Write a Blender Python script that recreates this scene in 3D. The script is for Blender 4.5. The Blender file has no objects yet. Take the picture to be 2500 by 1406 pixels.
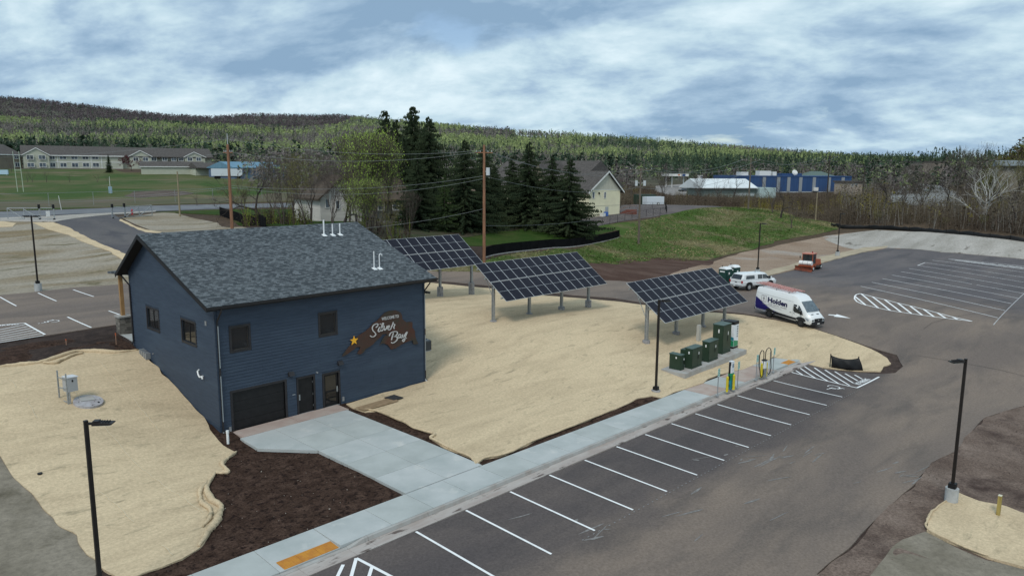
import bpy, math, random
import numpy as np
from mathutils import Vector, Matrix, geometry
random.seed(7); np.random.seed(7)
sc = bpy.context.scene
col = sc.collection
R_ = math.radians

# ------------------------------------------------------------------ camera
FPX, PITCH, ROLL, CAMH, YAW = 1803.9, .1585, .0058, 14.5117, .8068
cp, sp = math.cos(PITCH), math.sin(PITCH)
_F = np.array([0, cp, -sp]); _U = np.array([0, sp, cp]); _R = np.array([1., 0, 0])
_R, _U = math.cos(ROLL)*_R + math.sin(ROLL)*_U, -math.sin(ROLL)*_R + math.cos(ROLL)*_U
_M = np.array([[math.cos(YAW), math.sin(YAW), 0], [-math.sin(YAW), math.cos(YAW), 0], [0, 0, 1]])
F, R, U = _M@_F, _M@_R, _M@_U
CAM = np.array([0, 0, CAMH])
cam = bpy.data.cameras.new('camera'); camo = bpy.data.objects.new('camera', cam); col.objects.link(camo)
m = Matrix(((R[0], U[0], -F[0], 0), (R[1], U[1], -F[1], 0), (R[2], U[2], -F[2], CAMH), (0, 0, 0, 1)))
camo.matrix_world = m
cam.sensor_width = 36; cam.lens = FPX/2500*36; cam.clip_end = 30000; cam.clip_start = .3
sc.camera = camo

# ------------------------------------------------------------------ light and sky
SUN_EL, SUN_AZ = R_(48), R_(205)          # azimuth of the direction towards the sun, from +X, counter-clockwise
world = bpy.data.worlds.new('World'); sc.world = world; world.use_nodes = True
nt = world.node_tree; N = nt.nodes; L = nt.links; N.clear()
out = N.new('ShaderNodeOutputWorld'); bg = N.new('ShaderNodeBackground')
sky = N.new('ShaderNodeTexSky'); sky.sky_type = 'NISHITA'; sky.sun_disc = False
sky.sun_elevation = SUN_EL; sky.sun_rotation = math.pi/2 - SUN_AZ; sky.altitude = 300; sky.air_density = 1.0; sky.dust_density = .6; sky.ozone_density = 1.5
tc = N.new('ShaderNodeTexCoord')
def wm(op, a, b=None, c=None):
    n = N.new('ShaderNodeMath'); n.operation = op
    for i, x in enumerate((a, b, c)):
        if x is None: continue
        if isinstance(x, (int, float)): n.inputs[i].default_value = x
        else: L.new(x, n.inputs[i])
    return n.outputs[0]
sep = N.new('ShaderNodeSeparateXYZ'); L.new(tc.outputs['Generated'], sep.inputs[0])
zz = wm('ADD', wm('MAXIMUM', sep.outputs[2], 0.0), .36)
# cloud deck: direction projected on a plane overhead, axes along / across the view of the ridge
ca, sa = math.cos(-YAW), math.sin(-YAW)
px_ = wm('DIVIDE', sep.outputs[0], zz); py_ = wm('DIVIDE', sep.outputs[1], zz)
across = wm('SUBTRACT', wm('MULTIPLY', px_, math.cos(YAW)), wm('MULTIPLY', py_, math.sin(YAW)))
along = wm('ADD', wm('MULTIPLY', px_, math.sin(YAW)), wm('MULTIPLY', py_, math.cos(YAW)))
def cloudnoise(sx, sy, scale, det, rough, dist, off, sh=0.):
    cb = N.new('ShaderNodeCombineXYZ')
    L.new(wm('MULTIPLY', across, sx), cb.inputs[0]); L.new(wm('ADD', wm('ADD', wm('MULTIPLY', along, sy), sh), wm('MULTIPLY', across, .16)), cb.inputs[1]); cb.inputs[2].default_value = off
    n = N.new('ShaderNodeTexNoise'); n.inputs['Scale'].default_value = scale; n.inputs['Detail'].default_value = det
    n.inputs['Roughness'].default_value = rough; n.inputs['Distortion'].default_value = dist
    L.new(cb.outputs[0], n.inputs['Vector']); return n.outputs['Fac']
n1 = cloudnoise(.8, 1.0, 2.3, 9, .56, .25, 3.3)
n2 = cloudnoise(1.0, 1.1, 5.5, 8, .62, .2, 9.1)
n3 = cloudnoise(.8, .8, .42, 2, .5, 0, 5.7)
n1b = cloudnoise(.8, 1.0, 2.3, 9, .56, .25, 3.3, .07); n2b = cloudnoise(1.0, 1.1, 5.5, 8, .62, .2, 9.1, .035)
lit = wm('ADD', wm('MULTIPLY', wm('SUBTRACT', n1b, n1), .85), wm('MULTIPLY', wm('SUBTRACT', n2b, n2), .20))
s = wm('ADD', lit, wm('ADD', wm('MULTIPLY', n1, .60), wm('ADD', wm('MULTIPLY', n2, .15), wm('MULTIPLY', n3, .40))))
ramp = N.new('ShaderNodeValToRGB'); L.new(s, ramp.inputs[0])
el = ramp.color_ramp.elements
def lin(c): return tuple(((x/255)/12.92 if x/255 <= .04045 else ((x/255+.055)/1.055)**2.4) for x in c) + (1,)
el[0].position = .45; el[0].color = lin((128, 156, 182))
el[1].position = .76; el[1].color = lin((226, 236, 240))
for p_, c_ in ((.52, (154, 179, 200)), (.58, (180, 203, 215)), (.65, (203, 221, 229))):
    e = el.new(p_); e.color = lin(c_)
# thin gaps where blue shows
gap = N.new('ShaderNodeMapRange'); L.new(n1, gap.inputs[0]); gap.inputs[1].default_value = .36; gap.inputs[2].default_value = .27; gap.inputs[3].default_value = 0; gap.inputs[4].default_value = .7
skm = N.new('ShaderNodeVectorMath'); skm.operation = 'SCALE'; L.new(sky.outputs[0], skm.inputs[0]); skm.inputs[3].default_value = .95
clm = N.new('ShaderNodeVectorMath'); clm.operation = 'SCALE'; L.new(ramp.outputs[0], clm.inputs[0]); clm.inputs[3].default_value = 9.6
mx = N.new('ShaderNodeMix'); mx.data_type = 'RGBA'
L.new(gap.outputs[0], mx.inputs[0]); L.new(clm.outputs[0], mx.inputs[6]); L.new(skm.outputs[0], mx.inputs[7])
L.new(mx.outputs[2], bg.inputs[0]); bg.inputs[1].default_value = .1
L.new(bg.outputs[0], out.inputs[0])
world.cycles.sampling_method = 'MANUAL'; world.cycles.sample_map_resolution = 512
sl = bpy.data.lights.new('sun', 'SUN'); sl.energy = 1.25; sl.angle = R_(14); sl.color = (1, .95, .88)
so = bpy.data.objects.new('sun', sl); col.objects.link(so)
sd = Vector((math.cos(SUN_AZ)*math.cos(SUN_EL), math.sin(SUN_AZ)*math.cos(SUN_EL), math.sin(SUN_EL)))
so.rotation_euler = sd.to_track_quat('Z', 'Y').to_euler(); so.location = (0, 0, 60)
sc.view_settings.view_transform = 'Standard'; sc.view_settings.look = 'None'; sc.view_settings.exposure = 0.36; sc.view_settings.gamma = 1
sc.view_settings.use_curve_mapping = False

# ------------------------------------------------------------------ materials
MATS = {}
def mat(name, c1, c2=None, scale=1.0, detail=4, rough=.8, bump=0, bscale=None, metal=0, lo=.4, hi=.6, spec=.3, stretch=None, c3=None, scale3=.2, lo3=.5, hi3=.65, attr=None, alpha=None, distort=0, grain=None):
    if name in MATS: return MATS[name]
    mt = bpy.data.materials.new(name); mt.use_nodes = True; n = mt.node_tree.nodes; l = mt.node_tree.links
    b = n['Principled BSDF']; b.inputs['Roughness'].default_value = rough; b.inputs['Metallic'].default_value = metal
    b.inputs['Specular IOR Level'].default_value = spec
    A = lin(c1) if max(c1) > 1 else tuple(c1)+(1,)
    b.inputs['Base Color'].default_value = A
    t = n.new('ShaderNodeTexCoord'); vec = t.outputs['Object']
    if stretch:
        mp = n.new('ShaderNodeMapping'); mp.inputs['Scale'].default_value = stretch; l.new(vec, mp.inputs[0]); vec = mp.outputs[0]
    def noisefac(sc_, lo_, hi_, det=detail):
        x = n.new('ShaderNodeTexNoise'); x.inputs['Scale'].default_value = sc_; x.inputs['Detail'].default_value = det; x.inputs['Roughness'].default_value = .6
        x.inputs['Distortion'].default_value = distort
        l.new(vec, x.inputs['Vector']); r = n.new('ShaderNodeMapRange'); r.inputs[1].default_value = lo_; r.inputs[2].default_value = hi_; l.new(x.outputs['Fac'], r.inputs[0]); return r.outputs[0]
    cur = None
    if c2 is not None:
        B = lin(c2) if max(c2) > 1 else tuple(c2)+(1,)
        mxn = n.new('ShaderNodeMix'); mxn.data_type = 'RGBA'; mxn.inputs[6].default_value = A; mxn.inputs[7].default_value = B
        l.new(noisefac(scale, lo, hi), mxn.inputs[0]); cur = mxn.outputs[2]
    if attr:
        a = n.new('ShaderNodeAttribute'); a.attribute_name = attr
        if cur is None: cur = a.outputs['Color']
        else:
            mm = n.new('ShaderNodeMix'); mm.data_type = 'RGBA'; mm.blend_type = 'MULTIPLY'; mm.inputs[0].default_value = 1; l.new(cur, mm.inputs[6]); l.new(a.outputs['Color'], mm.inputs[7]); cur = mm.outputs[2]
    if c3 is not None:
        B = lin(c3) if max(c3) > 1 else tuple(c3)+(1,)
        mxn = n.new('ShaderNodeMix'); mxn.data_type = 'RGBA'; mxn.inputs[7].default_value = B
        if cur is not None: l.new(cur, mxn.inputs[6])
        else: mxn.inputs[6].default_value = A
        l.new(noisefac(scale3, lo3, hi3, 5), mxn.inputs[0]); cur = mxn.outputs[2]
    if grain:
        x = n.new('ShaderNodeTexNoise'); x.inputs['Scale'].default_value = grain[0]; x.inputs['Detail'].default_value = 3; x.inputs['Roughness'].default_value = .75; l.new(t.outputs['Object'], x.inputs['Vector'])
        r = n.new('ShaderNodeMapRange'); r.inputs[1].default_value = .3; r.inputs[2].default_value = .7; r.inputs[3].default_value = 1-grain[1]; r.inputs[4].default_value = 1+grain[1]; l.new(x.outputs['Fac'], r.inputs[0])
        vs = n.new('ShaderNodeVectorMath'); vs.operation = 'SCALE'; l.new(r.outputs[0], vs.inputs[3])
        if cur is not None: l.new(cur, vs.inputs[0])
        else: vs.inputs[0].default_value = A[:3]
        cur = vs.outputs[0]
    if cur is not None: l.new(cur, b.inputs['Base Color'])
    if bump:
        x = n.new('ShaderNodeTexNoise'); x.inputs['Scale'].default_value = bscale or scale*4; x.inputs['Detail'].default_value = 5
        l.new(vec, x.inputs['Vector']); bp = n.new('ShaderNodeBump'); bp.inputs['Strength'].default_value = .6; bp.inputs['Distance'].default_value = bump
        l.new(x.outputs['Fac'], bp.inputs['Height']); l.new(bp.outputs[0], b.inputs['Normal'])
    MATS[name] = mt; return mt

# ------------------------------------------------------------------ helpers
class MB:
    def __init__(s): s.v = []; s.f = []; s.mi = []
    def quad(s, a, b, c, d, m=0):
        i = len(s.v); s.v += [tuple(a), tuple(b), tuple(c), tuple(d)]; s.f.append((i, i+1, i+2, i+3)); s.mi.append(m); return s
    def poly(s, pts, m=0):
        i = len(s.v); s.v += [tuple(p) for p in pts]; s.f.append(tuple(range(i, i+len(pts)))); s.mi.append(m); return s
    def box(s, x0, y0, z0, x1, y1, z1, m=0):
        if x0 > x1: x0, x1 = x1, x0
        if y0 > y1: y0, y1 = y1, y0
        if z0 > z1: z0, z1 = z1, z0
        i = len(s.v); s.v += [(x, y, z) for z in (z0, z1) for y in (y0, y1) for x in (x0, x1)]
        for q in ((0, 2, 3, 1), (4, 5, 7, 6), (0, 1, 5, 4), (1, 3, 7, 5), (3, 2, 6, 7), (2, 0, 4, 6)): s.f.append(tuple(i+k for k in q)); s.mi.append(m)
        return s
    def hexa(s, p, m=0):     # 8 points: bottom 4 ccw, top 4 ccw
        i = len(s.v); s.v += [tuple(map(float, q)) for q in p]
        for q in ((0, 3, 2, 1), (4, 5, 6, 7), (0, 1, 5, 4), (1, 2, 6, 5), (2, 3, 7, 6), (3, 0, 4, 7)): s.f.append(tuple(i+k for k in q)); s.mi.append(m)
        return s
    def tube(s, p0, p1, r0, r1=None, n=8, m=0, cap=True):
        r1 = r0 if r1 is None else r1; p0 = Vector(p0); p1 = Vector(p1); d = (p1-p0)
        if d.length < 1e-6: return s
        d.normalize(); a = d.orthogonal().normalized(); b = d.cross(a); i = len(s.v)
        for p, r in ((p0, r0), (p1, r1)):
            for k in range(n):
                t = 2*math.pi*k/n; s.v.append(tuple(p + a*(r*math.cos(t)) + b*(r*math.sin(t))))
        for k in range(n): s.f.append((i+k, i+(k+1) % n, i+n+(k+1) % n, i+n+k)); s.mi.append(m)
        if cap: s.f.append(tuple(i+k for k in reversed(range(n)))); s.f.append(tuple(i+n+k for k in range(n))); s.mi += [m, m]
        return s
    def path(s, pts, r, n=6, m=0):
        pts = [Vector(p) for p in pts]; i = len(s.v); K = len(pts); prev = None
        for j, p in enumerate(pts):
            d = (pts[min(j+1, K-1)]-pts[max(j-1, 0)]).normalized()
            a = d.orthogonal().normalized() if prev is None else (prev - d*prev.dot(d)).normalized()
            prev = a; b = d.cross(a); rr = r(j/(K-1)) if callable(r) else r
            for k in range(n):
                t = 2*math.pi*k/n; s.v.append(tuple(p + a*(rr*math.cos(t)) + b*(rr*math.sin(t))))
        for j in range(K-1):
            for k in range(n): s.f.append((i+j*n+k, i+j*n+(k+1) % n, i+(j+1)*n+(k+1) % n, i+(j+1)*n+k)); s.mi.append(m)
        s.f.append(tuple(i+k for k in reversed(range(n)))); s.f.append(tuple(i+(K-1)*n+k for k in range(n))); s.mi += [m, m]
        return s
    def prism(s, pts, vec, m=0):   # planar polygon extruded along vec (concave outline allowed)
        K = len(pts); i = len(s.v); vec = Vector(vec)
        P = [Vector(p) for p in pts]; s.v += [tuple(p) for p in P] + [tuple(p+vec) for p in P]
        tri = geometry.tessellate_polygon([P])
        for t in tri: s.f.append(tuple(i+k for k in t)); s.f.append(tuple(i+K+k for k in reversed(t))); s.mi += [m, m]
        for k in range(K): s.f.append((i+k, i+(k+1) % K, i+K+(k+1) % K, i+K+k)); s.mi.append(m)
        return s
    def loft(s, rings, m=0, close=True):
        n = len(rings[0]); i = len(s.v)
        for r in rings: s.v += [tuple(p) for p in r]
        for j in range(len(rings)-1):
            for k in range(n): s.f.append((i+j*n+k, i+j*n+(k+1) % n, i+(j+1)*n+(k+1) % n, i+(j+1)*n+k)); s.mi.append(m)
        if close: s.f.append(tuple(i+k for k in reversed(range(n)))); s.f.append(tuple(i+(len(rings)-1)*n+k for k in range(n))); s.mi += [m, m]
        return s
    def mesh(s, name, mats, smooth=False):
        me = bpy.data.meshes.new(name); me.from_pydata(s.v, [], s.f)
        for q in (mats if isinstance(mats, (list, tuple)) else [mats]): me.materials.append(q)
        if isinstance(mats, (list, tuple)) and len(mats) > 1: me.polygons.foreach_set('material_index', s.mi)
        if smooth: me.shade_smooth() if smooth is True else (me.shade_smooth(), None)
        me.update(); return me
    def build(s, name, mats, parent=None, loc=None, rot=None, smooth=False, world=None, bevel=0):
        # world: the parent's location when vertices were given in world coordinates
        if world is not None: s.v = [(a-world[0], b-world[1], c-world[2]) for a, b, c in s.v]
        me = s.mesh(name, mats, smooth); o = bpy.data.objects.new(name, me); col.objects.link(o)
        import bmesh
        bmm = bmesh.new(); bmm.from_mesh(me); bmesh.ops.recalc_face_normals(bmm, faces=bmm.faces)
        if bevel: bmesh.ops.bevel(bmm, geom=list(bmm.edges), offset=bevel, segments=2, affect='EDGES', clamp_overlap=True)
        bmm.to_mesh(me); bmm.free()
        if smooth and smooth is not True: me.set_sharp_from_angle(angle=smooth)
        if parent is not None: o.parent = parent
        if loc is not None: o.location = loc
        if rot is not None: o.rotation_euler = rot
        return o
def tag(o, label=None, cat=None, group=None, kind=None):
    if label: o['label'] = label
    if cat: o['category'] = cat
    if group: o['group'] = group
    if kind: o['kind'] = kind
    return o
def thing(name, label, cat, loc=(0, 0, 0), rz=0, group=None):
    o = bpy.data.objects.new(name, None); col.objects.link(o); o.location = loc; o.rotation_euler = (0, 0, rz); o.empty_display_size = .3
    return tag(o, label, cat, group)
def copy_tree(o, parent=None):
    kids = list(o.children); c = o.copy(); col.objects.link(c); c.parent = parent
    for k in kids: copy_tree(k, c)
    return c
def np_mesh(name, V, T, mats, cols=None, parent=None, mi=None):
    me = bpy.data.meshes.new(name); V = np.asarray(V, np.float32); T = np.asarray(T, np.int32)
    me.vertices.add(len(V)); me.vertices.foreach_set('co', V.ravel()); me.loops.add(T.size); me.loops.foreach_set('vertex_index', T.ravel())
    k = T.shape[1]; me.polygons.add(len(T)); me.polygons.foreach_set('loop_start', np.arange(0, T.size, k, dtype=np.int32))
    for q in (mats if isinstance(mats, (list, tuple)) else [mats]): me.materials.append(q)
    if mi is not None: me.polygons.foreach_set('material_index', np.asarray(mi, np.int32))
    if cols is not None:
        a = me.color_attributes.new('tint', 'FLOAT_COLOR', 'POINT'); c4 = np.ones((len(V), 4), np.float32); c4[:, :3] = cols; a.data.foreach_set('color', c4.ravel())
    me.update(calc_edges=True); me.validate()
    o = bpy.data.objects.new(name, me); col.objects.link(o)
    if parent: o.parent = parent
    return o

# ------------------------------------------------------------------ terrain heights
def ray(x, y): return F + R*((x-1250)/FPX) + U*((703-y)/FPX)
def A(x, y, z): d = ray(x, y); return CAM + d*((z-CAMH)/d[2])            # point of the view line at height z
def D(x, y, dd): return CAM + ray(x, y)*dd                                # point at a given distance ahead
def atY(x, y, Y): d = ray(x, y); return CAM + d*(Y/d[1])
def atX(x, y, X): d = ray(x, y); return CAM + d*(X/d[0])
def lot(X, Y): return (X-16)*-.0118 + (Y-22)*.0308
ctrl = []
for X in (-25, -10, 5, 20, 35, 50, 62):
    for Y in (-12, 0, 8, 15, 22): ctrl.append((X, Y, lot(X, Y)))
for X in (-10, 0, 10, 20, 30, 40, 50, 56): ctrl.append((X, 25.2, lot(X, 22.2)+.12))
ctrl += [(17, 37.9, .08), (24, 37.9, .08), (31.2, 38, .0), (21, 31, .08), (27, 32, .12), (12, 30, .1), (36, 32, .45), (40, 38, 1.1), (36, 40, .8), (45, 36, 1.2),
         (16.9, 40.1, .42), (16.9, 42.7, 1.3), (16.9, 45.5, 2.15), (16.9, 49, 2.85), (16.9, 50.8, 3.25),
         (24, 42, .8), (24, 50, 3.1), (32.5, 41, .6), (33, 45, 1.5), (33, 50, 2.5)]
for X in (-25, -10, 0, 10): ctrl += [(X, 30, .15), (X, 34, .45), (X, 39, 1.2), (X, 44, 2.2), (X, 49.5, 3.0), (X, 53, 3.1)]
for X in (-30, -15, 0, 15, 28): ctrl += [(X, 57, 3.15), (X, 66, 3.2), (X, 74, 3.35)]
ctrl += [(42.6, 43, 2.0), (47, 43, 2.0), (51.6, 43, 1.72), (55.5, 43, 1.35), (48.7, 31.85, .96), (53.1, 31.85, .96), (57.5, 31.85, .95), (61.5, 31.85, .85),
         (46.7, 54.4, 2.18), (50.8, 54.4, 1.85), (40, 52, 2.4), (40, 60, 2.6), (46, 27.5, .25), (53, 28, .2), (60, 25, -.1), (68, 29, .4), (67, 24, .1), (75, 35, .7), (83, 39, .75)]
P3 = lambda p: ctrl.append(tuple(float(q) for q in p))
for q in [(1260, 685, 1.7), (1080, 675, 2.1), (1400, 700, 1.4), (1560, 710, 1.15), (1640, 730, 1.0), (1849, 672, .9), (2044, 627, .9), (1700, 660, 1.2), (2101, 700, .8), (2220, 657, .9), (2436, 777, .6),
          (2500, 640, 1.0), (2170, 604, 1.0), (2300, 720, .8), (2600, 900, -.2), (2500, 850, .1), (150, 610, 4.9), (60, 565, 6.2), (200, 540, 6.9), (350, 535, 6.7), (250, 640, 4.3), (0, 660, 4.1), (450, 560, 5.6), (0, 525, 7.2),
          (300, 512, 7.2), (600, 502, 7.3), (760, 498, 7.4), (-200, 540, 7), (540, 575, 4.4)]: P3(A(*q))
for q in [(1183, 628, 94), (1350, 604, 112), (1512, 580, 131), (2050, 552, 160), (2280, 570, 138), (2500, 590, 124), (2300, 585, 130), (1520, 528, 150), (1700, 508, 165), (1850, 512, 175), (1900, 530, 160), (1980, 548, 160), (1600, 615, 125), (1480, 640, 112),
          (1750, 598, 133), (1600, 560, 140), (1750, 550, 150), (1150, 590, 106), (1020, 562, 125), (1300, 558, 126), (1380, 545, 140), (1100, 545, 140), (537, 528, 112), (650, 556, 92), (830, 540, 115), (960, 545, 118), (750, 545, 105),
          (300, 470, 160), (300, 440, 210), (250, 413, 268), (450, 419, 250), (600, 437, 200), (640, 440, 230), (0, 410, 262), (-200, 412, 260), (1700, 470, 300), (2000, 478, 300), (2300, 505, 220), (2430, 530, 150), (2200, 535, 170),
          (1600, 500, 205), (1450, 500, 190), (900, 450, 240), (1100, 470, 220), (100, 480, 150), (2600, 560, 150), (2600, 480, 260), (2800, 640, 120), (1250, 480, 220)]: P3(D(*q))
def skyl(px, tab): return np.interp(px, [t[0] for t in tab], [t[1] for t in tab])
BASE420 = [(-900, 400), (0, 398), (520, 402), (900, 418), (1250, 425), (1600, 440), (2000, 440), (2300, 425), (2600, 400), (3300, 390)]
for px in range(-1200, 3800, 350): P3(D(px, float(skyl(px, BASE420)), 420))
for X in range(-10, 58, 4): ctrl += [(X, 23.4, lot(X, 22.2)+.02), (X, 24.9, lot(X, 22.2)+.06)]
ctrl += [(44.8, 28.2, .3), (45.2, 26.4, .22), (55, 26.7, .22), (54, 28.6, .3)]
ctrl = np.array(ctrl); CC = 5.0
def phi(A_, B_): return np.sqrt(((A_[:, None, :2]-B_[None, :, :2])**2).sum(-1) + CC*CC)
Kc = phi(ctrl, ctrl); n_ = len(ctrl)
Pm = np.hstack([np.ones((n_, 1)), ctrl[:, :2]/100])
KK = np.zeros((n_+3, n_+3)); KK[:n_, :n_] = Kc - np.eye(n_)*1.2; KK[:n_, n_:] = Pm; KK[n_:, :n_] = Pm.T
WW = np.linalg.solve(KK, np.concatenate([ctrl[:, 2], np.zeros(3)]))
SKY1 = [(-1200, 268), (0, 279), (200, 285), (400, 289), (600, 300), (760, 305), (840, 300), (880, 281), (1000, 292), (1100, 300), (1200, 309), (1290, 316), (1380, 320), (1500, 328), (1600, 338), (1700, 346), (1850, 358), (2000, 370), (2100, 378), (2200, 382), (2350, 392), (2500, 400), (3400, 420)]
SKY2 = [(-1200, 236), (0, 243), (130, 253), (230, 265), (330, 278), (430, 290), (530, 295), (640, 288), (760, 291), (840, 290), (900, 300), (1000, 318), (3400, 455)]
def hillz(s_, d_):
    px = 1250 + s_/np.maximum(d_, 1)*FPX*.99
    def zz_(tab, dd): y = skyl(px, tab); c_ = (703-y)/FPX; lat = (px-1250)/FPX; return CAMH + dd*(F[2] + R[2]*lat + U[2]*c_)/(cp + sp*c_)
    z0 = zz_(BASE420, 420.); z1 = zz_(SKY1, 1300.)-9; z2 = zz_(SKY2, 2700.)-8
    u1 = np.clip((d_-420)/(1300-420), 0, 1); u2 = np.clip((d_-1300)/(1400), 0, 1); u3 = np.clip((d_-2700)/2000, 0, 1)
    e1 = u1**1.25
    return z0*(1-e1) + z1*e1*(1) + (z2-z1)*(u2*u2*(3-2*u2)) - u3*60
FL = np.array([F[0], F[1]]); FL /= np.hypot(*FL); RL = np.array([FL[1], -FL[0]])
def terr(X, Y):
    X = np.atleast_1d(np.asarray(X, float)); Y = np.atleast_1d(np.asarray(Y, float)); out_ = np.empty(X.shape)
    for i in range(0, len(X), 8192):
        a = X[i:i+8192]; b = Y[i:i+8192]; ab = np.stack([a, b], -1)
        d_ = ab@FL; s_ = ab@RL
        z = phi(ab, ctrl)@WW[:n_] + WW[n_] + WW[n_+1]*a/100 + WW[n_+2]*b/100
        w = np.clip((d_-360)/120, 0, 1); w = w*w*(3-2*w)
        if w.max() > 0: z = z*(1-w) + hillz(s_, d_)*w
        out_[i:i+8192] = z
    return out_
def tz(x, y): return float(terr(x, y)[0])
_ts = np.geomspace(12, 900, 1500)
def G(x, y, off=0.):       # where the view line first meets the ground
    d = ray(x, y); P = CAM[None]+d[None]*_ts[:, None]; h = P[:, 2]-terr(P[:, 0], P[:, 1])-off
    k = np.argmax(h < 0)
    if k == 0: k = len(_ts)-1
    a, b = _ts[k-1], _ts[k]; ha, hb = h[k-1], h[k]; t = a+(b-a)*ha/(ha-hb+1e-9); p = CAM+d*t
    return np.array([p[0], p[1], tz(p[0], p[1])])
def GP(lst): return [tuple(G(*q)[:2]) if len(q) == 2 else tuple(q[:2]) for q in lst]   # 2-tuples: view lines, 3-tuples: ground coordinates

# ------------------------------------------------------------------ ground sheet and hills
def vnoise(X, Y, sc_, seed=0):     # cheap smooth value noise on arrays
    rs = np.random.RandomState(seed); T_ = rs.rand(64, 64); x = X/sc_; y = Y/sc_; xi = np.floor(x).astype(int); yi = np.floor(y).astype(int)
    fx = x-xi; fy = y-yi; fx = fx*fx*(3-2*fx); fy = fy*fy*(3-2*fy); g = lambda a, b: T_[a % 64, b % 64]
    return (g(xi, yi)*(1-fx)+g(xi+1, yi)*fx)*(1-fy) + (g(xi, yi+1)*(1-fx)+g(xi+1, yi+1)*fx)*fy
tt = np.linspace(-1.15, 1.15, 330)
dr = [-45.]
while dr[-1] < 9000: dr.append(dr[-1] + max(.85, .012*dr[-1] if dr[-1] < 420 else .02*dr[-1]))
dr = np.array(dr); DD, TT = np.meshgrid(dr, tt, indexing='ij'); SS = TT*np.maximum(DD+38, 38)
GX = DD*FL[0]+SS*RL[0]; GY = DD*FL[1]+SS*RL[1]; GZ = terr(GX.ravel(), GY.ravel()).reshape(GX.shape)
# relief of the woods floor far off
GZ += np.where(DD > 450, (vnoise(SS, DD, 160, 3)-.5)*14*np.clip((DD-450)/500, 0, 1), 0)
# cut the ground away below the building's lower floor
inside = (GX > 17.3) & (GX < 30.8) & (GY > 38.5) & (GY < 50.0); GZ = np.where(inside, -.3, GZ)
nr, nc = GX.shape; idx = np.arange(nr*nc).reshape(nr, nc)
Q = np.stack([idx[:-1, :-1], idx[:-1, 1:], idx[1:, 1:], idx[1:, :-1]], -1).reshape(-1, 4)[:, ::-1]
base_col = np.zeros((nr*nc, 3)); dry = np.array(lin((88, 74, 60))[:3]); soil = np.array(lin((74, 62, 57))[:3]); wood = np.array(lin((92, 92, 78))[:3])
dq = DD.ravel()[:, None]; w1 = np.clip((dq-95)/30, 0, 1); w2 = np.clip((dq-300)/120, 0, 1)
nz = vnoise(GX.ravel(), GY.ravel(), 9, 5)[:, None]
base_col = (soil*(1-w1)+dry*w1)*(1-w2) + wood*w2; base_col *= (.75+.5*nz)
m_ground = mat('ground_soil', (1., 1., 1.), (.55, .55, .56), scale=1.4, detail=8, rough=.95, bump=.05, bscale=6, grain=(6, .3), attr='tint', lo=.35, hi=.65, spec=.1)
ground = np_mesh('ground', np.stack([GX.ravel(), GY.ravel(), GZ.ravel()], -1), Q, m_ground, cols=base_col); tag(ground, kind='structure'); ground.data.shade_smooth()

def densify(pts, step):
    o = []
    for i, a in enumerate(pts):
        b = pts[(i+1) % len(pts)]; n = max(1, int(math.hypot(b[0]-a[0], b[1]-a[1])/step))
        o += [(a[0]+(b[0]-a[0])*k/n, a[1]+(b[1]-a[1])*k/n) for k in range(n)]
    return o
def rough_edge(pts, amp, step, seed=1, freq=1.3):
    p = densify(pts, step); a = np.array(p); nx = vnoise(a[:, 0]+50, a[:, 1]+50, freq, seed)-.5; ny = vnoise(a[:, 0]+90, a[:, 1]+20, freq, seed+1)-.5
    return [(x+2*amp*u, y+2*amp*v) for (x, y), u, v in zip(p, nx, ny)]
def pinside(px, py, poly):
    r = np.zeros(len(px), bool); P = np.array(poly); x0, y0 = P[:, 0], P[:, 1]; x1, y1 = np.roll(x0, -1), np.roll(y0, -1)
    for a, b, c, d in zip(x0, y0, x1, y1):
        if b == d: continue
        r ^= ((b > py) != (d > py)) & (px < (c-a)*(py-b)/(d-b)+a)
    return r
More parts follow.
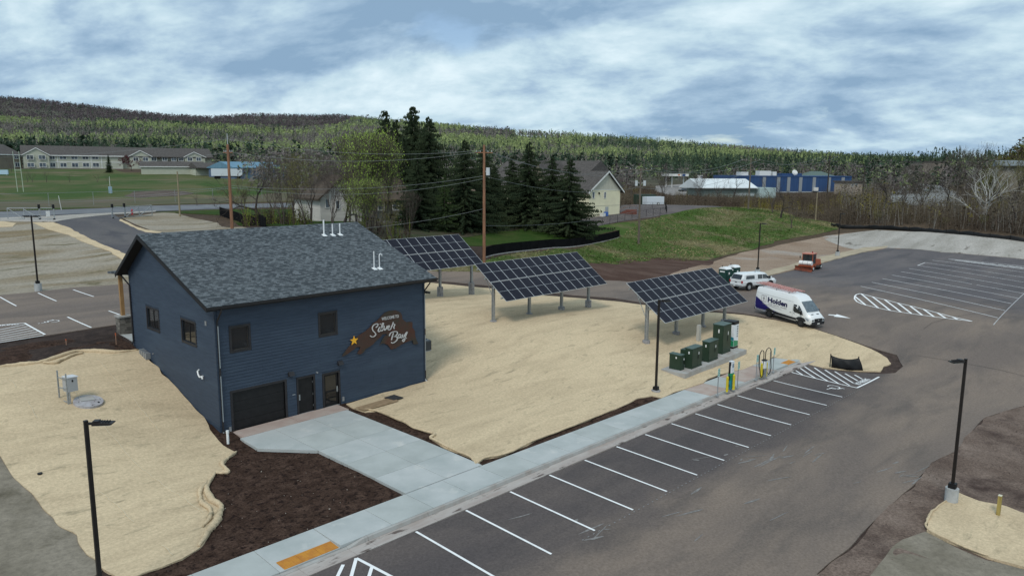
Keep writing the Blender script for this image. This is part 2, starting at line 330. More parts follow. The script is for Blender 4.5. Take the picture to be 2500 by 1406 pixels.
def drape(name, poly, mt, off, step=1.0, skirt=.12, relief=0, rscale=.8, kind='structure', zf=None, seed=4, edge=0, efreq=1.3, estep=None, smooth=True):
    if edge: poly = rough_edge(poly, edge, estep or step*.5, seed, efreq)
    else: poly = densify(poly, step)
    P = np.array(poly); x0, y0 = P.min(0); x1, y1 = P.max(0)
    xs, ys = np.meshgrid(np.arange(x0, x1, step), np.arange(y0, y1, step)); xs = xs.ravel(); ys = ys.ravel()
    xs = xs + (np.random.rand(len(xs))-.5)*step*.2; ys = ys+(np.random.rand(len(ys))-.5)*step*.2
    k = pinside(xs, ys, poly); xs, ys = xs[k], ys[k]
    # keep interior points off the outline
    if len(xs) and len(P) < 3000:
        keep = np.ones(len(xs), bool)
        for i in range(0, len(xs), 4000):
            d2 = ((xs[i:i+4000, None]-P[None, :, 0])**2+(ys[i:i+4000, None]-P[None, :, 1])**2).min(1); keep[i:i+4000] = d2 > (step*.3)**2
        xs, ys = xs[keep], ys[keep]
    n = len(poly); vs = [Vector(p) for p in poly]+[Vector((a, b)) for a, b in zip(xs, ys)]
    ov, oe, of, _, _, _ = geometry.delaunay_2d_cdt(vs, [], [list(range(n))], 1, 1e-4)
    X = np.array([v.x for v in ov]); Y = np.array([v.y for v in ov]); Z = (zf(X, Y) if zf else terr(X, Y)) + off
    if relief:
        Z += (vnoise(X, Y, rscale, seed)-.5)*relief + (vnoise(X, Y, rscale*3.1, seed+2)-.5)*relief*1.6
    V = [(a, b, c) for a, b, c in zip(X, Y, Z)]; Fc = [tuple(f) for f in of]
    # skirt round the outline
    cnt = {}
    for f in Fc:
        for a, b in zip(f, f[1:]+f[:1]): cnt[(a, b)] = 1
    nb = len(V); low = {}
    for (a, b) in list(cnt):
        if (b, a) not in cnt:
            for q in (a, b):
                if q not in low: low[q] = len(V); V.append((V[q][0], V[q][1], V[q][2]-skirt))
            Fc.append((b, a, low[a], low[b]))
    me = bpy.data.meshes.new(name); me.from_pydata(V, [], Fc); me.materials.append(mt)
    if smooth: me.shade_smooth(); me.set_sharp_from_angle(angle=.9)
    me.update(); o = bpy.data.objects.new(name, me); col.objects.link(o)
    if kind: o['kind'] = kind
    return o

# region materials (real surface colours, save the shade streaks of the blanket)
m_asph = mat('asphalt', (.152, .122, .106), (.205, .160, .130), scale=.13, detail=11, rough=.9, bump=.012, bscale=30, lo=.40, hi=.62, c3=(.108, .090, .081), scale3=.25, lo3=.5, hi3=.75, spec=.2, stretch=(.45, 1.5, 1), distort=.4, grain=(9, .22))
m_asph_new = mat('asphalt_bay', (.085, .076, .077), (.14, .118, .106), scale=.22, detail=10, rough=.88, bump=.012, bscale=30, lo=.42, hi=.74, c3=(.060, .055, .060), scale3=.6, lo3=.52, hi3=.8, spec=.2, stretch=(.7, 1.2, 1), distort=.5, grain=(9, .24))
m_asph_far = mat('asphalt_far', (.088, .082, .088), (.13, .118, .114), scale=.12, detail=9, rough=.9, bump=.01, bscale=20, lo=.4, hi=.75, c3=(.072, .068, .076), scale3=.3, lo3=.5, hi3=.7, spec=.2, stretch=(1, .4, 1), distort=.6, grain=(5, .2))
m_road = mat('road_asphalt', (.13, .135, .15), (.17, .175, .185), scale=.3, rough=.9, spec=.2)
m_blanket = mat('straw_blanket', (.57, .45, .30), (.455, .355, .235), scale=.55, detail=10, rough=.97, bump=.05, bscale=11, lo=.42, hi=.72, c3=(.27, .225, .15), scale3=1.6, lo3=.58, hi3=.78, spec=.05, stretch=(.4, 1.25, 1), distort=.7, grain=(7, .17))  # stretched dark streaks paint wrinkle shade into the straw, mixed with brown patches
m_mulch = mat('dark_mulch', (.040, .024, .018), (.080, .050, .038), scale=1.6, detail=10, rough=.97, bump=.07, bscale=9, lo=.4, hi=.72, c3=(.016, .010, .009), scale3=4, lo3=.52, hi3=.66, spec=.05, grain=(10, .5))
m_gravel = mat('brown_gravel', (.125, .089, .072), (.20, .15, .124), scale=.5, detail=10, rough=.95, bump=.06, bscale=14, lo=.38, hi=.68, c3=(.060, .040, .034), scale3=.35, lo3=.52, hi3=.7, spec=.1, grain=(9, .4))
m_hydro = mat('grey_seeded_soil', (.30, .265, .215), (.21, .165, .105), scale=.10, detail=9, rough=.95, bump=.04, bscale=6, lo=.45, hi=.62, c3=(.12, .105, .06), scale3=.35, lo3=.58, hi3=.72, spec=.05, stretch=(.5, 1.5, 1), distort=1.0, grain=(4, .25))
m_tansoil = mat('pink_soil', (.31, .235, .18), (.22, .15, .105), scale=.22, detail=9, rough=.95, bump=.04, bscale=6, lo=.4, hi=.7, c3=(.34, .31, .285), scale3=.12, lo3=.55, hi3=.66, spec=.05, stretch=(1, .45, 1), grain=(4, .25))
m_palegrey = mat('pale_grey_soil', (.40, .37, .34), (.27, .25, .22), scale=.2, detail=8, rough=.95, bump=.03, bscale=5, lo=.4, hi=.75, c3=(.14, .125, .105), scale3=.3, lo3=.62, hi3=.7, spec=.05, stretch=(.5, 1.6, 1), grain=(4, .25))
m_fabric_grey = mat('grey_mulch_fabric', (.235, .205, .165), (.15, .13, .10), scale=.5, detail=8, rough=.95, bump=.03, bscale=8, lo=.4, hi=.7, c3=(.11, .095, .07), scale3=.4, lo3=.6, hi3=.75, spec=.05, grain=(4, .25))
m_redsoil = mat('red_brown_soil', (.072, .042, .033), (.115, .075, .06), scale=.5, detail=8, rough=.95, bump=.08, bscale=3, lo=.4, hi=.7, spec=.05, stretch=(1, .4, 1), grain=(4, .25))
m_grass = mat('lawn_grass', (.050, .085, .026), (.105, .105, .050), scale=.06, detail=10, rough=.95, bump=.06, bscale=5, lo=.42, hi=.60, c3=(.15, .125, .08), scale3=.05, lo3=.52, hi3=.66, spec=.05, distort=.6, grain=(4, .25))
m_grass2 = mat('dark_lawn', (.028, .058, .012), (.05, .07, .02), scale=.2, detail=8, rough=.95, bump=.06, bscale=5, lo=.42, hi=.66, c3=(.09, .075, .04), scale3=.12, lo3=.57, hi3=.75, spec=.05, grain=(4, .25))
m_bank = mat('bank_grass', (.055, .095, .022), (.16, .14, .075), scale=.10, detail=10, rough=.95, bump=.08, bscale=4, lo=.47, hi=.60, c3=(.10, .085, .05), scale3=.35, lo3=.55, hi3=.7, spec=.05, distort=.8, grain=(4, .25))
m_fieldsoil = mat('infield_soil', (.09, .07, .062), (.13, .105, .09), scale=.3, rough=.95, spec=.05)
m_conc = mat('new_concrete', (.44, .455, .45), (.35, .375, .37), scale=.5, detail=8, rough=.85, bump=.004, bscale=20, lo=.38, hi=.66, c3=(.50, .50, .48), scale3=.9, lo3=.58, hi3=.72, spec=.2)
m_conc_dirty = mat('stained_concrete', (.36, .27, .235), (.42, .35, .31), scale=1.2, detail=8, rough=.88, bump=.004, bscale=20, lo=.35, hi=.65, spec=.2)
m_conc_curb = mat('curb_concrete', (.38, .375, .36), (.31, .275, .25), scale=1.1, detail=8, rough=.88, bump=.004, bscale=20, lo=.42, hi=.68, spec=.2)
m_gutter = mat('gutter_concrete', (.33, .28, .255), (.42, .385, .36), scale=.8, detail=9, rough=.88, lo=.38, hi=.62, c3=(.12, .095, .085), scale3=1.6, lo3=.57, hi3=.66, spec=.2, stretch=(.6, 2, 1))
m_paint = mat('white_road_paint', (.80, .80, .80), (.62, .62, .62), scale=3, detail=8, rough=.7, lo=.5, hi=.8)
m_paint_thin = mat('thin_white_paint', (.50, .50, .51), (.34, .34, .35), scale=2, detail=8, rough=.7)
m_yellow_paint = mat('ochre_detectable_paint', (.50, .22, .03), (.42, .17, .03), scale=3, rough=.7, bump=.01, bscale=16)

# order of the sheets, bottom to top
lawn_field = drape('sports_field_lawn', GP([(-260, 405), (0, 413), (280, 414), (300, 422), (520, 424), (640, 440), (700, 447), (720, 492), (560, 496), (371, 501), (150, 510), (0, 516), (-260, 528)]), m_grass, .05, 4, edge=1.0, efreq=9)
dry = drape('dry_grass_strip', GP([(-260, 500), (0, 494), (250, 488), (560, 484), (715, 470), (718, 492), (560, 495), (371, 500), (150, 509), (0, 515), (-260, 527)]), mat('dry_grass', (.075, .075, .035), (.105, .085, .055), scale=.15, detail=9, rough=.95, lo=.4, hi=.6), .08, 3, edge=1.2, efreq=7)
infield = drape('brown_infield', GP([(330, 470), (400, 466), (455, 468), (472, 473), (430, 480), (340, 484), (300, 480)]), m_fieldsoil, .10, 3, edge=.8, efreq=6)
lawn_mid = drape('churchyard_lawn', GP([(940, 612), (1180, 600), (1512, 562), (1480, 548), (1390, 556), (1300, 540), (1200, 530), (980, 535), (880, 530), (640, 512), (560, 512), (560, 532), (700, 560), (850, 600)]), m_grass2, .05, 2.0, edge=.6, efreq=5)
lawn_house = drape('front_lawn', GP([(380, 519), (500, 514), (620, 512), (760, 512), (800, 540), (760, 560), (640, 552), (545, 526)]), m_grass2, .09, 2.0, edge=.3, efreq=3)
bank = drape('grass_bank', GP([(1030, 660), (1190, 632), (1512, 578), (1500, 562), (1420, 556), (1560, 540), (1640, 523), (1760, 506), (1850, 508), (1950, 530), (2020, 542), (2060, 553), (2030, 566), (1900, 590), (1700, 640), (1600, 634), (1440, 645), (1300, 668)]), m_bank, .07, 1.6, edge=.7, efreq=4)
church_lot = drape('gravel_car_park', GP([(1340, 545), (1400, 561), (1500, 545), (1640, 523), (1768, 507), (1700, 502), (1560, 500), (1510, 505), (1430, 530)]), mat('church_lot_gravel', (.105, .092, .092), (.14, .12, .115), scale=.4, rough=.95, spec=.1), .11, 2, edge=.3, efreq=4)
red = drape('disturbed_soil', GP([(1240, 672), (1330, 655), (1440, 640), (1560, 629), (1650, 632), (1740, 640), (1700, 665), (1600, 690), (1500, 686), (1400, 682), (1250, 684)]), m_redsoil, .10, 1.5, relief=.12, rscale=1.5, edge=.6, efreq=3)
tan = drape('tan_soil', GP([(1590, 692), (1640, 672), (1720, 645), (1800, 622), (1900, 600), (2000, 580), (2060, 571), (2140, 566), (2200, 568), (2200, 610), (2170, 606), (2100, 618), (2019, 640), (1938, 660), (1895, 672), (1800, 696), (1700, 700)]), m_tansoil, .12, 1.5, edge=.4, efreq=3)
pale = drape('pale_seeded_strip', GP([(2010, 585), (2060, 573), (2140, 563), (2250, 568), (2380, 579), (2500, 592), (2700, 612), (2700, 655), (2500, 634), (2300, 618), (2168, 607), (2090, 612)]), m_palegrey, .15, 1.5, edge=.3, efreq=3)
hydro = drape('seeded_slope', GP([(-260, 535), (0, 541), (128, 544), (220, 592), (310, 632), (320, 690), (288, 698), (86, 716), (0, 724), (-260, 745)]), m_hydro, .05, 1.2, edge=.15, efreq=2)
hydro2 = drape('seeded_corner', GP([(296, 533), (381, 521), (420, 519), (470, 533), (530, 544), (600, 557), (640, 575), (600, 585), (420, 580), (360, 560)]), m_hydro, .05, 1.2, edge=.15, efreq=2)
entry = drape('entry_road', GP([(131, 541), (170, 565), (224, 591), (266, 607), (307, 626), (29, 80, 0), (29, 73, 0), (42, 73, 0), (40, 84, 0), (368, 565), (336, 556), (294, 536), (275, 523)]), m_asph_far, .08, 1.2)
road = drape('road', GP([(-260, 530), (0, 519), (150, 514), (371, 504), (500, 501), (620, 499), (780, 497), (900, 496), (900, 503), (780, 506), (620, 509), (500, 512), (381, 517), (272, 521), (0, 534), (-260, 548)]), m_road, .12, 1.5)
apron = drape('road_apron', GP([(0, 534), (131, 529), (272, 521.5), (381, 516.5), (381, 518.5), (275, 525.5), (135, 543), (0, 542)]), m_palegrey, .14, 1.5)
asph_pts = GP([(-30, 22.15, 0), (57.6, 22.15, 0), (2008, 900), (2056, 908), (2152, 914), (2186, 912), (2205, 896), (2190, 868), (2118, 846), (2041, 820), (1955, 793), (1870, 775), (1814, 766), (1720, 757), (1640, 750), (1575, 741), (1500, 729), (1400, 722), (1348, 716), (1190, 698), (1108, 690), (1033, 683),
               (46, 60, 0), (38, 57, 0), (24, 56.6, 0), (-32, 56.6, 0), (-32, 75.5, 0), (0, 722), (86, 714), (179, 703), (288, 696), (34, 76, 0), (48, 78, 0), (1061, 661), (1130, 664), (1300, 670), (1479, 682), (1560, 690), (1720, 700), (1800, 693), (1870, 675), (1938, 657), (2019, 638), (2050, 630), (2122, 612), (2165, 604), (2300, 615), (2500, 630), (2700, 650), (2900, 760),
               (2700, 960), (2500, 992), (2471, 1000), (2406, 1020), (2358, 1067), (2337, 1102), (2272, 1132), (2238, 1179), (2173, 1235), (2117, 1291), (2070, 1343), (1992, 1403), (20, -6, 0), (-30, -12, 0)])
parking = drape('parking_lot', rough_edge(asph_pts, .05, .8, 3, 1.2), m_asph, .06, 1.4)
# the bays were swept and sealed: darker, with a soft worn edge towards the dusty aisle
_n = m_asph.node_tree.nodes; _l = m_asph.node_tree.links; _b = _n['Principled BSDF']; _src = _b.inputs['Base Color'].links[0].from_socket
_t = _n.new('ShaderNodeTexCoord'); _sx = _n.new('ShaderNodeSeparateXYZ'); _l.new(_t.outputs['Object'], _sx.inputs[0])
_nz = _n.new('ShaderNodeTexNoise'); _nz.inputs['Scale'].default_value = .35; _nz.inputs['Detail'].default_value = 8; _l.new(_t.outputs['Object'], _nz.inputs['Vector'])
def _mr(sock, a, b_, c=0., d=1.):
    r = _n.new('ShaderNodeMapRange'); r.interpolation_type = 'SMOOTHSTEP'; r.inputs[1].default_value = a; r.inputs[2].default_value = b_; r.inputs[3].default_value = c; r.inputs[4].default_value = d; _l.new(sock, r.inputs[0]); return r.outputs[0]
def _mm(op, a, b_):
    r = _n.new('ShaderNodeMath'); r.operation = op
    for k, q in enumerate((a, b_)):
        if isinstance(q, (int, float)): r.inputs[k].default_value = q
        else: _l.new(q, r.inputs[k])
    return r.outputs[0]
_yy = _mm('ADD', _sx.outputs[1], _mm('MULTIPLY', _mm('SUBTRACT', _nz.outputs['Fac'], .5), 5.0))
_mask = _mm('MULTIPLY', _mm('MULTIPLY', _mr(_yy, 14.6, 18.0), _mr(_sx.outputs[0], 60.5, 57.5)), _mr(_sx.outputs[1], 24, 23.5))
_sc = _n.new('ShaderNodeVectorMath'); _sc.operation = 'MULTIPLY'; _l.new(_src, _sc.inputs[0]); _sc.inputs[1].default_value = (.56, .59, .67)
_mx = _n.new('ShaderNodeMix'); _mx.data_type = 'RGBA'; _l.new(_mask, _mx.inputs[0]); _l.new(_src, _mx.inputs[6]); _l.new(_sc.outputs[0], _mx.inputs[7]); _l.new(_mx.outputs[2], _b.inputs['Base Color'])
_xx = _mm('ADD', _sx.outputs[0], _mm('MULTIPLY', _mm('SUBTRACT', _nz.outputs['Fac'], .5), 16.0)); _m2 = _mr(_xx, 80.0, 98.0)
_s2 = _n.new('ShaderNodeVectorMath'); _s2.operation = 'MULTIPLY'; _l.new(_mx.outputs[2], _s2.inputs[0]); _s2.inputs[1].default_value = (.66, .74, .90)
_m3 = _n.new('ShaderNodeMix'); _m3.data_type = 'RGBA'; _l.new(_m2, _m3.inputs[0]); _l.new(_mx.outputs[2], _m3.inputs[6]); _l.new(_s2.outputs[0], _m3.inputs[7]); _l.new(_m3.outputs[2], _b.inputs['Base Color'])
gravel = drape('gravel_verge', GP([(2900, 900), (2500, 994), (2471, 1002), (2406, 1022), (2358, 1069), (2337, 1104), (2272, 1134), (2238, 1181), (2173, 1237), (2117, 1293), (2070, 1345), (1992, 1405), (19, -8, 0), (50, -20, 0), (95, -8, 0)]), m_gravel, .05, 1.0, relief=.06, rscale=.5, edge=.12, efreq=1.0)

# dark mulch
mulch1 = drape('mulch_bed', GP([(520, 1030), (575, 1062), (630, 1101), (785, 1102), (985, 1215), (545, 1407), (3, 24.95, 0), (-4, 24.95, 0), (-3, 30, 0), (330, 1390), (430, 1200), (470, 1100)]), m_mulch, .03, .35, relief=.02, rscale=.3)
mulch2 = drape('mulch_strip', [(24.1, 25.02), (58.2, 25.02), (60.5, 22.5), (62, 23.4), (61, 26), (58, 26.8), (40, 26.9), (27.6, 27.5), (26.8, 31), (27.3, 35), (27, 37.9), (24.4, 38.0)], m_mulch, .03, .5, relief=.016, rscale=.3)
mulch3 = drape('mulch_back_strip', [(-14, 54.8), (15.6, 54.8), (16.75, 53.5), (16.75, 49.6), (14, 48.8), (5, 49.6), (-14, 49.2)], m_mulch, .05, .6, relief=.16, rscale=.8)

# straw erosion blankets
B1 = GP([(846, 990), (865, 1000), (896, 1008), (920, 1006), (954, 1019), (985, 1032), (1012, 1049), (1040, 1058), (1063, 1063), (1051, 1075), (1075, 1088), (1108, 1104), (1146, 1120), (1162, 1140), (1172, 1136), (1182, 1124), (1236, 1111), (1300, 1082), (1400, 1042), (1500, 1003), (1562, 973), (1590, 968), (1612, 974), (1660, 956), (1715, 938), (1754, 916), (1816, 904), (1842, 893), (1869, 884), (1888, 872), (1924, 880), (1974, 891), (2008, 899), (2092, 907), (2152, 909), (2157, 895), (2176, 889), (2169, 876), (2128, 854), (2056, 828), (1974, 801), (1888, 782), (1816, 771),
         (1787, 768), (1720, 763), (1640, 756), (1600, 750), (1500, 737), (1430, 731), (1300, 721), (1190, 705), (1108, 697), (1045, 691), (42, 57, 0), (33, 54, 0), (31.3, 51, 0), (31.35, 37.95, 0), (27, 37.95, 0)])
blanket1 = drape('straw_blanket', B1, m_blanket, .085, .55, skirt=.12, relief=.014, rscale=.7, edge=.13, efreq=1.1, estep=.25)
B2 = GP([(-260, 905), (-120, 902), (0, 897), (50, 893), (103, 886), (160, 868), (213, 858), (277, 862), (340, 856)])+[(16.78, 48.0), (16.78, 46), (16.78, 44), (16.78, 42), (16.78, 40.2)]+GP([(530, 1072), (548, 1092), (579, 1107), (560, 1122), (547, 1138), (557, 1156), (526, 1160), (512, 1180), (508, 1206), (522, 1226), (540, 1240), (536, 1262), (530, 1281), (512, 1300), (502, 1317), (488, 1338), (478, 1346), (443, 1368), (400, 1384), (356, 1400), (300, 1430), (240, 1390), (221, 1360), (186, 1309), (134, 1277), (91, 1226), (40, 1174), (0, 1111), (-200, 1010)])
fabric_left = drape('grey_fabric_slope', GP([(-200, 1000), (0, 1105), (45, 1170), (95, 1220), (140, 1272), (192, 1305), (226, 1355), (250, 1395)])+[(3, 24.8), (-12, 24.8), (-22, 30)], m_fabric_grey, .06, .8, relief=.03)
blanket2 = drape('straw_blanket', B2, m_blanket, .10, .5, skirt=.13, relief=.02, rscale=.7, edge=.12, efreq=.9, estep=.22)
B3 = GP([(2341, 1207), (2320, 1222), (2281, 1248), (2265, 1275), (2262, 1300), (2324, 1330), (2410, 1365), (2500, 1392), (2700, 1450), (2760, 1330), (2500, 1257), (2453, 1240), (2389, 1227)])
fabric_right = drape('grey_fabric_corner', GP([(2255, 1300), (2199, 1322), (2170, 1355), (2147, 1382), (2115, 1420), (2400, 1560), (2760, 1480), (2560, 1410), (2410, 1372), (2324, 1335)]), m_fabric_grey, .09, .6, relief=.03, edge=.08)
blanket3 = drape('straw_blanket', B3, m_blanket, .14, .45, skirt=.14, relief=.018, rscale=.6, edge=.08, efreq=.8, estep=.2)
for pts_, of_ in (([(80, 545), (130, 544), (170, 558), (228, 588), (266, 605), (307, 622), (307, 629), (262, 613), (220, 598), (165, 574), (118, 562)], .1), ([(294, 536), (336, 556), (395, 568), (388, 571), (355, 568), (325, 556), (292, 540)], .1), ([(-80, 540), (0, 541), (38, 547), (30, 555), (0, 556), (-80, 555)], .1), ([(260, 611), (300, 622), (315, 630), (305, 638), (290, 630)], .12)):
    drape('straw_blanket', GP(pts_), m_blanket, of_, .9, edge=.1)
# straw strip with pale tan verge beside the far lot
m_tansoil_v = mat('pale_tan_verge', (.42, .35, .25), (.30, .24, .17), scale=.5, detail=8, rough=.95, lo=.4, hi=.7)
verge = drape('tan_verge', GP([(1800, 699), (1870, 677), (1938, 659.5), (2019, 640.5), (2050, 632), (2122, 614), (2165, 606), (2168, 602), (2110, 606), (2040, 622), (1960, 640), (1880, 662), (1800, 688)]), m_tansoil_v, .17, 1.0, edge=.15)

# ------------------------------------------------------------------ walk, kerb, driveway, markings
LZ = lambda x, y: lot(np.asarray(x), np.asarray(y))
zc = lambda x: lot(x, 22.2)+.06
walk = thing('sidewalk', None, None, (0, 0, 0)); tag(walk, kind='structure')
def slab(x0, x1, y0, y1, mt, parent, name='slab', h=.17, g=.006, z=None, corners=None):
    P = corners or [(x0+g, y0+g), (x1-g, y0+g), (x1-g, y1-g), (x0+g, y1-g)]
    b = MB(); zt = [(z(*p) if z else zc(p[0])+.15) for p in P]
    b.prism([(p[0], p[1], q-h) for p, q in zip(P, zt)], (0, 0, h)) if len(P) != 4 else b.hexa([(p[0], p[1], q-h) for p, q in zip(P, zt)]+[(p[0], p[1], q) for p, q in zip(P, zt)])
    return b.build(name, mt, parent, bevel=.008)
xs = [-12, -9.5, -7.1, -4.7, -2.3, .1, 2.5, 4.9, 7.3, 9.7, 12.05, 14.6, 17.05, 19.25, 21.4, 23.75, 26.1]
while xs[-1] < 57: xs.append(xs[-1]+1.83*(1.33 if len(xs) % 2 else 1.3))
m_conc_b = mat('concrete_tone_b', (.41, .43, .42), (.34, .36, .35), scale=.6, detail=8, rough=.85, lo=.38, hi=.66, spec=.2)
for i in range(len(xs)-1):
    a, b_ = xs[i], min(xs[i+1], 58.0)
    if a >= 57.5: break
    mt = m_conc_dirty if 41.2 < a < 44.5 or 46.5 < a < 51.2 else (m_conc if i % 3 else m_conc_b)
    if 9.7 <= a < 14.5 or a > 53: slab(a, b_, 23.02, 24.98, mt, walk, z=lambda x, y: zc(x)+.15-max(0, (24.2-y))*.07)
    else: slab(a, b_, 23.02, 24.98, mt, walk)
# ramp tactile plates
def plate(x0, x1):
    b = MB(); nx = max(2, int((x1-x0)/.61)); w = (x1-x0)/nx
    P = lambda x, y: (x, y, zc(x)+.15-max(0, 24.2-y)*.07)
    for i in range(nx):
        p = MB(); a, c = x0+i*w+.006, x0+(i+1)*w-.006
        q = [P(a, 23.06), P(c, 23.06), P(c, 23.66), P(a, 23.66)]; p.hexa([(x, y, z-.02) for x, y, z in q]+[(x, y, z+.012) for x, y, z in q])
        for u in range(7):
            for v in range(7):
                xx, yy = a+.06+u*(c-a-.12)/6, 23.11+v*.083; z = P(xx, yy)[2]+.012; p.hexa([(xx-.02, yy-.02, z), (xx+.02, yy-.02, z), (xx+.02, yy+.02, z), (xx-.02, yy+.02, z), (xx-.012, yy-.012, z+.008), (xx+.012, yy-.012, z+.008), (xx+.012, yy+.012, z+.008), (xx-.012, yy+.012, z+.008)])
        p.build('tactile_plate', m_yellow_paint, walk)
plate(12.25, 14.55); plate(53.6, 56.6)
# kerb with a rounded top and a gutter pan; lowered at the two ramps
curb = thing('curb', None, None); tag(curb, kind='structure')
def kh(x): 
    if 11.2 < x < 15.6: return .03 if 12 < x < 14.8 else .03+.12*min(1, max(12-x, x-14.8)/.8)
    if x > 52.6: return .03 if x > 53.4 else .03+.12*(53.4-x)/.8
    return .15
kx = sorted(set([-30+3.05*i for i in range(29)]+[11.2, 12, 14.8, 15.6, 52.6, 53.4, 58.4]))
for a, b_ in zip(kx[:-1], kx[1:]):
    if a >= 58.3: break
    for (nm, prof, mt) in (('curb_stone', [(22.84, -.12), (22.84, .0), (22.87, 1), (23.0, 1), (23.0, -.12)], m_conc_curb), ('gutter_pan', [(22.2, -.1), (22.2, .008), (22.83, -.004), (22.83, -.1)], m_gutter)):
        rs = []
        for x in (a+.006, b_-.006):
            z0 = zc(x); rs.append([(x, y, z0+(kh(x) if q == 1 else q)) for y, q in prof])
        MB().loft(rs).build(nm, mt, curb)
# driveway slabs
drv = thing('driveway', None, None); tag(drv, kind='structure')
dz = lambda x, y: tz(x, y)+.10
dz0 = lambda x, y: zc(x)+.15 if y < 25.1 else .20
def dzz(x, y): 
    t = min(1, max(0, (y-25)/4)); return (zc(x)+.15)*(1-t) + .20*t
rows = [25.02, 27.35, 29.7, 32.2, 34.5, 36.75]
for j in range(len(rows)-1):
    for (a, b_) in ((19.3, 21.7), (21.7, 24.05)):
        slab(a, b_, rows[j], rows[j+1], m_conc if (j+int(a)) % 2 else m_conc_b, drv, z=dzz)
slab(0, 0, 0, 0, m_conc, drv, z=dzz, corners=[(19.29, 32.25), (19.29, 36.74), (17.3, 36.74), (17.25, 34.7)])
for a, b_ in ((17.45, 20.9), (20.9, 24.2)): slab(a, b_, 36.76, 38.02, m_conc_dirty, drv, z=dzz)

# painted markings: children of the parking lot
def flat(pts, name='marking_line', mt=m_paint, off=.075, parent=parking, step=1.2):
    pts = densify(pts, step)
    b = MB(); P = [Vector((x, y, 0)) for x, y in pts]; n = len(P); zs = terr([p.x for p in P], [p.y for p in P])+off
    o = []
    for t in geometry.tessellate_polygon([P]): o.append(t)
    b.v = [(p.x, p.y, float(z)) for p, z in zip(P, zs)]; b.f = [tuple(t) for t in o]; b.mi = [0]*len(o)
    ob = b.build(name, mt, parent)
    return ob
def stripe(p, q, w=.11, **k):
    # long thin strip built from short quads so that it follows the ground
    off = k.pop('off', .078); mt = k.pop('mt', m_paint); name = k.pop('name', 'marking_line'); parent = k.pop('parent', parking)
    p = Vector(p[:2]); q = Vector(q[:2]); d = q-p; n = max(1, int(d.length/1.0)); s_ = Vector((-d.y, d.x)).normalized()*w/2
    pts = [p+d*i/n for i in range(n+1)]; Lp = [a+s_ for a in pts]; Rp = [a-s_ for a in pts]; al = Lp+Rp
    zs = terr([a.x for a in al], [a.y for a in al])+off; m_ = len(pts)
    b = MB(); b.v = [(a.x, a.y, float(z)) for a, z in zip(al, zs)]
    for i in range(n): b.f.append((i, i+1, m_+i+1, m_+i)); b.mi.append(0)
    return b.build(name, mt, parent)
for i in range(-1, 13):
    X = 17.535+2.743*i
    if i < 0: continue
    stripe((X, 22.1), (X, 17.24))
# faint dotted layout line
m_dash = mat('faint_dash_paint', (.22, .22, .22), rough=.8)
for i in range(90):
    x = 22+i*.36; stripe((x, 17.1), (x+.1, 17.1), .045, mt=m_dash, name='layout_dash')
# near hatch by the first ramp
for a, b_ in (((870, 1366), (1010, 1440)), ((870, 1366), (855, 1420)), ((838, 1382), (815, 1430)), ((908, 1388), (895, 1430))): stripe(G(*a), G(*b_), .13)
# far hatched access aisle
E_ = [(1933, 911), (2092, 949), (2146, 922)]
e0, e1, e2 = [G(*q) for q in E_]
stripe(e0, e1, .13); stripe(e1, e2, .13)
for a, b_ in (((1962, 895.3), (2020, 932)), ((1988, 899.6), (2048, 939)), ((2014, 905), (2074, 943)), ((2038, 909), (2083.6, 937.5)), ((2063, 914), (2094, 932)), ((2086, 917), (2105, 927.5)), ((1951.6, 899.6), (1991, 925.5)), ((1939.6, 904.4), (1961, 918.5)), ((1928, 908.5), (1938, 912.5))): stripe(G(*a), G(*b_), .12)
FONT = None
def text_verts(body, size=1, bold=0, shear=0, spacing=1.0):
    c = bpy.data.curves.new('lettering', 'FONT'); c.body = body; c.size = size; c.offset = bold; c.shear = shear; c.space_character = spacing; c.fill_mode = 'BOTH'; c.resolution_u = 3
    o = bpy.data.objects.new('lettering', c); col.objects.link(o); bpy.context.view_layer.update()
    dg = bpy.context.evaluated_depsgraph_get(); me = bpy.data.meshes.new_from_object(o.evaluated_get(dg)); V = [tuple(v.co) for v in me.vertices]; Fs = [tuple(p.vertices) for p in me.polygons]
    bpy.data.objects.remove(o); bpy.data.curves.remove(c); bpy.data.meshes.remove(me)
    return V, Fs
def text_on(body, name, mt, parent, origin, ex, ey, width=None, height=None, bold=0, shear=0, spacing=1.0, thick=0, nrm=None, ground=False, off=0.08):
    V, Fs = text_verts(body, 1, bold, shear, spacing); a = np.array(V); x0, y0 = a[:, 0].min(), a[:, 1].min(); w = a[:, 0].max()-x0; h = a[:, 1].max()-y0
    sx = (width/w) if width else height/h; sy = (height/h) if height else sx
    ex = Vector(ex).normalized(); ey = Vector(ey).normalized(); O = Vector(origin)
    P = [O + ex*((v[0]-x0)*sx) + ey*((v[1]-y0)*sy) for v in V]
    if ground:
        zs = terr([p.x for p in P], [p.y for p in P])+off; P = [Vector((p.x, p.y, float(z))) for p, z in zip(P, zs)]
    b = MB(); b.v = [tuple(p) for p in P]; b.f = list(Fs); b.mi = [0]*len(Fs)
    if thick:
        nv = len(P); n_v = Vector(nrm)*thick; b.v += [tuple(p+n_v) for p in P]
        cnt = set((f[i], f[(i+1) % len(f)]) for f in Fs for i in range(len(f)))
        b.f += [tuple(nv+k for k in f) for f in Fs]; b.mi += [0]*len(Fs)
        for (i, j) in cnt:
            if (j, i) not in cnt: b.f.append((i, j, nv+j, nv+i)); b.mi.append(0)
    o = bpy.data.objects.new(name, b.mesh(name, mt)); col.objects.link(o); o.parent = parent
    return o
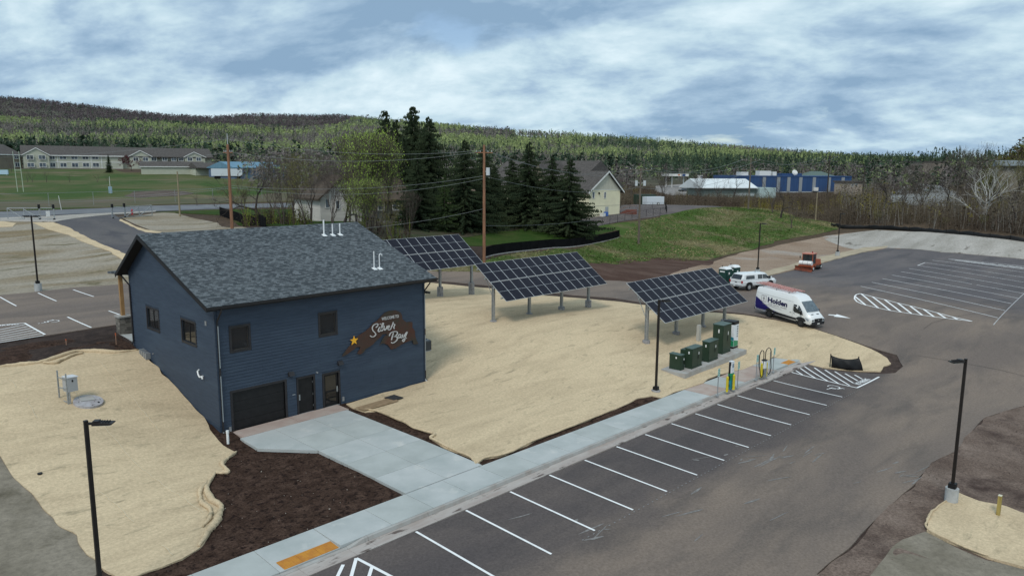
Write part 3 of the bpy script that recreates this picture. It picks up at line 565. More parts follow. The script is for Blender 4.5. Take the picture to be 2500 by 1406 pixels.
def ground_text(body, a, b_, up, h, **k):
    a = G(*a); b_ = G(*b_); up = G(*up); ex = b_-a; ex[2] = 0; ey = up-a; ey[2] = 0
    ey = ey - ex*(ex@ey)/(ex@ex)
    return text_on(body, 'marking_text', m_paint, parking, (a[0], a[1], 0), ex, ey, width=float(np.linalg.norm(ex)), height=h, bold=.03, ground=True, off=.085)
ground_text('NO PARKING', (2098, 942), (2126, 929), (2090, 936), .42)
ground_text('NO PARKING', (-60, 803), (45, 795), (-50, 797), .45)
def wheelchair(c, ex, ey, s_):
    c = np.array(c[:2]); ex = np.array(ex[:2]); ex = ex/np.hypot(*ex); ey = np.array(ey[:2]); ey = ey/np.hypot(*ey)
    def S(u, v): return c+ex*u*s_+ey*v*s_
    def seg(a, b, w=.12): stripe(S(*a), S(*b), w*s_*.6, off=.083, name='marking_symbol')
    import math as m_
    prev = None
    for k in range(11):
        t = R_(150+k*24); q = (.42*m_.cos(t)-.05, .42*m_.sin(t)-.25)
        if prev: seg(prev, q, .13)
        prev = q
    seg((-.12, .55), (-.05, .05), .15); seg((-.1, .28), (.28, .24), .12); seg((-.05, .05), (.34, .02), .14); seg((.34, .02), (.5, -.45), .14); seg((.48, -.45), (.68, -.4), .12); seg((-.2, .72), (-.08, .72), .2)
wheelchair(G(2034, 949), (0, -1), (-1, 0), .95)
wheelchair(G(120, 788), (0, 1), (-1, 0), .95)
# rear car park lines
for a, b_ in (((-70, 745), (-20, 775)), ((0, 727), (40, 749)), ((93, 717), (138, 737)), ((179, 709), (229, 726)), ((165, 776), (223, 802)), ((266, 761), (300, 773)), ((-50, 778), (-10, 800)), ((-90, 805), (-30, 792))): stripe(G(*a), G(*b_), .12)
stripe(G(-40, 799), G(60, 791), .14); stripe(G(60, 791), G(110, 819), .14)
for k in range(7):
    u = k/6; p = A(60+50*u*.95, 791+28*u*.95, 3.3); q = p+np.array([-4.2*(1-.25*u)-1.2, -.4-2.0*(1-u), 0]); stripe(p, q, .12)
# far lot lines
FLN = [((2101.3, 700.3), (2436, 777.6)), ((2128.3, 690.5), (2454, 760)), ((2154, 681.5), (2470, 743)), ((2177.8, 672.9), (2487, 730)), ((2199.4, 664.4), (2373, 694.5)), ((2384, 697), (2500, 718)), ((2220, 657), (2520, 708)), ((2240, 649.5), (2540, 697)), ((2258, 642.5), (2560, 688)), ((2276, 636.5), (2580, 677)), ((2315, 633.6), (2600, 668))]
for a, b_ in FLN: stripe(G(*a), G(*b_), .11)
stripe(G(2240, 649.5), G(2258, 642.5), .11)
for k in range(9): 
    a = (2333+k*21, 636+k*2.1); stripe(G(*a), G(a[0]+60, a[1]+9+k*.4), .13)
stripe(G(2315, 633.6), G(2520, 653), .12); stripe(G(2330, 637), G(2500, 659), .12)
stripe(G(2500, 718), G(2425, 795), .07, mt=m_paint_thin)
# hatched teardrop island
up_e = [(2086, 731), (2087, 724), (2091, 720.5), (2100, 718), (2130, 726), (2160, 733), (2190, 741), (2225, 749), (2260, 758), (2320, 774), (2373, 786)]
lo_e = [(2086, 731), (2092, 738), (2103, 743), (2115, 746.5), (2144, 753.5), (2175, 760), (2205, 764.5), (2240, 769.5), (2280, 775), (2330, 781), (2373, 786)]
for ed in (up_e, lo_e):
    g = [G(*q) for q in ed]
    for a, b_ in zip(g[:-1], g[1:]): stripe(a, b_, .16)
for a, b_ in (((2087, 725), (2114, 747)), ((2102, 718.5), (2144, 753.5)), ((2130, 726), (2173, 759.5)), ((2160, 733.5), (2200, 764)), ((2191, 741), (2226, 768)), ((2222, 749), (2252, 771.5)), ((2255, 757), (2280, 775)), ((2288, 765), (2308, 778)), ((2325, 775), (2338, 782))): stripe(G(*a), G(*b_), .2)
# direction arrow
ar = [G(*q)[:2] for q in [(2023, 769), (2040, 770.4), (2043, 768.6), (2077, 778.8), (2035, 774.5), (2038, 772.6), (2022, 770.8)]]
flat([tuple(p) for p in ar], 'marking_arrow')
m_seam = mat('asphalt_seam', (.05, .045, .045), rough=.9)
for sq in ([(2255, 805), (2275, 790), (2330, 775), (2420, 762), (2520, 750)], [(2240, 870), (2330, 884), (2440, 905), (2520, 925)]):
    gq = [G(*q) for q in sq]
    for a, b_ in zip(gq[:-1], gq[1:]): stripe(a, b_, .035, mt=m_seam, name='paving_seam')
# scuffs of pale dust on the aisle: thin irregular smears along the wheel tracks
m_scuff = mat('pale_scuff', (.24, .23, .225), (.16, .148, .14), scale=5, detail=8, rough=.9, lo=.35, hi=.6)
rsf = random.Random(9)
for (qx, qy, nn, sx, sy) in ((1880, 1120, 22, 75, 20), (2180, 1165, 10, 60, 18), (1420, 1290, 6, 90, 20), (1660, 1260, 6, 90, 30)):
    for k in range(nn):
        c = G(qx+rsf.gauss(0, sx), qy+rsf.gauss(0, sy)); an = R_(-12)+rsf.gauss(0, .25); l_ = rsf.uniform(.15, .9); w_ = rsf.uniform(.02, .07)
        pts = [(c[0]+math.cos(an)*l_*math.cos(t)-math.sin(an)*w_*math.sin(t)*(.5+rsf.random()), c[1]+math.sin(an)*l_*math.cos(t)+math.cos(an)*w_*math.sin(t)*(.5+rsf.random())) for t in np.linspace(0, 5.9, 11)]
        flat(pts, 'dust_smear', m_scuff, off=.073)

# ------------------------------------------------------------------ blue building
BX0, BX1, BY0, BY1 = 16.88, 31.2, 38.09, 50.2
EX0, EX1 = 16.26, 31.8
YE, ZE, YR, ZR, YB, ZB = 37.51, 7.36, 46.5, 10.58, 50.75, 7.83
def roofz(y): return ZE+(ZR-ZE)*(y-YE)/(YR-YE) if y <= YR else ZR+(ZB-ZR)*(y-YR)/(YB-YR)
m_side = mat('blue_lap_siding', (.034, .051, .080), (.027, .042, .067), scale=2.5, detail=7, rough=.62, bump=.003, bscale=60, stretch=(.5, .5, 3), spec=.35, c3=(.04, .06, .09), scale3=.4)
m_trim = mat('charcoal_trim', (.030, .028, .030), (.022, .021, .023), scale=4, rough=.5)
m_black = mat('black_paint', (.008, .008, .009), (.012, .012, .013), scale=3, rough=.5)
m_soffit = mat('dark_soffit', (.012, .012, .013), rough=.7)
m_glass = mat('window_glass', (.012, .014, .016), rough=.06, spec=.8)
m_galv = mat('galvanised_steel', (.42, .44, .45), (.32, .34, .35), scale=6, rough=.42, metal=.6)
m_whitepvc = mat('white_pipe', (.78, .79, .79), (.68, .69, .70), scale=3, rough=.4)
m_grey_metal = mat('grey_metal', (.30, .31, .32), (.25, .26, .27), scale=4, rough=.5, metal=.3)
# shingles
ms = bpy.data.materials.new('roof_shingles'); ms.use_nodes = True; n = ms.node_tree.nodes; l = ms.node_tree.links; bb = n['Principled BSDF']; bb.inputs['Roughness'].default_value = .93; bb.inputs['Specular IOR Level'].default_value = .15
t = n.new('ShaderNodeTexCoord'); mp = n.new('ShaderNodeMapping'); mp.inputs['Scale'].default_value = (1, 1, 0); l.new(t.outputs['Object'], mp.inputs[0])
br = n.new('ShaderNodeTexBrick'); br.inputs['Color1'].default_value = (.052, .060, .067, 1); br.inputs['Color2'].default_value = (.158, .175, .188, 1); br.inputs['Mortar'].default_value = (.03, .04, .05, 1)
br.inputs['Scale'].default_value = 1; br.inputs['Brick Width'].default_value = .21; br.inputs['Row Height'].default_value = .135; br.inputs['Mortar Size'].default_value = .006; br.inputs['Bias'].default_value = -.1; br.offset_frequency = 2; br.offset = .37
l.new(mp.outputs[0], br.inputs['Vector'])
nz = n.new('ShaderNodeTexNoise'); nz.inputs['Scale'].default_value = 2.3; nz.inputs['Detail'].default_value = 6; l.new(t.outputs['Object'], nz.inputs['Vector'])
mr = n.new('ShaderNodeMapRange'); mr.inputs[1].default_value = .3; mr.inputs[2].default_value = .7; mr.inputs[3].default_value = .9; mr.inputs[4].default_value = 1.15; l.new(nz.outputs['Fac'], mr.inputs[0])
mm = n.new('ShaderNodeVectorMath'); mm.operation = 'SCALE'; l.new(br.outputs['Color'], mm.inputs[0]); l.new(mr.outputs[0], mm.inputs[3]); l.new(mm.outputs[0], bb.inputs['Base Color'])
m_shingle = ms

house = thing('blue_building', 'dark blue two storey building with lap siding, grey shingle roof and wooden porch post', 'building', (BX0, BY0, 0))
W0 = (BX0, BY0, 0)
# sheathing walls behind the boards
b = MB()
fo = [(17.62, .0, 20.76, 2.38), (21.72, .0, 22.72, 2.33), (23.55, .0, 24.58, 2.38), (17.72, 4.76, 18.78, 5.92), (23.2, 4.76, 24.3, 5.92)]   # openings of the front, filled below from measured corners
def px_open(a, b_): p = atY(*a, BY0); q = atY(*b_, BY0); return (min(p[0], q[0]), min(p[2], q[2]), max(p[0], q[0]), max(p[2], q[2]))
GAR = (17.62, .12, 20.76, 2.36)
D1a, D1b = atY(727, 925, BY0), atY(768, 1003, BY0); D2a, D2b = atY(790, 915, BY0), atY(828, 990, BY0)
D1 = (D1a[0], .15, D1b[0]-.02, D1a[2]-.02); D2 = (D2a[0], .15, D2b[0], D2a[2]-.02)
W1a, W1b = atY(563, 801, BY0), atY(608, 848, BY0); W2a, W2b = atY(780, 768, BY0), atY(820, 812, BY0)
W1 = (W1a[0], W1b[2]-.02, W1b[0], W1a[2]); W2 = (W2a[0], W2b[2], W2b[0], W2a[2])
FO = [GAR, D1, D2, W1, W2]
SW = []
for a, b_ in (((444, 781), (480, 842)), ((359, 752), (390, 806))):
    p, q = atX(*a, BX0), atX(*b_, BX0); SW.append((min(p[1], q[1]), 4.74, max(p[1], q[1]), 5.95))
def wall_cells(u0, u1, v0, v1, holes):
    us = sorted(set([u0, u1]+[h[0] for h in holes]+[h[2] for h in holes])); vs = sorted(set([v0, v1]+[h[1] for h in holes]+[h[3] for h in holes])); o = []
    for a, b_ in zip(us[:-1], us[1:]):
        for c, d in zip(vs[:-1], vs[1:]):
            if not any(h[0] <= (a+b_)/2 <= h[2] and h[1] <= (c+d)/2 <= h[3] for h in holes): o.append((a, c, b_, d))
    return o
for (u0, v0, u1, v1) in wall_cells(BX0, BX1, -.6, roofz(BY0)-.12, FO): b.box(u0, BY0, v0, u1, BY0+.15, v1)
for (u0, v0, u1, v1) in wall_cells(BY0+.151, BY1, -.6, 7.2, SW): b.box(BX0, u0, v0, BX0+.15, u1, v1)
for X in (BX0, BX1-.15):
    pts = [(X, BY0+.151, 7.2), (X, BY1, 7.2), (X, BY1, roofz(BY1)-.15), (X, YR, ZR-.16), (X, BY0+.151, roofz(BY0+.15)-.15)]; b.prism(pts, (.15, 0, 0))
b.box(BX1-.15, BY0+.151, -.6, BX1, BY1, 7.2); b.box(BX0+.151, BY1-.15, -.6, BX1-.151, BY1, roofz(BY1)-.15)
b.box(BX0+.151, BY0+.151, 3.0, BX1-.151, BY1-.151, 3.2)
b.build('wall', m_side, house, world=W0)
# lap boards, each a board of its own
EXPO = .178
def board_front(x0, x1, z, h):
    q = MB(); y = BY0-.002
    q.hexa([(x0, y-.036, z), (x1, y-.036, z), (x1, y, z), (x0, y, z), (x0, y-.005, z+h), (x1, y-.005, z+h), (x1, y, z+h), (x0, y, z+h)])
    return q.build('siding_board', m_side, house, world=W0)
def board_side(y0, y1, z, h, y0t=None, y1t=None):
    q = MB(); x = BX0-.002; y0t = y0 if y0t is None else y0t; y1t = y1 if y1t is None else y1t
    q.hexa([(x-.036, y0, z), (x, y0, z), (x, y1, z), (x-.036, y1, z), (x-.005, y0t, z+h), (x, y0t, z+h), (x, y1t, z+h), (x-.005, y1t, z+h)])
    return q.build('siding_board', m_side, house, world=W0)
def spans(u0, u1, z, h, holes, tr=.13):
    segs = [(u0, u1)]
    for hh in holes:
        if hh[1]-tr < z+h*.6 and hh[3]+tr > z+h*.4:
            ns = []
            for s0, s1 in segs:
                a, c = hh[0]-tr, hh[2]+tr
                if c <= s0 or a >= s1: ns.append((s0, s1)); continue
                if a > s0: ns.append((s0, a))
                if c < s1: ns.append((c, s1))
            segs = ns
    return segs
rj = random.Random(3)
z = -.05; k = 0
while z < 7.28:
    for s0, s1 in spans(BX0+.12, BX1-.12, z, EXPO, FO):
        # butt joints at irregular places on long runs
        cur = s0
        while s1-cur > 4.9:
            nx = cur+3.66+rj.choice((0, -.6, -1.2)); board_front(cur, nx-.004, z, EXPO-.002); cur = nx
        board_front(cur, s1, z, EXPO-.002)
    z += EXPO
z = -.05
def sidelim(zz_):   # y range of the gable at this height
    lo = BY0+.1; hi = BY1-.1
    if zz_ > roofz(BY0)-.2: lo = max(lo, YE+(zz_+.17-ZE)*(YR-YE)/(ZR-ZE))
    if zz_ > roofz(BY1)-.2: hi = min(hi, YR+(zz_+.17-ZR)*(YB-YR)/(ZB-ZR))
    return lo, hi
while z < 10.35:
    (a0, a1), (b0, b1) = sidelim(z), sidelim(z+EXPO)
    if b1-b0 > .05:
        ss = spans(a0, a1, z, EXPO, SW)
        for s0, s1 in ss:
            t0 = b0 if s0 == a0 else s0; t1 = b1 if s1 == a1 else s1
            board_side(s0, s1, z, EXPO-.002, t0, t1)
    z += EXPO
# corner trims
for x, y in ((BX0-.045, BY0-.045), (BX1-.075, BY0-.045)): MB().box(x, y, -.6, x+.12, y+.12, roofz(BY0)-.2).build('corner_trim', m_side, house, world=W0)
MB().box(BX0-.045, BY1-.1, -.6, BX0+.1, BY1+.02, roofz(BY1)-.2).build('corner_trim', m_side, house, world=W0)
# roof: deck, stepped shingle courses, fascia, soffits, gutter
b = MB(); th = .16
for X0_, X1_ in ((EX0, EX1),):
    b.prism([(X0_, YE, ZE-th), (X0_, YR, ZR-th), (X0_, YB, ZB-th), (X0_, YB, ZB), (X0_, YR, ZR), (X0_, YE, ZE)], (X1_-X0_, 0, 0))
roof = b.build('roof', m_soffit, house, world=W0)
b = MB(); n_c = 71
for (ya, za, yb, zb, nn) in ((YE-.03, ZE-.01, YR, ZR, 71), (YB+.03, ZB-.02, YR, ZR, 36)):
    for i in range(nn):
        t0, t1 = i/nn, (i+1)/nn; y0 = ya+(yb-ya)*t0; z0 = za+(zb-za)*t0; y1 = ya+(yb-ya)*t1; z1 = za+(zb-za)*t1
        b.quad((EX0-.02, y0, z0+.018), (EX1+.02, y0, z0+.018), (EX1+.02, y1, z1+.006), (EX0-.02, y1, z1+.006)); b.quad((EX0-.02, y0, z0+.003), (EX1+.02, y0, z0+.003), (EX1+.02, y0, z0+.018), (EX0-.02, y0, z0+.018))
sh = b.build('shingle', m_shingle, roof, world=W0); sh['kind'] = 'stuff'
b = MB(); b.prism([(EX0-.025, YR-.14, ZR-.035), (EX0-.025, YR, ZR+.03), (EX0-.025, YR+.12, ZR-.06)], (EX1-EX0+.05, 0, 0)); b.build('ridge_cap', m_shingle, roof, world=W0)
for X in (EX0-.045, EX1+.002):
    MB().prism([(X, YE-.03, ZE-.26), (X, YR, ZR-.27), (X, YR, ZR-.02), (X, YE-.03, ZE-.02)], (.04, 0, 0)).build('rake_board', m_black, roof, world=W0)
    MB().prism([(X, YB+.03, ZB-.26), (X, YR+.001, ZR-.27), (X, YR+.001, ZR-.02), (X, YB+.03, ZB-.02)], (.04, 0, 0)).build('rake_board', m_black, roof, world=W0)
MB().box(EX0-.02, YE-.02, ZE-.24, EX1+.02, YE+.02, ZE-.03).build('fascia', m_black, roof, world=W0)
# gutter: open trough
b = MB(); rs = []
for x in (EX0-.03, EX1+.1): rs.append([(x, YE-.02, ZE-.03), (x, YE-.02, ZE-.14), (x, YE-.11, ZE-.14), (x, YE-.14, ZE-.02), (x, YE-.125, ZE-.02), (x, YE-.10, ZE-.125), (x, YE-.035, ZE-.125), (x, YE-.035, ZE-.03)])
b.loft(rs); b.build('gutter', m_trim, roof, world=W0)
b = MB(); rs = [[(x, y+YB+.09, z) for (x, y, z) in [(x, 0.02-.09, ZB-.05), (x, .02-.09, ZB-.16), (x, .10-.09, ZB-.16), (x, .12-.09, ZB-.05)]] for x in (EX0-.03, EX1+.03)]; b.loft(rs).build('gutter', m_trim, roof, world=W0)
# downspouts (white inside a dark strap run, as seen)
def spout(x, y, zt, zb, dx=0, wm_=m_trim):
    t_ = MB(); t_.path([(x, YE-.07, ZE-.14), (x, YE-.05, ZE-.3), (x, y-.07, zt-.75), (x, y-.07, zt-1.0)], .045, 8); t_.build('downspout', m_trim, house, world=W0)
    MB().box(x-.04, y-.12, zb+.3, x+.04, y-.045, zt-1.0).build('downspout', m_trim, house, world=W0)
    for a, c in ((zt-1.0, zt-3.3), (zt-3.75, zb+.9)):
        if a > c: MB().box(x-.025, y-.135, c, x+.025, y-.121, a).build('downspout_face', mat('downspout_pale', (.32, .35, .37), rough=.35, metal=.4), house, world=W0)
    t_ = MB(); t_.path([(x, y-.08, zb+.32), (x, y-.1, zb+.18), (x+dx, y-.25, zb+.1)], .05, 8); t_.build('downspout_elbow', m_galv, house, world=W0)
spout(BX0+.1, BY0-.02, 7.2, .0, .12); spout(BX1+.02, BY0+.05, 7.2, .1, .1)
t_ = MB(); t_.path([(BX0-.3, YB+.05, ZB-.15), (BX0-.28, BY1-.0, ZB-.4), (BX0-.08, BY1-.12, ZB-.75), (BX0-.08, BY1-.12, 3.45), (BX0-.25, BY1-.35, 3.3)], .05, 8); t_.build('downspout', m_trim, house, world=W0)
# windows
def window_front(r, name='window'):
    x0, z0, x1, z1 = r; w = thing_part(name)
    tr = MB(); T = .12; y = BY0-.045
    for a in ((x0-T, z0-T, x0, z1+T), (x1, z0-T, x1+T, z1+T), (x0, z1, x1, z1+T), (x0, z0-T, x1, z0)): tr.box(a[0], y, a[1], a[2], y+.047, a[3])
    o = tr.build('window', m_trim, house, world=W0)
    f = MB(); s_ = .05
    for a in ((x0, z0, x0+s_, z1), (x1-s_, z0, x1, z1), (x0+s_, z1-s_, x1-s_, z1), (x0+s_, z0, x1-s_, z0+s_)): f.box(a[0], BY0+.03, a[1], a[2], BY0+.09, a[3])
    f.build('frame', mat('bronze_frame', (.05, .042, .034), rough=.5), o, world=W0)
    MB().box(x0+s_, BY0+.055, z0+s_, x1-s_, BY0+.062, z1-s_).build('pane', m_glass, o, world=W0)
def thing_part(n): return None
window_front(W1); window_front(W2)
for (y0, z0, y1, z1) in SW:
    tr = MB(); T = .11; x = BX0-.045
    for a in ((y0-T, z0-T, y0, z1+T), (y1, z0-T, y1+T, z1+T), (y0, z1, y1, z1+T), (y0, z0-T, y1, z0)): tr.box(x, a[0], a[1], x+.047, a[2], a[3])
    o = tr.build('window', m_trim, house, world=W0); f = MB(); s_ = .05; ym = (y0+y1)/2
    for a in ((y0, z0, y0+s_, z1), (y1-s_, z0, y1, z1), (y0+s_, z1-s_, y1-s_, z1), (y0+s_, z0, y1-s_, z0+s_), (ym-.04, z0+s_, ym+.04, z1-s_)): f.box(BX0+.03, a[0], a[1], BX0+.09, a[2], a[3])
    f.build('frame', m_black, o, world=W0)
    for a, c in ((y0+s_, ym-.04), (ym+.04, y1-s_)): MB().box(BX0+.055, a, z0+s_, BX0+.062, c, z1-s_).build('pane', m_glass, o, world=W0)
    if y0 > 45:
        for i in range(5): MB().box(BX0+.1, y0+s_, z1-.12-i*.1, BX0+.125, ym-.05, z1-.07-i*.1).build('blind_slat', m_whitepvc, o, world=W0)
# garage door and doors
def casing(r, T=.13, base=True):
    x0, z0, x1, z1 = r; tr = MB()
    for a in ((x0-T, z0-.1, x0, z1+T), (x1, z0-.1, x1+T, z1+T), (x0, z1, x1, z1+T)): tr.box(a[0], BY0-.045, a[1], a[2], BY0+.12, a[3])
    return tr
g = casing(GAR).build('garage_door', m_trim, house, world=W0)
npn = 4
for i in range(npn):
    z0 = GAR[1]+.02+(GAR[3]-GAR[1]-.02)*i/npn; z1 = GAR[1]+.02+(GAR[3]-GAR[1]-.02)*(i+1)/npn-.012
    MB().box(GAR[0]+.01, BY0+.06, z0, GAR[2]-.01, BY0+.1, z1).build('door_panel', m_black, g, world=W0)
d1 = casing(D1, .11).build('door', m_trim, house, world=W0)
MB().box(D1[0]+.01, BY0+.05, D1[1]+.03, D1[2]-.01, BY0+.1, D1[3]).build('leaf', m_black, d1, world=W0)
MB().box(D1[0]+.05, BY0+.03, D1[1]+.85, D1[0]+.13, BY0+.049, D1[1]+1.2).build('handle', m_galv, d1, world=W0)
MB().box(D1[0], BY0-.05, D1[1]-.03, D1[2], BY0+.1, D1[1]+.028).build('threshold', m_galv, d1, world=W0)
for zz_ in (.3, 1.0, 1.75): MB().box(D1[2]-.035, BY0+.035, D1[1]+zz_, D1[2]-.015, BY0+.049, D1[1]+zz_+.12).build('hinge', m_galv, d1, world=W0)
d2 = casing(D2, .11).build('door', m_trim, house, world=W0)
lf = MB(); x0, z0, x1, z1 = D2[0]+.01, D2[1]+.03, D2[2]-.01, D2[3]
for a in ((x0, z0, x0+.12, z1), (x1-.12, z0, x1, z1), (x0+.12, z1-.13, x1-.12, z1), (x0+.12, z0, x1-.12, z0+.22), (x0+.12, z0+.85, x1-.12, z0+.98)): lf.box(a[0], BY0+.05, a[1], a[2], BY0+.1, a[3])
lf.build('leaf', m_black, d2, world=W0)
for a, c in ((z0+.22, z0+.85), (z0+.98, z1-.13)): MB().box(x0+.12, BY0+.07, a, x1-.12, BY0+.076, c).build('pane', m_glass, d2, world=W0)
MB().box(x1-.11, BY0+.03, z0+.8, x1-.02, BY0+.049, z0+1.15).build('handle', m_galv, d2, world=W0)
MB().box(D2[0], BY0-.05, D2[1]-.03, D2[2], BY0+.1, D2[1]+.028).build('threshold', m_galv, d2, world=W0)
# porch: stone pier, timber post and small porch roof
pp = A(303, 812, 3.35); px0, py0 = pp[0]+.1, pp[1]+.25
b = MB(); m_stone = mat('ledge_stone', (.16, .145, .125), (.10, .092, .082), scale=2, rough=.9, bump=.02, bscale=9)
m_stone2 = mat('ledge_stone_b', (.22, .20, .175), (.15, .14, .12), scale=2, rough=.9, bump=.02, bscale=9)
MB().box(px0-.34, py0-.34, 3.1, px0+.34, py0+.34, 4.42).build('pier_core', m_stone, house, world=W0)
for j in range(9):
    zz_ = 3.2+j*.135; sh_ = rj.uniform(-.1, .1)
    for sgn in (0, 1):
        for (u0, u1) in ((-.37, -.05+sh_), (-.05+sh_+.012, .37)):
            dp = rj.uniform(.02, .05); mt = rj.choice((m_stone, m_stone2))
            if sgn == 0: MB().box(px0+u0, py0-.341-dp, zz_, px0+u1, py0-.341, zz_+.122).build('stone', mt, house, world=W0)
            else: MB().box(px0-.341-dp, py0+u0, zz_, px0-.341, py0+u1, zz_+.122).build('stone', mt, house, world=W0)
MB().box(px0-.44, py0-.44, 4.42, px0+.44, py0+.44, 4.52).build('pier_cap', m_conc_curb, house, world=W0)
MB().box(px0-.11, py0-.11, 4.52, px0+.11, py0+.11, 7.55).build('porch_post', mat('cedar_post', (.42, .25, .11), (.30, .17, .07), scale=3, stretch=(3, 3, .3), rough=.7), house, world=W0)
MB().prism([(px0-.45, 50.76, 7.62), (px0-.45, py0+1.0, 7.35), (px0-.45, py0+1.0, 7.5), (px0-.45, 50.76, 7.8)], (8, 0, 0)).build('porch_roof', m_shingle, house, world=W0)
MB().box(px0-.4, 50.3, 2.7, px0+7, 55.2, 3.28).build('porch_slab', m_conc, house, world=W0)
# vents on the roof
def roofpt(x, y): # where a view line meets the front slope
    d = ray(x, y); s_ = (ZR-ZE)/(YR-YE); t = (ZE - s_*YE - CAMH)/(d[2]-s_*d[1]); return CAM+d*t
for i, (x, yb, yt, hook, r_) in enumerate(((791, 574.5, 537, 0, .052), (812, 574, 547, 0, .042), (830, 573, 546, 0, .042), (913.5, 656, 613.5, 0, .036), (926.5, 655.5, 620, 1, .036))):
    p = roofpt(x, yb); d = ray(x, yt); h = CAMH+d[2]*((p[0]*d[0]+p[1]*d[1])/(d[0]**2+d[1]**2)) - p[2]
    v = MB(); v.box(p[0]-.17, p[1]-.2, p[2]-.04, p[0]+.17, p[1]-.02, p[2]+.02) if 0 else None
    s_ = (ZR-ZE)/(YR-YE)
    v.hexa([(p[0]-.14, p[1]-.2, p[2]+.012-.2*s_), (p[0]+.16, p[1]-.2, p[2]+.012-.2*s_), (p[0]+.16, p[1]+.12, p[2]+.012+.12*s_), (p[0]-.14, p[1]+.12, p[2]+.012+.12*s_), (p[0]-.14, p[1]-.2, p[2]+.03-.2*s_), (p[0]+.16, p[1]-.2, p[2]+.03-.2*s_), (p[0]+.16, p[1]+.12, p[2]+.03+.12*s_), (p[0]-.14, p[1]+.12, p[2]+.03+.12*s_)])
    v.tube((p[0], p[1], p[2]), (p[0], p[1], p[2]+.12), r_+.03, r_+.012, 12)
    if hook: v.path([(p[0], p[1], p[2]), (p[0], p[1], p[2]+h-.12), (p[0]+.03, p[1], p[2]+h-.03), (p[0]+.11, p[1], p[2]+h), (p[0]+.19, p[1], p[2]+h-.04), (p[0]+.21, p[1], p[2]+h-.13)], r_, 12)
    else: v.tube((p[0], p[1], p[2]), (p[0], p[1], p[2]+h), r_, r_, 14)
    v.build('vent_pipe', m_whitepvc, roof, world=W0)
# side wall fittings
p = atX(490, 905, BX0); v = MB(); x = BX0-.05
v.path([(x, p[1]+.1, p[2]+.05), (x-.12, p[1]+.02, p[2]), (x-.14, p[1]-.1, p[2]-.16), (x-.12, p[1]-.2, p[2]-.28), (x-.1, p[1]-.38, p[2]-.25)], .045, 10).build('flue_elbow', m_whitepvc, house, world=W0)
p = atX(498, 918, BX0); MB().path([(BX0, p[1]+.05, p[2]), (BX0-.14, p[1]+.03, p[2]), (BX0-.16, p[1]-.12, p[2]+.02), (BX0-.17, p[1]-.18, p[2]-.1)], .045, 10).build('flue_elbow', m_whitepvc, house, world=W0)
p = atX(504, 789, BX0); MB().box(BX0-.06, p[1]-.09, p[2]-.12, BX0-.022, p[1]+.09, p[2]+.12).build('vent_hood', m_grey_metal, house, world=W0)
p = atX(376, 863, BX0); MB().tube((BX0, p[1], p[2]), (BX0-.1, p[1], p[2]), .04, .04, 10).build('hose_bib', m_grey_metal, house, world=W0)
for k in range(4):
    p = atX(346+k*4.5, 860+k*3.2, BX0-.2); MB().box(BX0-.32, p[1]-.11, p[2]-.18, BX0-.03, p[1]+.11, p[2]+.2).build('meter_box', m_grey_metal, house, world=W0)
# front wall fittings
for (x, y) in ((712, 913), (832, 886)):
    p = atY(x, y, BY0-.15); MB().prism([(p[0]-.17, BY0-.02, p[2]+.12), (p[0]-.17, BY0-.1, p[2]+.12), (p[0]-.17, BY0-.26, p[2]-.1), (p[0]-.17, BY0-.02, p[2]-.14)], (.34, 0, 0)).build('wall_light', m_trim, house, world=W0)
p = atY(775, 909.5, BY0-.1); MB().tube((p[0], BY0, p[2]), (p[0], BY0-.12, p[2]), .06, .05, 12).build('camera_dome', m_grey_metal, house, world=W0)
for (x, y) in ((838, 973), (562, 1047)):
    p = atY(x, y, BY0-.06); MB().box(p[0]-.06, BY0-.1, p[2]-.14, p[0]+.06, BY0-.02, p[2]+.12).build('outlet_box', m_grey_metal, house, world=W0)
p = atY(717, 963, BY0); MB().box(p[0]-.09, BY0-.03, p[2]-.02, p[0]+.09, BY0-.022, p[2]+.03).build('number_plate', m_galv, house, world=W0)
p = atY(1042, 712, BY0-.1); v = MB(); v.box(BX1+.0, p[1]-.05, p[2]-.06, BX1+.12, p[1]+.05, p[2]+.06); v.hexa([(BX1+.1, p[1]-.1, p[2]-.1), (BX1+.4, p[1]-.1, p[2]-.16), (BX1+.4, p[1]+.1, p[2]-.16), (BX1+.1, p[1]+.1, p[2]-.1), (BX1+.12, p[1]-.1, p[2]+.06), (BX1+.42, p[1]-.1, p[2]-.02), (BX1+.42, p[1]+.1, p[2]-.02), (BX1+.12, p[1]+.1, p[2]+.06)])
v.build('corner_light', m_black, house, world=W0)
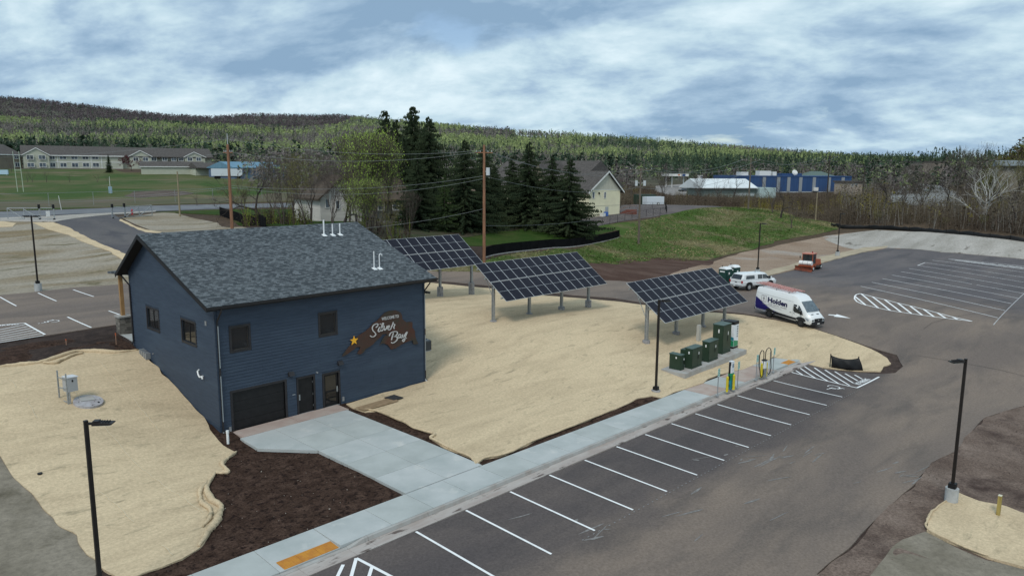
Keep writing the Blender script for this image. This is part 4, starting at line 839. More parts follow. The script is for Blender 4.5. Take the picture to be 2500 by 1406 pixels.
# sign on the front: lake shaped steel plate, star and lettering
sg = thing('welcome_sign', 'rust brown lake shaped wall sign with silver script lettering and a yellow star', 'sign', (26.5, BY0-.06, 3.5))
WS = (26.5, BY0-.06, 3.5)
def zs(x, y, Y=BY0-.08): p = atY(820+x/8.7875, 740+y/8.7875, Y); return p
OUTL = [(135, 1140), (165, 1085), (230, 1000), (285, 935), (325, 890), (350, 820), (420, 760), (470, 705), (560, 650), (640, 600), (690, 555), (740, 510), (800, 430), (880, 385), (950, 310), (1000, 255), (1050, 205), (1150, 165), (1270, 150), (1350, 175), (1400, 215), (1420, 270), (1430, 340), (1480, 385), (1520, 410), (1580, 400), (1640, 405), (1645, 450), (1640, 520), (1670, 560), (1700, 600), (1700, 680), (1720, 760), (1750, 830), (1770, 870), (1735, 872), (1700, 885), (1660, 870), (1650, 800), (1560, 815), (1470, 855), (1400, 890), (1330, 940), (1315, 930), (1290, 975), (1240, 970), (1220, 990), (1180, 985), (1150, 940), (1110, 890), (1040, 865), (980, 865), (940, 905), (975, 840), (1010, 760), (1060, 700), (1110, 680), (1080, 655), (1005, 665), (940, 740), (870, 800), (800, 880), (730, 930), (640, 985), (590, 1060), (520, 1100), (460, 1085), (480, 1040), (520, 990), (525, 935), (440, 940), (400, 985), (330, 1030), (250, 1090), (180, 1130)]
m_rust = mat('rust_steel', (.060, .038, .030), (.075, .032, .022), scale=.9, detail=7, rough=.75, lo=.4, hi=.62, c3=(.045, .04, .03), scale3=1.4, metal=.1)
MB().prism([tuple(zs(x, y, BY0-.1)) for x, y in OUTL], (0, .03, 0)).build('plate', m_rust, sg, world=WS)
for x, y in ((300, 1000), (600, 800), (1000, 420), (1350, 400), (1500, 700), (1150, 850)): p = zs(x, y); MB().tube((p[0], BY0-.07, p[2]), (p[0], BY0, p[2]), .03, .03, 8).build('standoff', m_black, sg, world=WS)
c = zs(395, 803, BY0-.14); st = [(c[0]+(.30 if k % 2 == 0 else .125)*math.sin(k*math.pi/5), BY0-.14, c[2]+(.30 if k % 2 == 0 else .125)*math.cos(k*math.pi/5)) for k in range(10)]
MB().prism(st, (0, .04, 0)).build('star', mat('yellow_star', (.78, .40, .03), rough=.5), sg, world=WS)
m_silver = mat('brushed_silver', (.60, .60, .60), (.48, .48, .48), scale=5, rough=.4, metal=.2)
def smooth_path(pts, n=6):
    o = []
    P = [pts[0]]+list(pts)+[pts[-1]]
    for i in range(1, len(P)-2):
        p0, p1, p2, p3 = (np.array(q, float) for q in P[i-1:i+3])
        for k in range(n): t = k/n; o.append(.5*((2*p1)+(-p0+p2)*t+(2*p0-5*p1+4*p2-p3)*t*t+(-p0+3*p1-3*p2+p3)*t**3))
    o.append(np.array(P[-2], float)); return o
def script(name, strokes, w):
    b = MB()
    for si, s_ in enumerate(strokes):
        q = smooth_path(s_); pts = [zs(a[0], a[1], BY0-.15) for a in q]; n_p = len(pts)
        Lf, Rt = [], []
        for i, p in enumerate(pts):
            d = pts[min(i+1, n_p-1)]-pts[max(i-1, 0)]; d = d/np.linalg.norm(d); nn = np.array([-d[2], 0, d[0]])
            ww = w*(.62+.38*abs(d[2]))*(1 if 0 < i < n_p-1 else .6); Lf.append(p+nn*ww/2); Rt.append(p-nn*ww/2)
        y0 = BY0-.15-si*.0006; y1 = BY0-.112
        for i in range(n_p-1):
            a, c_, d_, e = Lf[i], Lf[i+1], Rt[i+1], Rt[i]
            b.hexa([(a[0], y0, a[2]), (c_[0], y0, c_[2]), (d_[0], y0, d_[2]), (e[0], y0, e[2]), (a[0], y1, a[2]), (c_[0], y1, c_[2]), (d_[0], y1, d_[2]), (e[0], y1, e[2])])
    return b.build(name, m_silver, sg, world=WS)
script('lettering_silver', [[(858, 525), (898, 490), (905, 450), (870, 445), (812, 475), (785, 530), (800, 590), (842, 635), (858, 675), (825, 712), (775, 722), (738, 698)],
 [(945, 508), (912, 585), (925, 615), (958, 590)], [(952, 442), (960, 456)], [(958, 590), (1003, 500), (1024, 436), (1000, 442), (974, 545), (985, 598), (1020, 560)],
 [(1038, 482), (1038, 560), (1060, 576), (1095, 520), (1104, 480)], [(1120, 540), (1152, 508), (1146, 480), (1124, 500), (1116, 548), (1140, 576), (1178, 556)], [(1178, 556), (1215, 470), (1238, 404)], [(1232, 448), (1266, 462), (1244, 520), (1256, 552)]], .072)
script('lettering_bay', [[(1238, 635), (1212, 720), (1196, 795)], [(1148, 705), (1180, 640), (1250, 610), (1310, 612), (1322, 655), (1285, 702), (1245, 716), (1305, 722), (1318, 780), (1272, 830), (1218, 856), (1190, 838)],
 [(1402, 688), (1370, 668), (1340, 702), (1338, 745), (1368, 742), (1404, 685), (1396, 738), (1425, 742)], [(1442, 668), (1432, 722), (1462, 722), (1502, 650), (1535, 618), (1502, 700), (1482, 780), (1455, 822), (1432, 800), (1470, 762), (1525, 750)]], .074)
a = zs(985, 372, BY0-.13); c = zs(1352, 312, BY0-.13)
text_on('WELCOME TO', 'lettering_welcome', m_silver, sg, (a[0]-WS[0], -.07, a[2]-WS[2]), (1, 0, 0), (0, 0, 1), width=c[0]-a[0], height=.2, bold=.02, thick=.02, nrm=(0, 1, 0))
# pieces around the building
ac = thing('air_conditioner', 'grey outdoor air conditioning unit on the right wall of the blue building', 'air conditioner', (31.9, 39.1, 2.05))
b = MB(); b.box(-.42, -.42, .05, .42, .42, .78); b.build('cabinet', mat('ac_grey', (.13, .14, .15), rough=.5), ac, bevel=.05)
for i in range(12):
    MB().box(-.38+i*.066, -.435, .1, -.36+i*.066, -.421, .72).build('louvre', m_black, ac); MB().box(.421, -.38+i*.066, .1, .435, -.36+i*.066, .72).build('louvre', m_black, ac)
MB().tube((0, 0, .78), (0, 0, .82), .38, .36, 24).build('fan_grille', m_grey_metal, ac); MB().tube((0, 0, .8201), (0, 0, .83), .30, .30, 24).build('fan_opening', m_black, ac)
MB().box(-.7, -.4, 0, .42, -.34, .05).box(-.7, .34, 0, .42, .4, .05).build('bracket', m_galv, ac)
p = A(557, 1085, .1); cl = thing('cleanout_pipe', 'short white capped pipe standing at the front corner of the blue building', 'pipe', (p[0], p[1], tz(p[0], p[1])))
MB().tube((0, 0, -.1), (0, 0, .62), .065, .065, 16).build('pipe', m_whitepvc, cl); MB().tube((0, 0, .62), (0, 0, .76), .08, .075, 16).build('cap', m_whitepvc, cl)
def ground_thing(name, label, cat, x, y, group=None, off=0, rz=0): p = G(x, y); return thing(name, label, cat, (p[0], p[1], p[2]+off), rz, group)
# door mat board and grate by the doors
q = GP([(868, 1001), (890, 1008), (973, 984), (958, 975)]); bd = drape('plank_mat', q, mat('brown_board', (.30, .21, .13), (.24, .17, .10), scale=4, rough=.9), .17, .5, skirt=.04, kind=None); tag(bd, 'flat brown board lying on the straw blanket right of the glass door', 'board')
q = GP([(938, 977), (962, 983), (985, 977), (962, 970)]); bd = drape('floor_grate', q, mat('dark_grate', (.035, .035, .038), rough=.8), .20, .4, skirt=.05, kind=None); tag(bd, 'dark square grate lying beside the brown board near the blue wall', 'grate')

# ------------------------------------------------------------------ solar arrays
m_cell = mat('solar_cell', (.010, .010, .018), (.013, .013, .022), scale=2, rough=.5, spec=.12)
m_alu = mat('aluminium_frame', (.62, .64, .66), (.52, .54, .56), scale=6, rough=.4, metal=.3)
m_ftg = mat('foundation_concrete', (.38, .37, .37), (.22, .21, .22), scale=6, detail=8, rough=.9, lo=.4, hi=.6)
PW, PH = 1.134, 2.278
pm = MB(); g_ = .022
pm.box(g_, g_, 0, PW-g_, PH/2-.008, .030).box(g_, PH/2+.008, 0, PW-g_, PH-g_, .030); me_cell = pm.mesh('cells', m_cell)
pf = MB()
for a in ((.006, .006, g_, PH-.006), (PW-g_, .006, PW-.006, PH-.006), (g_, .006, PW-g_, g_), (g_, PH-g_, PW-g_, PH-.006), (g_, PH/2-.008, PW-g_, PH/2+.008)): pf.box(a[0], a[1], -.004, a[2], a[3], .036)
me_frame = pf.mesh('solar_panel', m_alu)
def solar(center, label, posts, tilt=R_(36), az=0.0):
    cx, cy, cz = center; th = thing('solar_array', label, 'solar array', (cx, cy, tz(cx, cy)), az, 'tilted solar arrays on steel posts')
    z0 = cz-tz(cx, cy); ct, st = math.cos(tilt), math.sin(tilt)
    rows = 2; gap = .05; tot = 2*PH+gap
    for r in range(2):
        for c in range(12):
            u = -6*PW + c*PW; v = -tot/2 + r*(PH+gap)
            o = bpy.data.objects.new('solar_panel', me_frame); col.objects.link(o); o.parent = th; o.location = (u, v*ct, z0+v*st); o.rotation_euler = (tilt, 0, 0)
            k = bpy.data.objects.new('cell_sheet', me_cell); col.objects.link(k); k.parent = o
    for v in (-1.75, -.6, .6, 1.75):
        y, z = v*ct+.10*st, z0+v*st-.10*ct
        o = MB().box(-6*PW-.12, -.04, -.07, 6*PW+.12, .04, .05).build('purlin', m_galv, th, loc=(0, y, z), rot=(tilt, 0, 0))
    by, bz = .22*st, z0-.22*ct
    for (X, zg, ft) in posts:
        u = X-cx; zb = tz(X, cy)-tz(cx, cy)+.0
        MB().box(-.05, -2.0, -.16, .05, 2.0, -.02).build('rafter', m_galv, th, loc=(u, .2*st*.6, z0-.2*ct*.6), rot=(tilt, 0, 0))
        p = MB(); t_ = bz-.02; fh = ft
        p.box(-.085, -.13, zb+fh-.05, .085, -.112, t_).box(-.085, .112, zb+fh-.05, .085, .13, t_).box(-.011, -.113, zb+fh-.05, .011, .113, t_)
        p.build('post', m_galv, th, loc=(u, by, 0))
        f = MB(); f.tube((0, 0, zb-.3), (0, 0, zb+max(fh, .12)), .3, .3, 18); f.build('footing', m_ftg, th, loc=(u, by, 0), smooth=R_(40))
        MB().tube((u, by-.02, bz-1.35), (u, by+1.3*ct, z0+1.3*st-.22), .03, .03, 6).build('strut', m_galv, th)
solar((49.05, 42.97, 5.31), 'middle solar array, the one on four posts in the open left of the bank', [(42.75, 0, .14), (47.2, 0, .12), (51.6, 0, .38), (55.6, 0, .75)])
solar((55.14, 31.85, 4.28), 'solar array nearest the green cabinets, rightmost of the three', [(48.85, 0, .3), (53.3, 0, .3), (57.7, 0, .2), (61.6, 0, .25)])
solar((43.9, 54.36, 6.6), 'solar array partly hidden behind the roof of the blue building', [(38.2, 0, .5), (42.3, 0, .9), (46.7, 0, 1.0), (50.9, 0, 1.3)])

# ------------------------------------------------------------------ lamp posts
m_pole = mat('dark_bronze_pole', (.012, .010, .009), (.018, .014, .012), scale=3, rough=.45)
def lamp(loc, label, base, pole, dirs, basew=.28, head=.62, arm=.12, tilt=0):
    t_ = thing('lamp_post', label, 'lamp post', loc, 0, 'black lamp posts around the car parks')
    f = MB(); f.tube((0, 0, -.4), (0, 0, base), basew, basew, 20); f.build('base', m_ftg if base < .3 else mat('lamp_base_concrete', (.42, .43, .43), (.33, .34, .34), scale=2.5, detail=8, rough=.85), t_, smooth=R_(40))
    f = MB(); f.box(-.16, -.16, base, .16, .16, base+.24); f.build('collar', m_black, t_, bevel=.02)
    f = MB(); w = .065; f.hexa([(-w, -w, base+.2), (w, -w, base+.2), (w, w, base+.2), (-w, w, base+.2), (-w*.9, -w*.9, base+pole), (w*.9, -w*.9, base+pole), (w*.9, w*.9, base+pole), (-w*.9, w*.9, base+pole)]); f.build('pole', m_pole, t_)
    z = base+pole-.1
    for a in dirs:
        h = MB(); h.box(.05, -.05, z-.04, .1+arm, .05, z+.03); x0 = .1+arm
        h.hexa([(x0, -.15, z-.05), (x0+head, -.16, z-.02), (x0+head, .16, z-.02), (x0, .15, z-.05), (x0, -.14, z+.07), (x0+head, -.16, z+.02), (x0+head, .16, z+.02), (x0, .14, z+.07)])
        o = h.build('lamp_head', m_pole, t_, rot=(0, 0, a), bevel=.008)
        h = MB(); h.box(x0+.02, -.1, z+.071, x0+.2, .1, z+.1)
        for k in range(4): h.box(x0+.24+k*.08, -.11, z+.03, x0+.25+k*.08, .11, z+.075)
        h.build('heat_sink', m_trim, o)
        MB().box(x0+.08, -.12, z-.056, x0+head-.06, .12, z-.046).build('lens', mat('lamp_lens', (.55, .55, .5), rough=.3), o)
    return t_
p = atlot = None
def lotpt(x, y):
    z = 0
    for i in range(20): P = A(x, y, z); z = lot(P[0], P[1])
    return P
p = G(1601, 957); lamp((p[0], p[1], p[2]+.1), 'black lamp post in front of the green cabinets and rightmost solar array', .06, 6.1, [R_(-40)], .3)
p = G(2321, 1229); lamp((p[0], p[1], p[2]), 'tall lamp post on a pale concrete base by the right bottom blanket', .78, 6.15, [R_(150)], .28)
lamp((6.9, 25.35, tz(6.9, 25.35)), 'lamp post rising from the bottom left in front of the straw slope', .2, 6.2, [R_(-40)], .3)
p = G(94, 712); lamp(tuple(p), 'lamp post with a concrete base beside the rear car park on the left', .75, 6.1, [R_(-45), R_(135)], .3, head=.45)
p = G(1849, 672); lamp(tuple(p), 'lamp post on the tan verge behind the white pickup', .8, 6.1, [R_(-45)], .33)
p = G(2044, 627); lamp(tuple(p), 'lamp post on the tan verge right of the orange sweeper', .85, 6.2, [R_(-45)], .33)
p = D(871, 600, 78); lamp((p[0], p[1], tz(p[0], p[1])), 'lamp post rising behind the roof of the blue building by the bright green tree', .7, 6.2, [R_(135)], .3)

# ------------------------------------------------------------------ cabinets on the pad
m_green = mat('dark_green_cabinet', (.020, .040, .024), (.026, .048, .030), scale=2, rough=.45)
m_green_top = m_green
m_sticker = mat('white_sticker', (.7, .7, .68), rough=.6)
pz = .42
pad = [A(1607, 903, pz), A(1673, 913, pz), A(1823, 853, pz), A(1775, 838, pz)]
pc = np.mean(pad, 0)
padt = thing('equipment_pad', 'long pale concrete pad under the green cabinets', 'concrete pad', (pc[0], pc[1], pz-.1))
P4 = [A(1607, 903, pz), A(1673, 913, pz), A(1823, 853, pz)]; e1_ = P4[2]-P4[1]; n_e = np.array([-e1_[1], e1_[0], 0])/np.hypot(e1_[0], e1_[1]); wdt = abs((P4[0]-P4[1])@n_e)
cr = [P4[1], P4[2], P4[2]+n_e*wdt, P4[1]+n_e*wdt]
MB().hexa([(q[0], q[1], pz-.4) for q in cr]+[(q[0], q[1], pz) for q in cr]).build('slab', m_conc_curb, padt, world=tuple(padt.location), bevel=.01)
ang = math.atan2(e1_[1], e1_[0]); ux = e1_/np.linalg.norm(e1_)
def cab(fl, w, d, h, label, split=None, name='transformer_cabinet', dst=0, extra=None):
    # fl: pixel of the nearest bottom corner
    o = A(*fl, pz); t_ = thing(name, label, 'cabinet', (o[0], o[1], pz), ang, 'dark green electrical cabinets on the pad')
    # local: x along the pad, y away from the kerb; origin = left front corner
    MB().box(0, 0, 0, w, d, h-.04).build('body', m_green, t_, bevel=.012)
    MB().hexa([(-.03, -.03, h-.05), (w+.03, -.03, h-.05), (w+.03, d+.03, h-.05), (-.03, d+.03, h-.05), (-.03, -.03, h-.01), (w+.03, -.03, h-.01), (w+.03, d+.03, h+.02), (-.03, d+.03, h+.02)]).build('lid', mat('green_lid', (.05, .085, .07), (.06, .095, .08), scale=2, rough=.4), t_)
    if split:
        for a, b_ in ((.03, w*split-.008), (w*split+.008, w-.03)): MB().box(a, -.022, .12, b_, -.001, h-.1).build('door', m_green, t_)
    else: MB().box(.03, -.022, .1, w-.03, -.001, h-.1).build('door', m_green, t_)
    MB().box(w*(split or .5)+.04, -.05, h*.42, w*(split or .5)+.09, -.023, h*.6).build('handle', m_black, t_)
    MB().box(w*(split or .5)+.12, -.026, h*.62, w*(split or .5)+.22, -.023, h*.74).build('sticker', m_sticker, t_)
    MB().box(-.005, d*.35, h*.72, -.001, d*.35+.1, h*.84).build('sticker', m_sticker, t_)
    MB().box(-.05, .0, 0, w+.02, -.03, .1).build('plinth', m_green, t_)
    return t_
cab((1661, 904.5), .5, .92, 1.12, 'smallest green cabinet at the left end of the concrete pad')
c2 = cab((1688, 901), 1.5, .55, 1.5, 'green two door cabinet second from the left on the pad', .55)
MB().box(.1, .56, .2, .9, 1.0, 1.3).build('rear_box', m_green, c2)
cab((1729, 884.4), 1.5, .55, 1.55, 'green two door cabinet between the tallest cabinet and its twin', .6)
cab((1762.6, 865), 1.4, .85, 2.3, 'tallest green cabinet on the pad')
o = A(1790, 851.5, pz); ch = thing('charger_cabinet', 'white, black and teal charging power cabinet behind the tallest green cabinet', 'power cabinet', (o[0], o[1], pz), ang)
m_white = mat('white_plastic', (.72, .74, .76), rough=.4); m_teal = mat('teal_panel', (.02, .22, .28), rough=.4); m_lgreen = mat('green_panel', (.02, .26, .12), rough=.4)
MB().box(0, 0, .15, .8, .9, 1.95).build('body', m_white, ch, bevel=.01); MB().box(-.01, -.01, 0, .81, .91, .15).build('base', m_black, ch); MB().box(-.01, -.01, 1.95, .81, .91, 2.2).build('top', m_black, ch)
MB().poly([(-.006, 0, .18), (-.006, .9, .18), (-.006, .9, .95), (-.006, 0, .6)]).build('panel_graphic', m_lgreen, ch); MB().poly([(-.007, 0, .62), (-.007, .9, .97), (-.007, .9, 1.15), (-.007, 0, .9)]).build('panel_graphic', m_teal, ch)
MB().poly([(.03, -.006, .18), (.77, -.006, .18), (.77, -.006, .55), (.03, -.006, .7)]).build('panel_graphic', m_lgreen, ch)
for k in range(5): MB().box(.5, -.012, .9+k*.2, .7, -.002, 1.02+k*.2).build('vent_grille', m_grey_metal, ch)
o = A(1733, 850, pz); bb_ = thing('junction_box', 'pale grey slim box standing just behind the tallest green cabinet', 'box', (o[0]+.5, o[1]+1.3, pz-.1), ang); MB().box(0, 0, 0, .35, .25, 1.7).build('box', mat('pale_box', (.45, .44, .40), rough=.6), bb_, bevel=.01)

# ------------------------------------------------------------------ charging dispensers, bollards and stall signs
m_yel = mat('bollard_yellow', (.62, .50, .03), (.52, .42, .03), scale=4, rough=.5)
ZW = lambda x: zc(x)+.15
def walkpt(x, y):
    z = 0
    for i in range(15): P = A(x, y, z); z = ZW(P[0])
    return P
def bollard(q, label):
    t_ = thing('bollard', label, 'bollard', (q[0], q[1], q[2]), 0, 'yellow bollards beside the chargers')
    MB().tube((0, 0, 0), (0, 0, 1.02), .085, .085, 16).build('sleeve', m_yel, t_, smooth=R_(40)); MB().tube((0, 0, 1.02), (0, 0, 1.09), .085, .04, 16).build('dome', m_yel, t_, smooth=R_(40))
    MB().tube((0, 0, 0), (0, 0, .03), .13, .13, 16).build('base_plate', m_galv, t_)
q = walkpt(1783, 949); h1 = thing('ev_charger', 'slim white, green and teal charging dispenser between the left pair of yellow bollards', 'charger', tuple(q), 0)
MB().box(-.19, -.14, .02, .19, .14, .75).build('lower_body', m_teal, h1, bevel=.01); MB().box(-.18, -.13, .75, .18, .13, 1.3).build('middle_body', m_lgreen, h1, bevel=.01); MB().box(-.17, -.12, 1.3, .17, .12, 2.25).build('upper_body', m_white, h1, bevel=.01)
MB().box(-.195, -.03, 1.3, -.171, .1, 2.0).build('screen', m_black, h1); MB().box(-.26, -.06, 1.95, -.171, .06, 2.2).build('hood', m_black, h1); MB().box(-.29, -.04, .8, -.2, .04, 1.1).build('holster', m_black, h1)
MB().path([(-.24, 0, 1.1), (-.3, -.02, .9), (-.36, -.02, .5), (-.33, 0, .25), (-.26, 0, .2), (-.2, 0, .4)], .022, 8).build('cable', m_black, h1); MB().path([(-.23, 0, 2.0), (-.3, 0, 1.7), (-.27, 0, 1.2)], .03, 8).build('cable', m_black, h1)
MB().path([(.18, -.1, 1.2), (.34, -.1, 1.0), (.4, -.1, .6), (.3, -.1, .3), (.2, -.1, .35)], .022, 8).build('cable', m_black, h1); MB().box(-.12, -.124, 1.75, .12, -.12, 2.05).build('display', mat('screen_grey', (.25, .3, .35), rough=.2), h1)
MB().path([(-.15, .0, 2.25), (-.1, 0, 2.34), (.15, 0, 2.33), (.17, 0, 2.25)], .012, 6).build('antenna', m_grey_metal, h1)
bollard(walkpt(1774.5, 957), 'yellow bollard left of the white and teal charger, nearer the kerb'); bollard(walkpt(1790.5, 951.5), 'yellow bollard right of the white and teal charger')
q = walkpt(1864, 920); h2 = thing('ev_charger', 'charging dispenser with two tall looped black cables near the ochre ramp plate', 'charger', tuple(q), 0)
MB().box(-.17, -.14, .02, .17, .14, 1.05).build('lower_body', m_grey_metal, h2, bevel=.01); MB().box(-.15, -.12, 1.05, .15, .12, 1.95).build('upper_body', m_white, h2, bevel=.01); MB().box(-.18, -.15, 1.95, .18, .15, 2.05).build('cap', m_black, h2)
MB().box(.151, -.1, .3, .2, .1, 1.9).build('screen', m_black, h2)
MB().path([(-.12, 0, 1.4), (-.14, 0, 2.1), (-.16, 0, 2.9), (-.3, 0, 3.2), (-.5, 0, 3.28), (-.72, 0, 3.1), (-.85, 0, 2.75), (-.85, -.02, 1.6), (-.75, -.05, .9), (-.62, -.05, .3), (-.45, -.05, .12), (-.25, -.05, .4), (-.2, -.04, .9)], .032, 8).build('cable', m_black, h2)
MB().path([(.12, 0, 1.4), (.12, 0, 2.2), (.14, 0, 2.9), (.3, 0, 3.2), (.6, 0, 3.3), (.88, 0, 3.1), (1.02, 0, 2.75), (1.02, -.02, 1.6), (1.05, -.05, .8), (.95, -.05, .3), (.7, -.05, .12), (.45, -.05, .4), (.3, -.04, 1.0), (.22, 0, 1.15)], .032, 8).build('cable', m_black, h2)
for sx in (-.85, 1.02): MB().tube((sx, .05, .02), (sx, .05, 2.75), .018, .018, 8).build('cable_mast', m_galv, h2)
bollard(walkpt(1858, 922), 'yellow bollard left of the charger with looped cables'); bollard(walkpt(1869.5, 919), 'yellow bollard right of the charger with looped cables')
m_sign = mat('pale_green_sign', (.45, .62, .58), rough=.5); m_signtxt = mat('sign_green_print', (.05, .25, .14), rough=.5); m_signblue = mat('sign_blue_print', (.03, .12, .3), rough=.5)
def squash(t_, k):
    for o in t_.children: o.scale = (1, 1, k)
squash(h1, .87); squash(h2, .63)
for (x, y, w, lb) in ((1751.5, 966, 0, 'leftmost small stall sign on a steel post left of the white and teal charger'), (1800, 946.5, 1, 'stall sign on a steel post just right of the white and teal charger'), (1845.5, 927.5, 2, 'stall sign on a steel post just left of the charger with looped cables'), (1887, 908, 3, 'stall sign on a steel post right of the looped cables, nearest the ochre plate')):
    q = walkpt(x, y); t_ = thing('stall_sign', lb, 'sign', tuple(q), 0, 'small parking signs beside the chargers')
    MB().tube((0, 0, 0), (0, 0, 1.75), .028, .028, 10).build('post', m_grey_metal, t_); MB().tube((0, 0, 0), (0, 0, .04), .11, .11, 12).build('base', m_galv, t_)
    sg_ = MB().box(-.15, -.035, 1.32, .15, -.029, 1.86).build('plate', m_sign, t_)
    for k in range(4): MB().box(-.11, -.038, 1.75-k*.11, .11, -.0355, 1.79-k*.11).build('print_line', m_signtxt, sg_)

# ------------------------------------------------------------------ silt fence scraps, wooden post, equipment stand on the slope
p = G(2062, 902); sf = thing('silt_fence_scrap', 'short slumped black silt fence standing on the blanket tip beside the hatched bay', 'silt fence', tuple(p), 0)
a = np.array([G(2026, 898), G(2045, 905), G(2062, 907), (G(2094, 905))]); 
rs = np.random.RandomState(2); V = []; Fc = []; cols_ = 26
base_pts = [(a[0]*(1-t)+a[3]*t) for t in np.linspace(0, 1, cols_)]
for i, q in enumerate(base_pts):
    t = i/(cols_-1); sag = .12*math.sin(math.pi*t); ux2 = (t-.5)*.45; hh = 1.0-.2*math.sin(math.pi*t)**.5
    for j in range(7):
        s_ = j/6; bul = math.sin(math.pi*s_)*(.05+.035*math.sin(i*.55)); V.append((q[0]-sag*1.5-bul+(base_pts[-1]-base_pts[0])[0]*.14*(t-.5)*(1-s_)-p[0], q[1]-sag*1.2-bul+(base_pts[-1]-base_pts[0])[1]*.14*(t-.5)*(1-s_)-.25*(1-s_)-p[1], tz(q[0], q[1])+.08+hh*s_-p[2]))
for i in range(cols_-1):
    for j in range(6): Fc.append((i*7+j, (i+1)*7+j, (i+1)*7+j+1, i*7+j+1))
me = bpy.data.meshes.new('fabric'); me.from_pydata(V, [], Fc); me.materials.append(mat('black_fabric', (.010, .010, .011), rough=.55, bump=.02, bscale=5)); me.shade_smooth()
o = bpy.data.objects.new('fabric', me); col.objects.link(o); o.parent = sf; sl_ = o.modifiers.new('thick', 'SOLIDIFY'); sl_.thickness = .02
for q in (a[0], a[3]): MB().box(q[0]-.03, q[1]-.03, tz(q[0], q[1]), q[0]+.03, q[1]+.03, tz(q[0], q[1])+1.14).build('stake', m_black, sf, world=tuple(p))
p = G(2436, 1262); wp = thing('wooden_post', 'short yellow treated timber post on the straw blanket at the right edge', 'post', (p[0], p[1], p[2]))
MB().box(-.1, -.07, -.2, .0, .07, 1.02).build('plank', mat('treated_yellow_timber', (.36, .28, .09), (.27, .2, .06), scale=3, stretch=(3, 3, .4), rough=.8), wp, bevel=.006); MB().box(.004, -.07, -.2, .1, .07, 1.03).build('plank', MATS['treated_yellow_timber'], wp, bevel=.006); MB().box(-.1, -.07, 1.031, .1, .07, 1.045).build('end_grain', mat('pale_end_grain', (.6, .57, .45), rough=.8), wp)
p = G(167, 990); es = thing('control_panel', 'grey control box on a steel frame standing on the straw slope', 'control box', (p[0], p[1], p[2]), R_(90+15))
q2 = G(152, 979); dv = np.array([q2[0]-p[0], q2[1]-p[1]]); es.rotation_euler = (0, 0, math.atan2(dv[1], dv[0])); fw = max(.9, float(np.hypot(*dv)))
fw = min(fw, 1.15)
for x, h in ((0, 1.75), (fw, 1.8)): MB().box(x-.03, -.03, -.1, x+.03, .03, h).build('upright', m_galv, es)
for h in (.15, .85, 1.4): MB().box(.031, -.02, h, fw-.031, .02, h+.05).build('rail', m_galv, es)
sgn = 1
MB().box(-.05, -.55, .72, .5, -.032, 1.5).build('enclosure', mat('grey_enclosure', (.36, .37, .38), rough=.45), es, bevel=.01); MB().hexa([(-.08, -.6, 1.47), (.53, -.6, 1.47), (.53, -.02, 1.5), (-.08, -.02, 1.5), (-.08, -.6, 1.51), (.53, -.6, 1.51), (.53, -.02, 1.54), (-.08, -.02, 1.54)]).build('hood', mat('pale_hood', (.6, .61, .63), rough=.4), es)
MB().tube((.0, -.1, -.1), (.0, -.1, .72), .05, .05, 10).build('conduit', m_galv, es); MB().box(-.052, -.33, 1.25, -.06, -.25, 1.36).build('latch', m_black, es)
p = G(216, 987); mh = thing('septic_cover', 'round pale concrete lid in the straw slope beside the control box', 'manhole cover', (p[0], p[1], p[2]+.1))
gx = (tz(p[0]+.8, p[1])-tz(p[0]-.8, p[1]))/1.6; gy = (tz(p[0], p[1]+.8)-tz(p[0], p[1]-.8))/1.6; mh.scale = (.72, .72, 1); mh.rotation_euler = (math.atan(gy), -math.atan(gx), 0)
MB().tube((0, 0, -.3), (0, 0, .12), 1.0, 1.0, 36).build('ring', mat('pale_lid', (.42, .41, .43), (.33, .31, .32), scale=3, rough=.8, c3=(.12, .1, .1), scale3=4, lo3=.62, hi3=.66), mh); MB().box(-.5, -.05, .121, .45, .75, .17).build('hatch', m_conc_curb, mh); MB().tube((.55, -.5, .1), (.55, -.5, .16), .07, .07, 12).build('cap', m_black, mh)
for (x, y, lb) in ((98, 1162, 'dark hole in the straw slope left of the front lamp post'),):
    p = G(x, y); hpp = thing('drain_hole', lb, 'drain', (p[0], p[1], p[2]+.1)); MB().tube((0, 0, -.1), (0, 0, .06), .1, .1, 16).build('rim', m_black, hpp)
for (x, y, lb) in ((284, 842, 'orange tipped survey stake in the dark soil left of the stone pier'), (162, 842, 'small survey stake in the dark soil, further left of the stone pier')):
    p = G(x, y); t_ = thing('survey_stake', lb, 'stake', tuple(p)); MB().box(-.02, -.012, -.1, .02, .012, .8 if x > 200 else .4).build('stake', mat('stake_wood', (.42, .25, .17), rough=.8), t_); MB().box(-.024, -.016, .62 if x > 200 else .3, .024, .016, .8 if x > 200 else .4).build('flag_band', mat('orange_tape', (.65, .16, .06), rough=.6), t_)
# seams of the blankets: thin strings and small tufts
strings = [[(600, 75), (740, 230), (860, 370), (920, 440), (1000, 540)], [(460, 280), (500, 330)], [(570, 400), (700, 560), (860, 740), (960, 820), (1090, 910), (1160, 960), (1280, 1040)], [(180, 340), (240, 470)], [(600, 880), (720, 980), (850, 1110)], [(1000, 1230), (1080, 1300)], [(60, 200), (110, 270)]]
for sstr in strings:
    g = [G(x/2.529, 850+y/2.529) for x, y in sstr]
    pts = []
    for u, w in zip(g[:-1], g[1:]):
        for k in range(6): q = u+(w-u)*k/6; pts.append((q[0]+random.uniform(-.04, .04), q[1]+random.uniform(-.04, .04), tz(q[0], q[1])+.125))
    o = MB().path(pts, .008, 4).build('seam_string', mat('pale_string', (.62, .56, .42), rough=.9), blanket2)
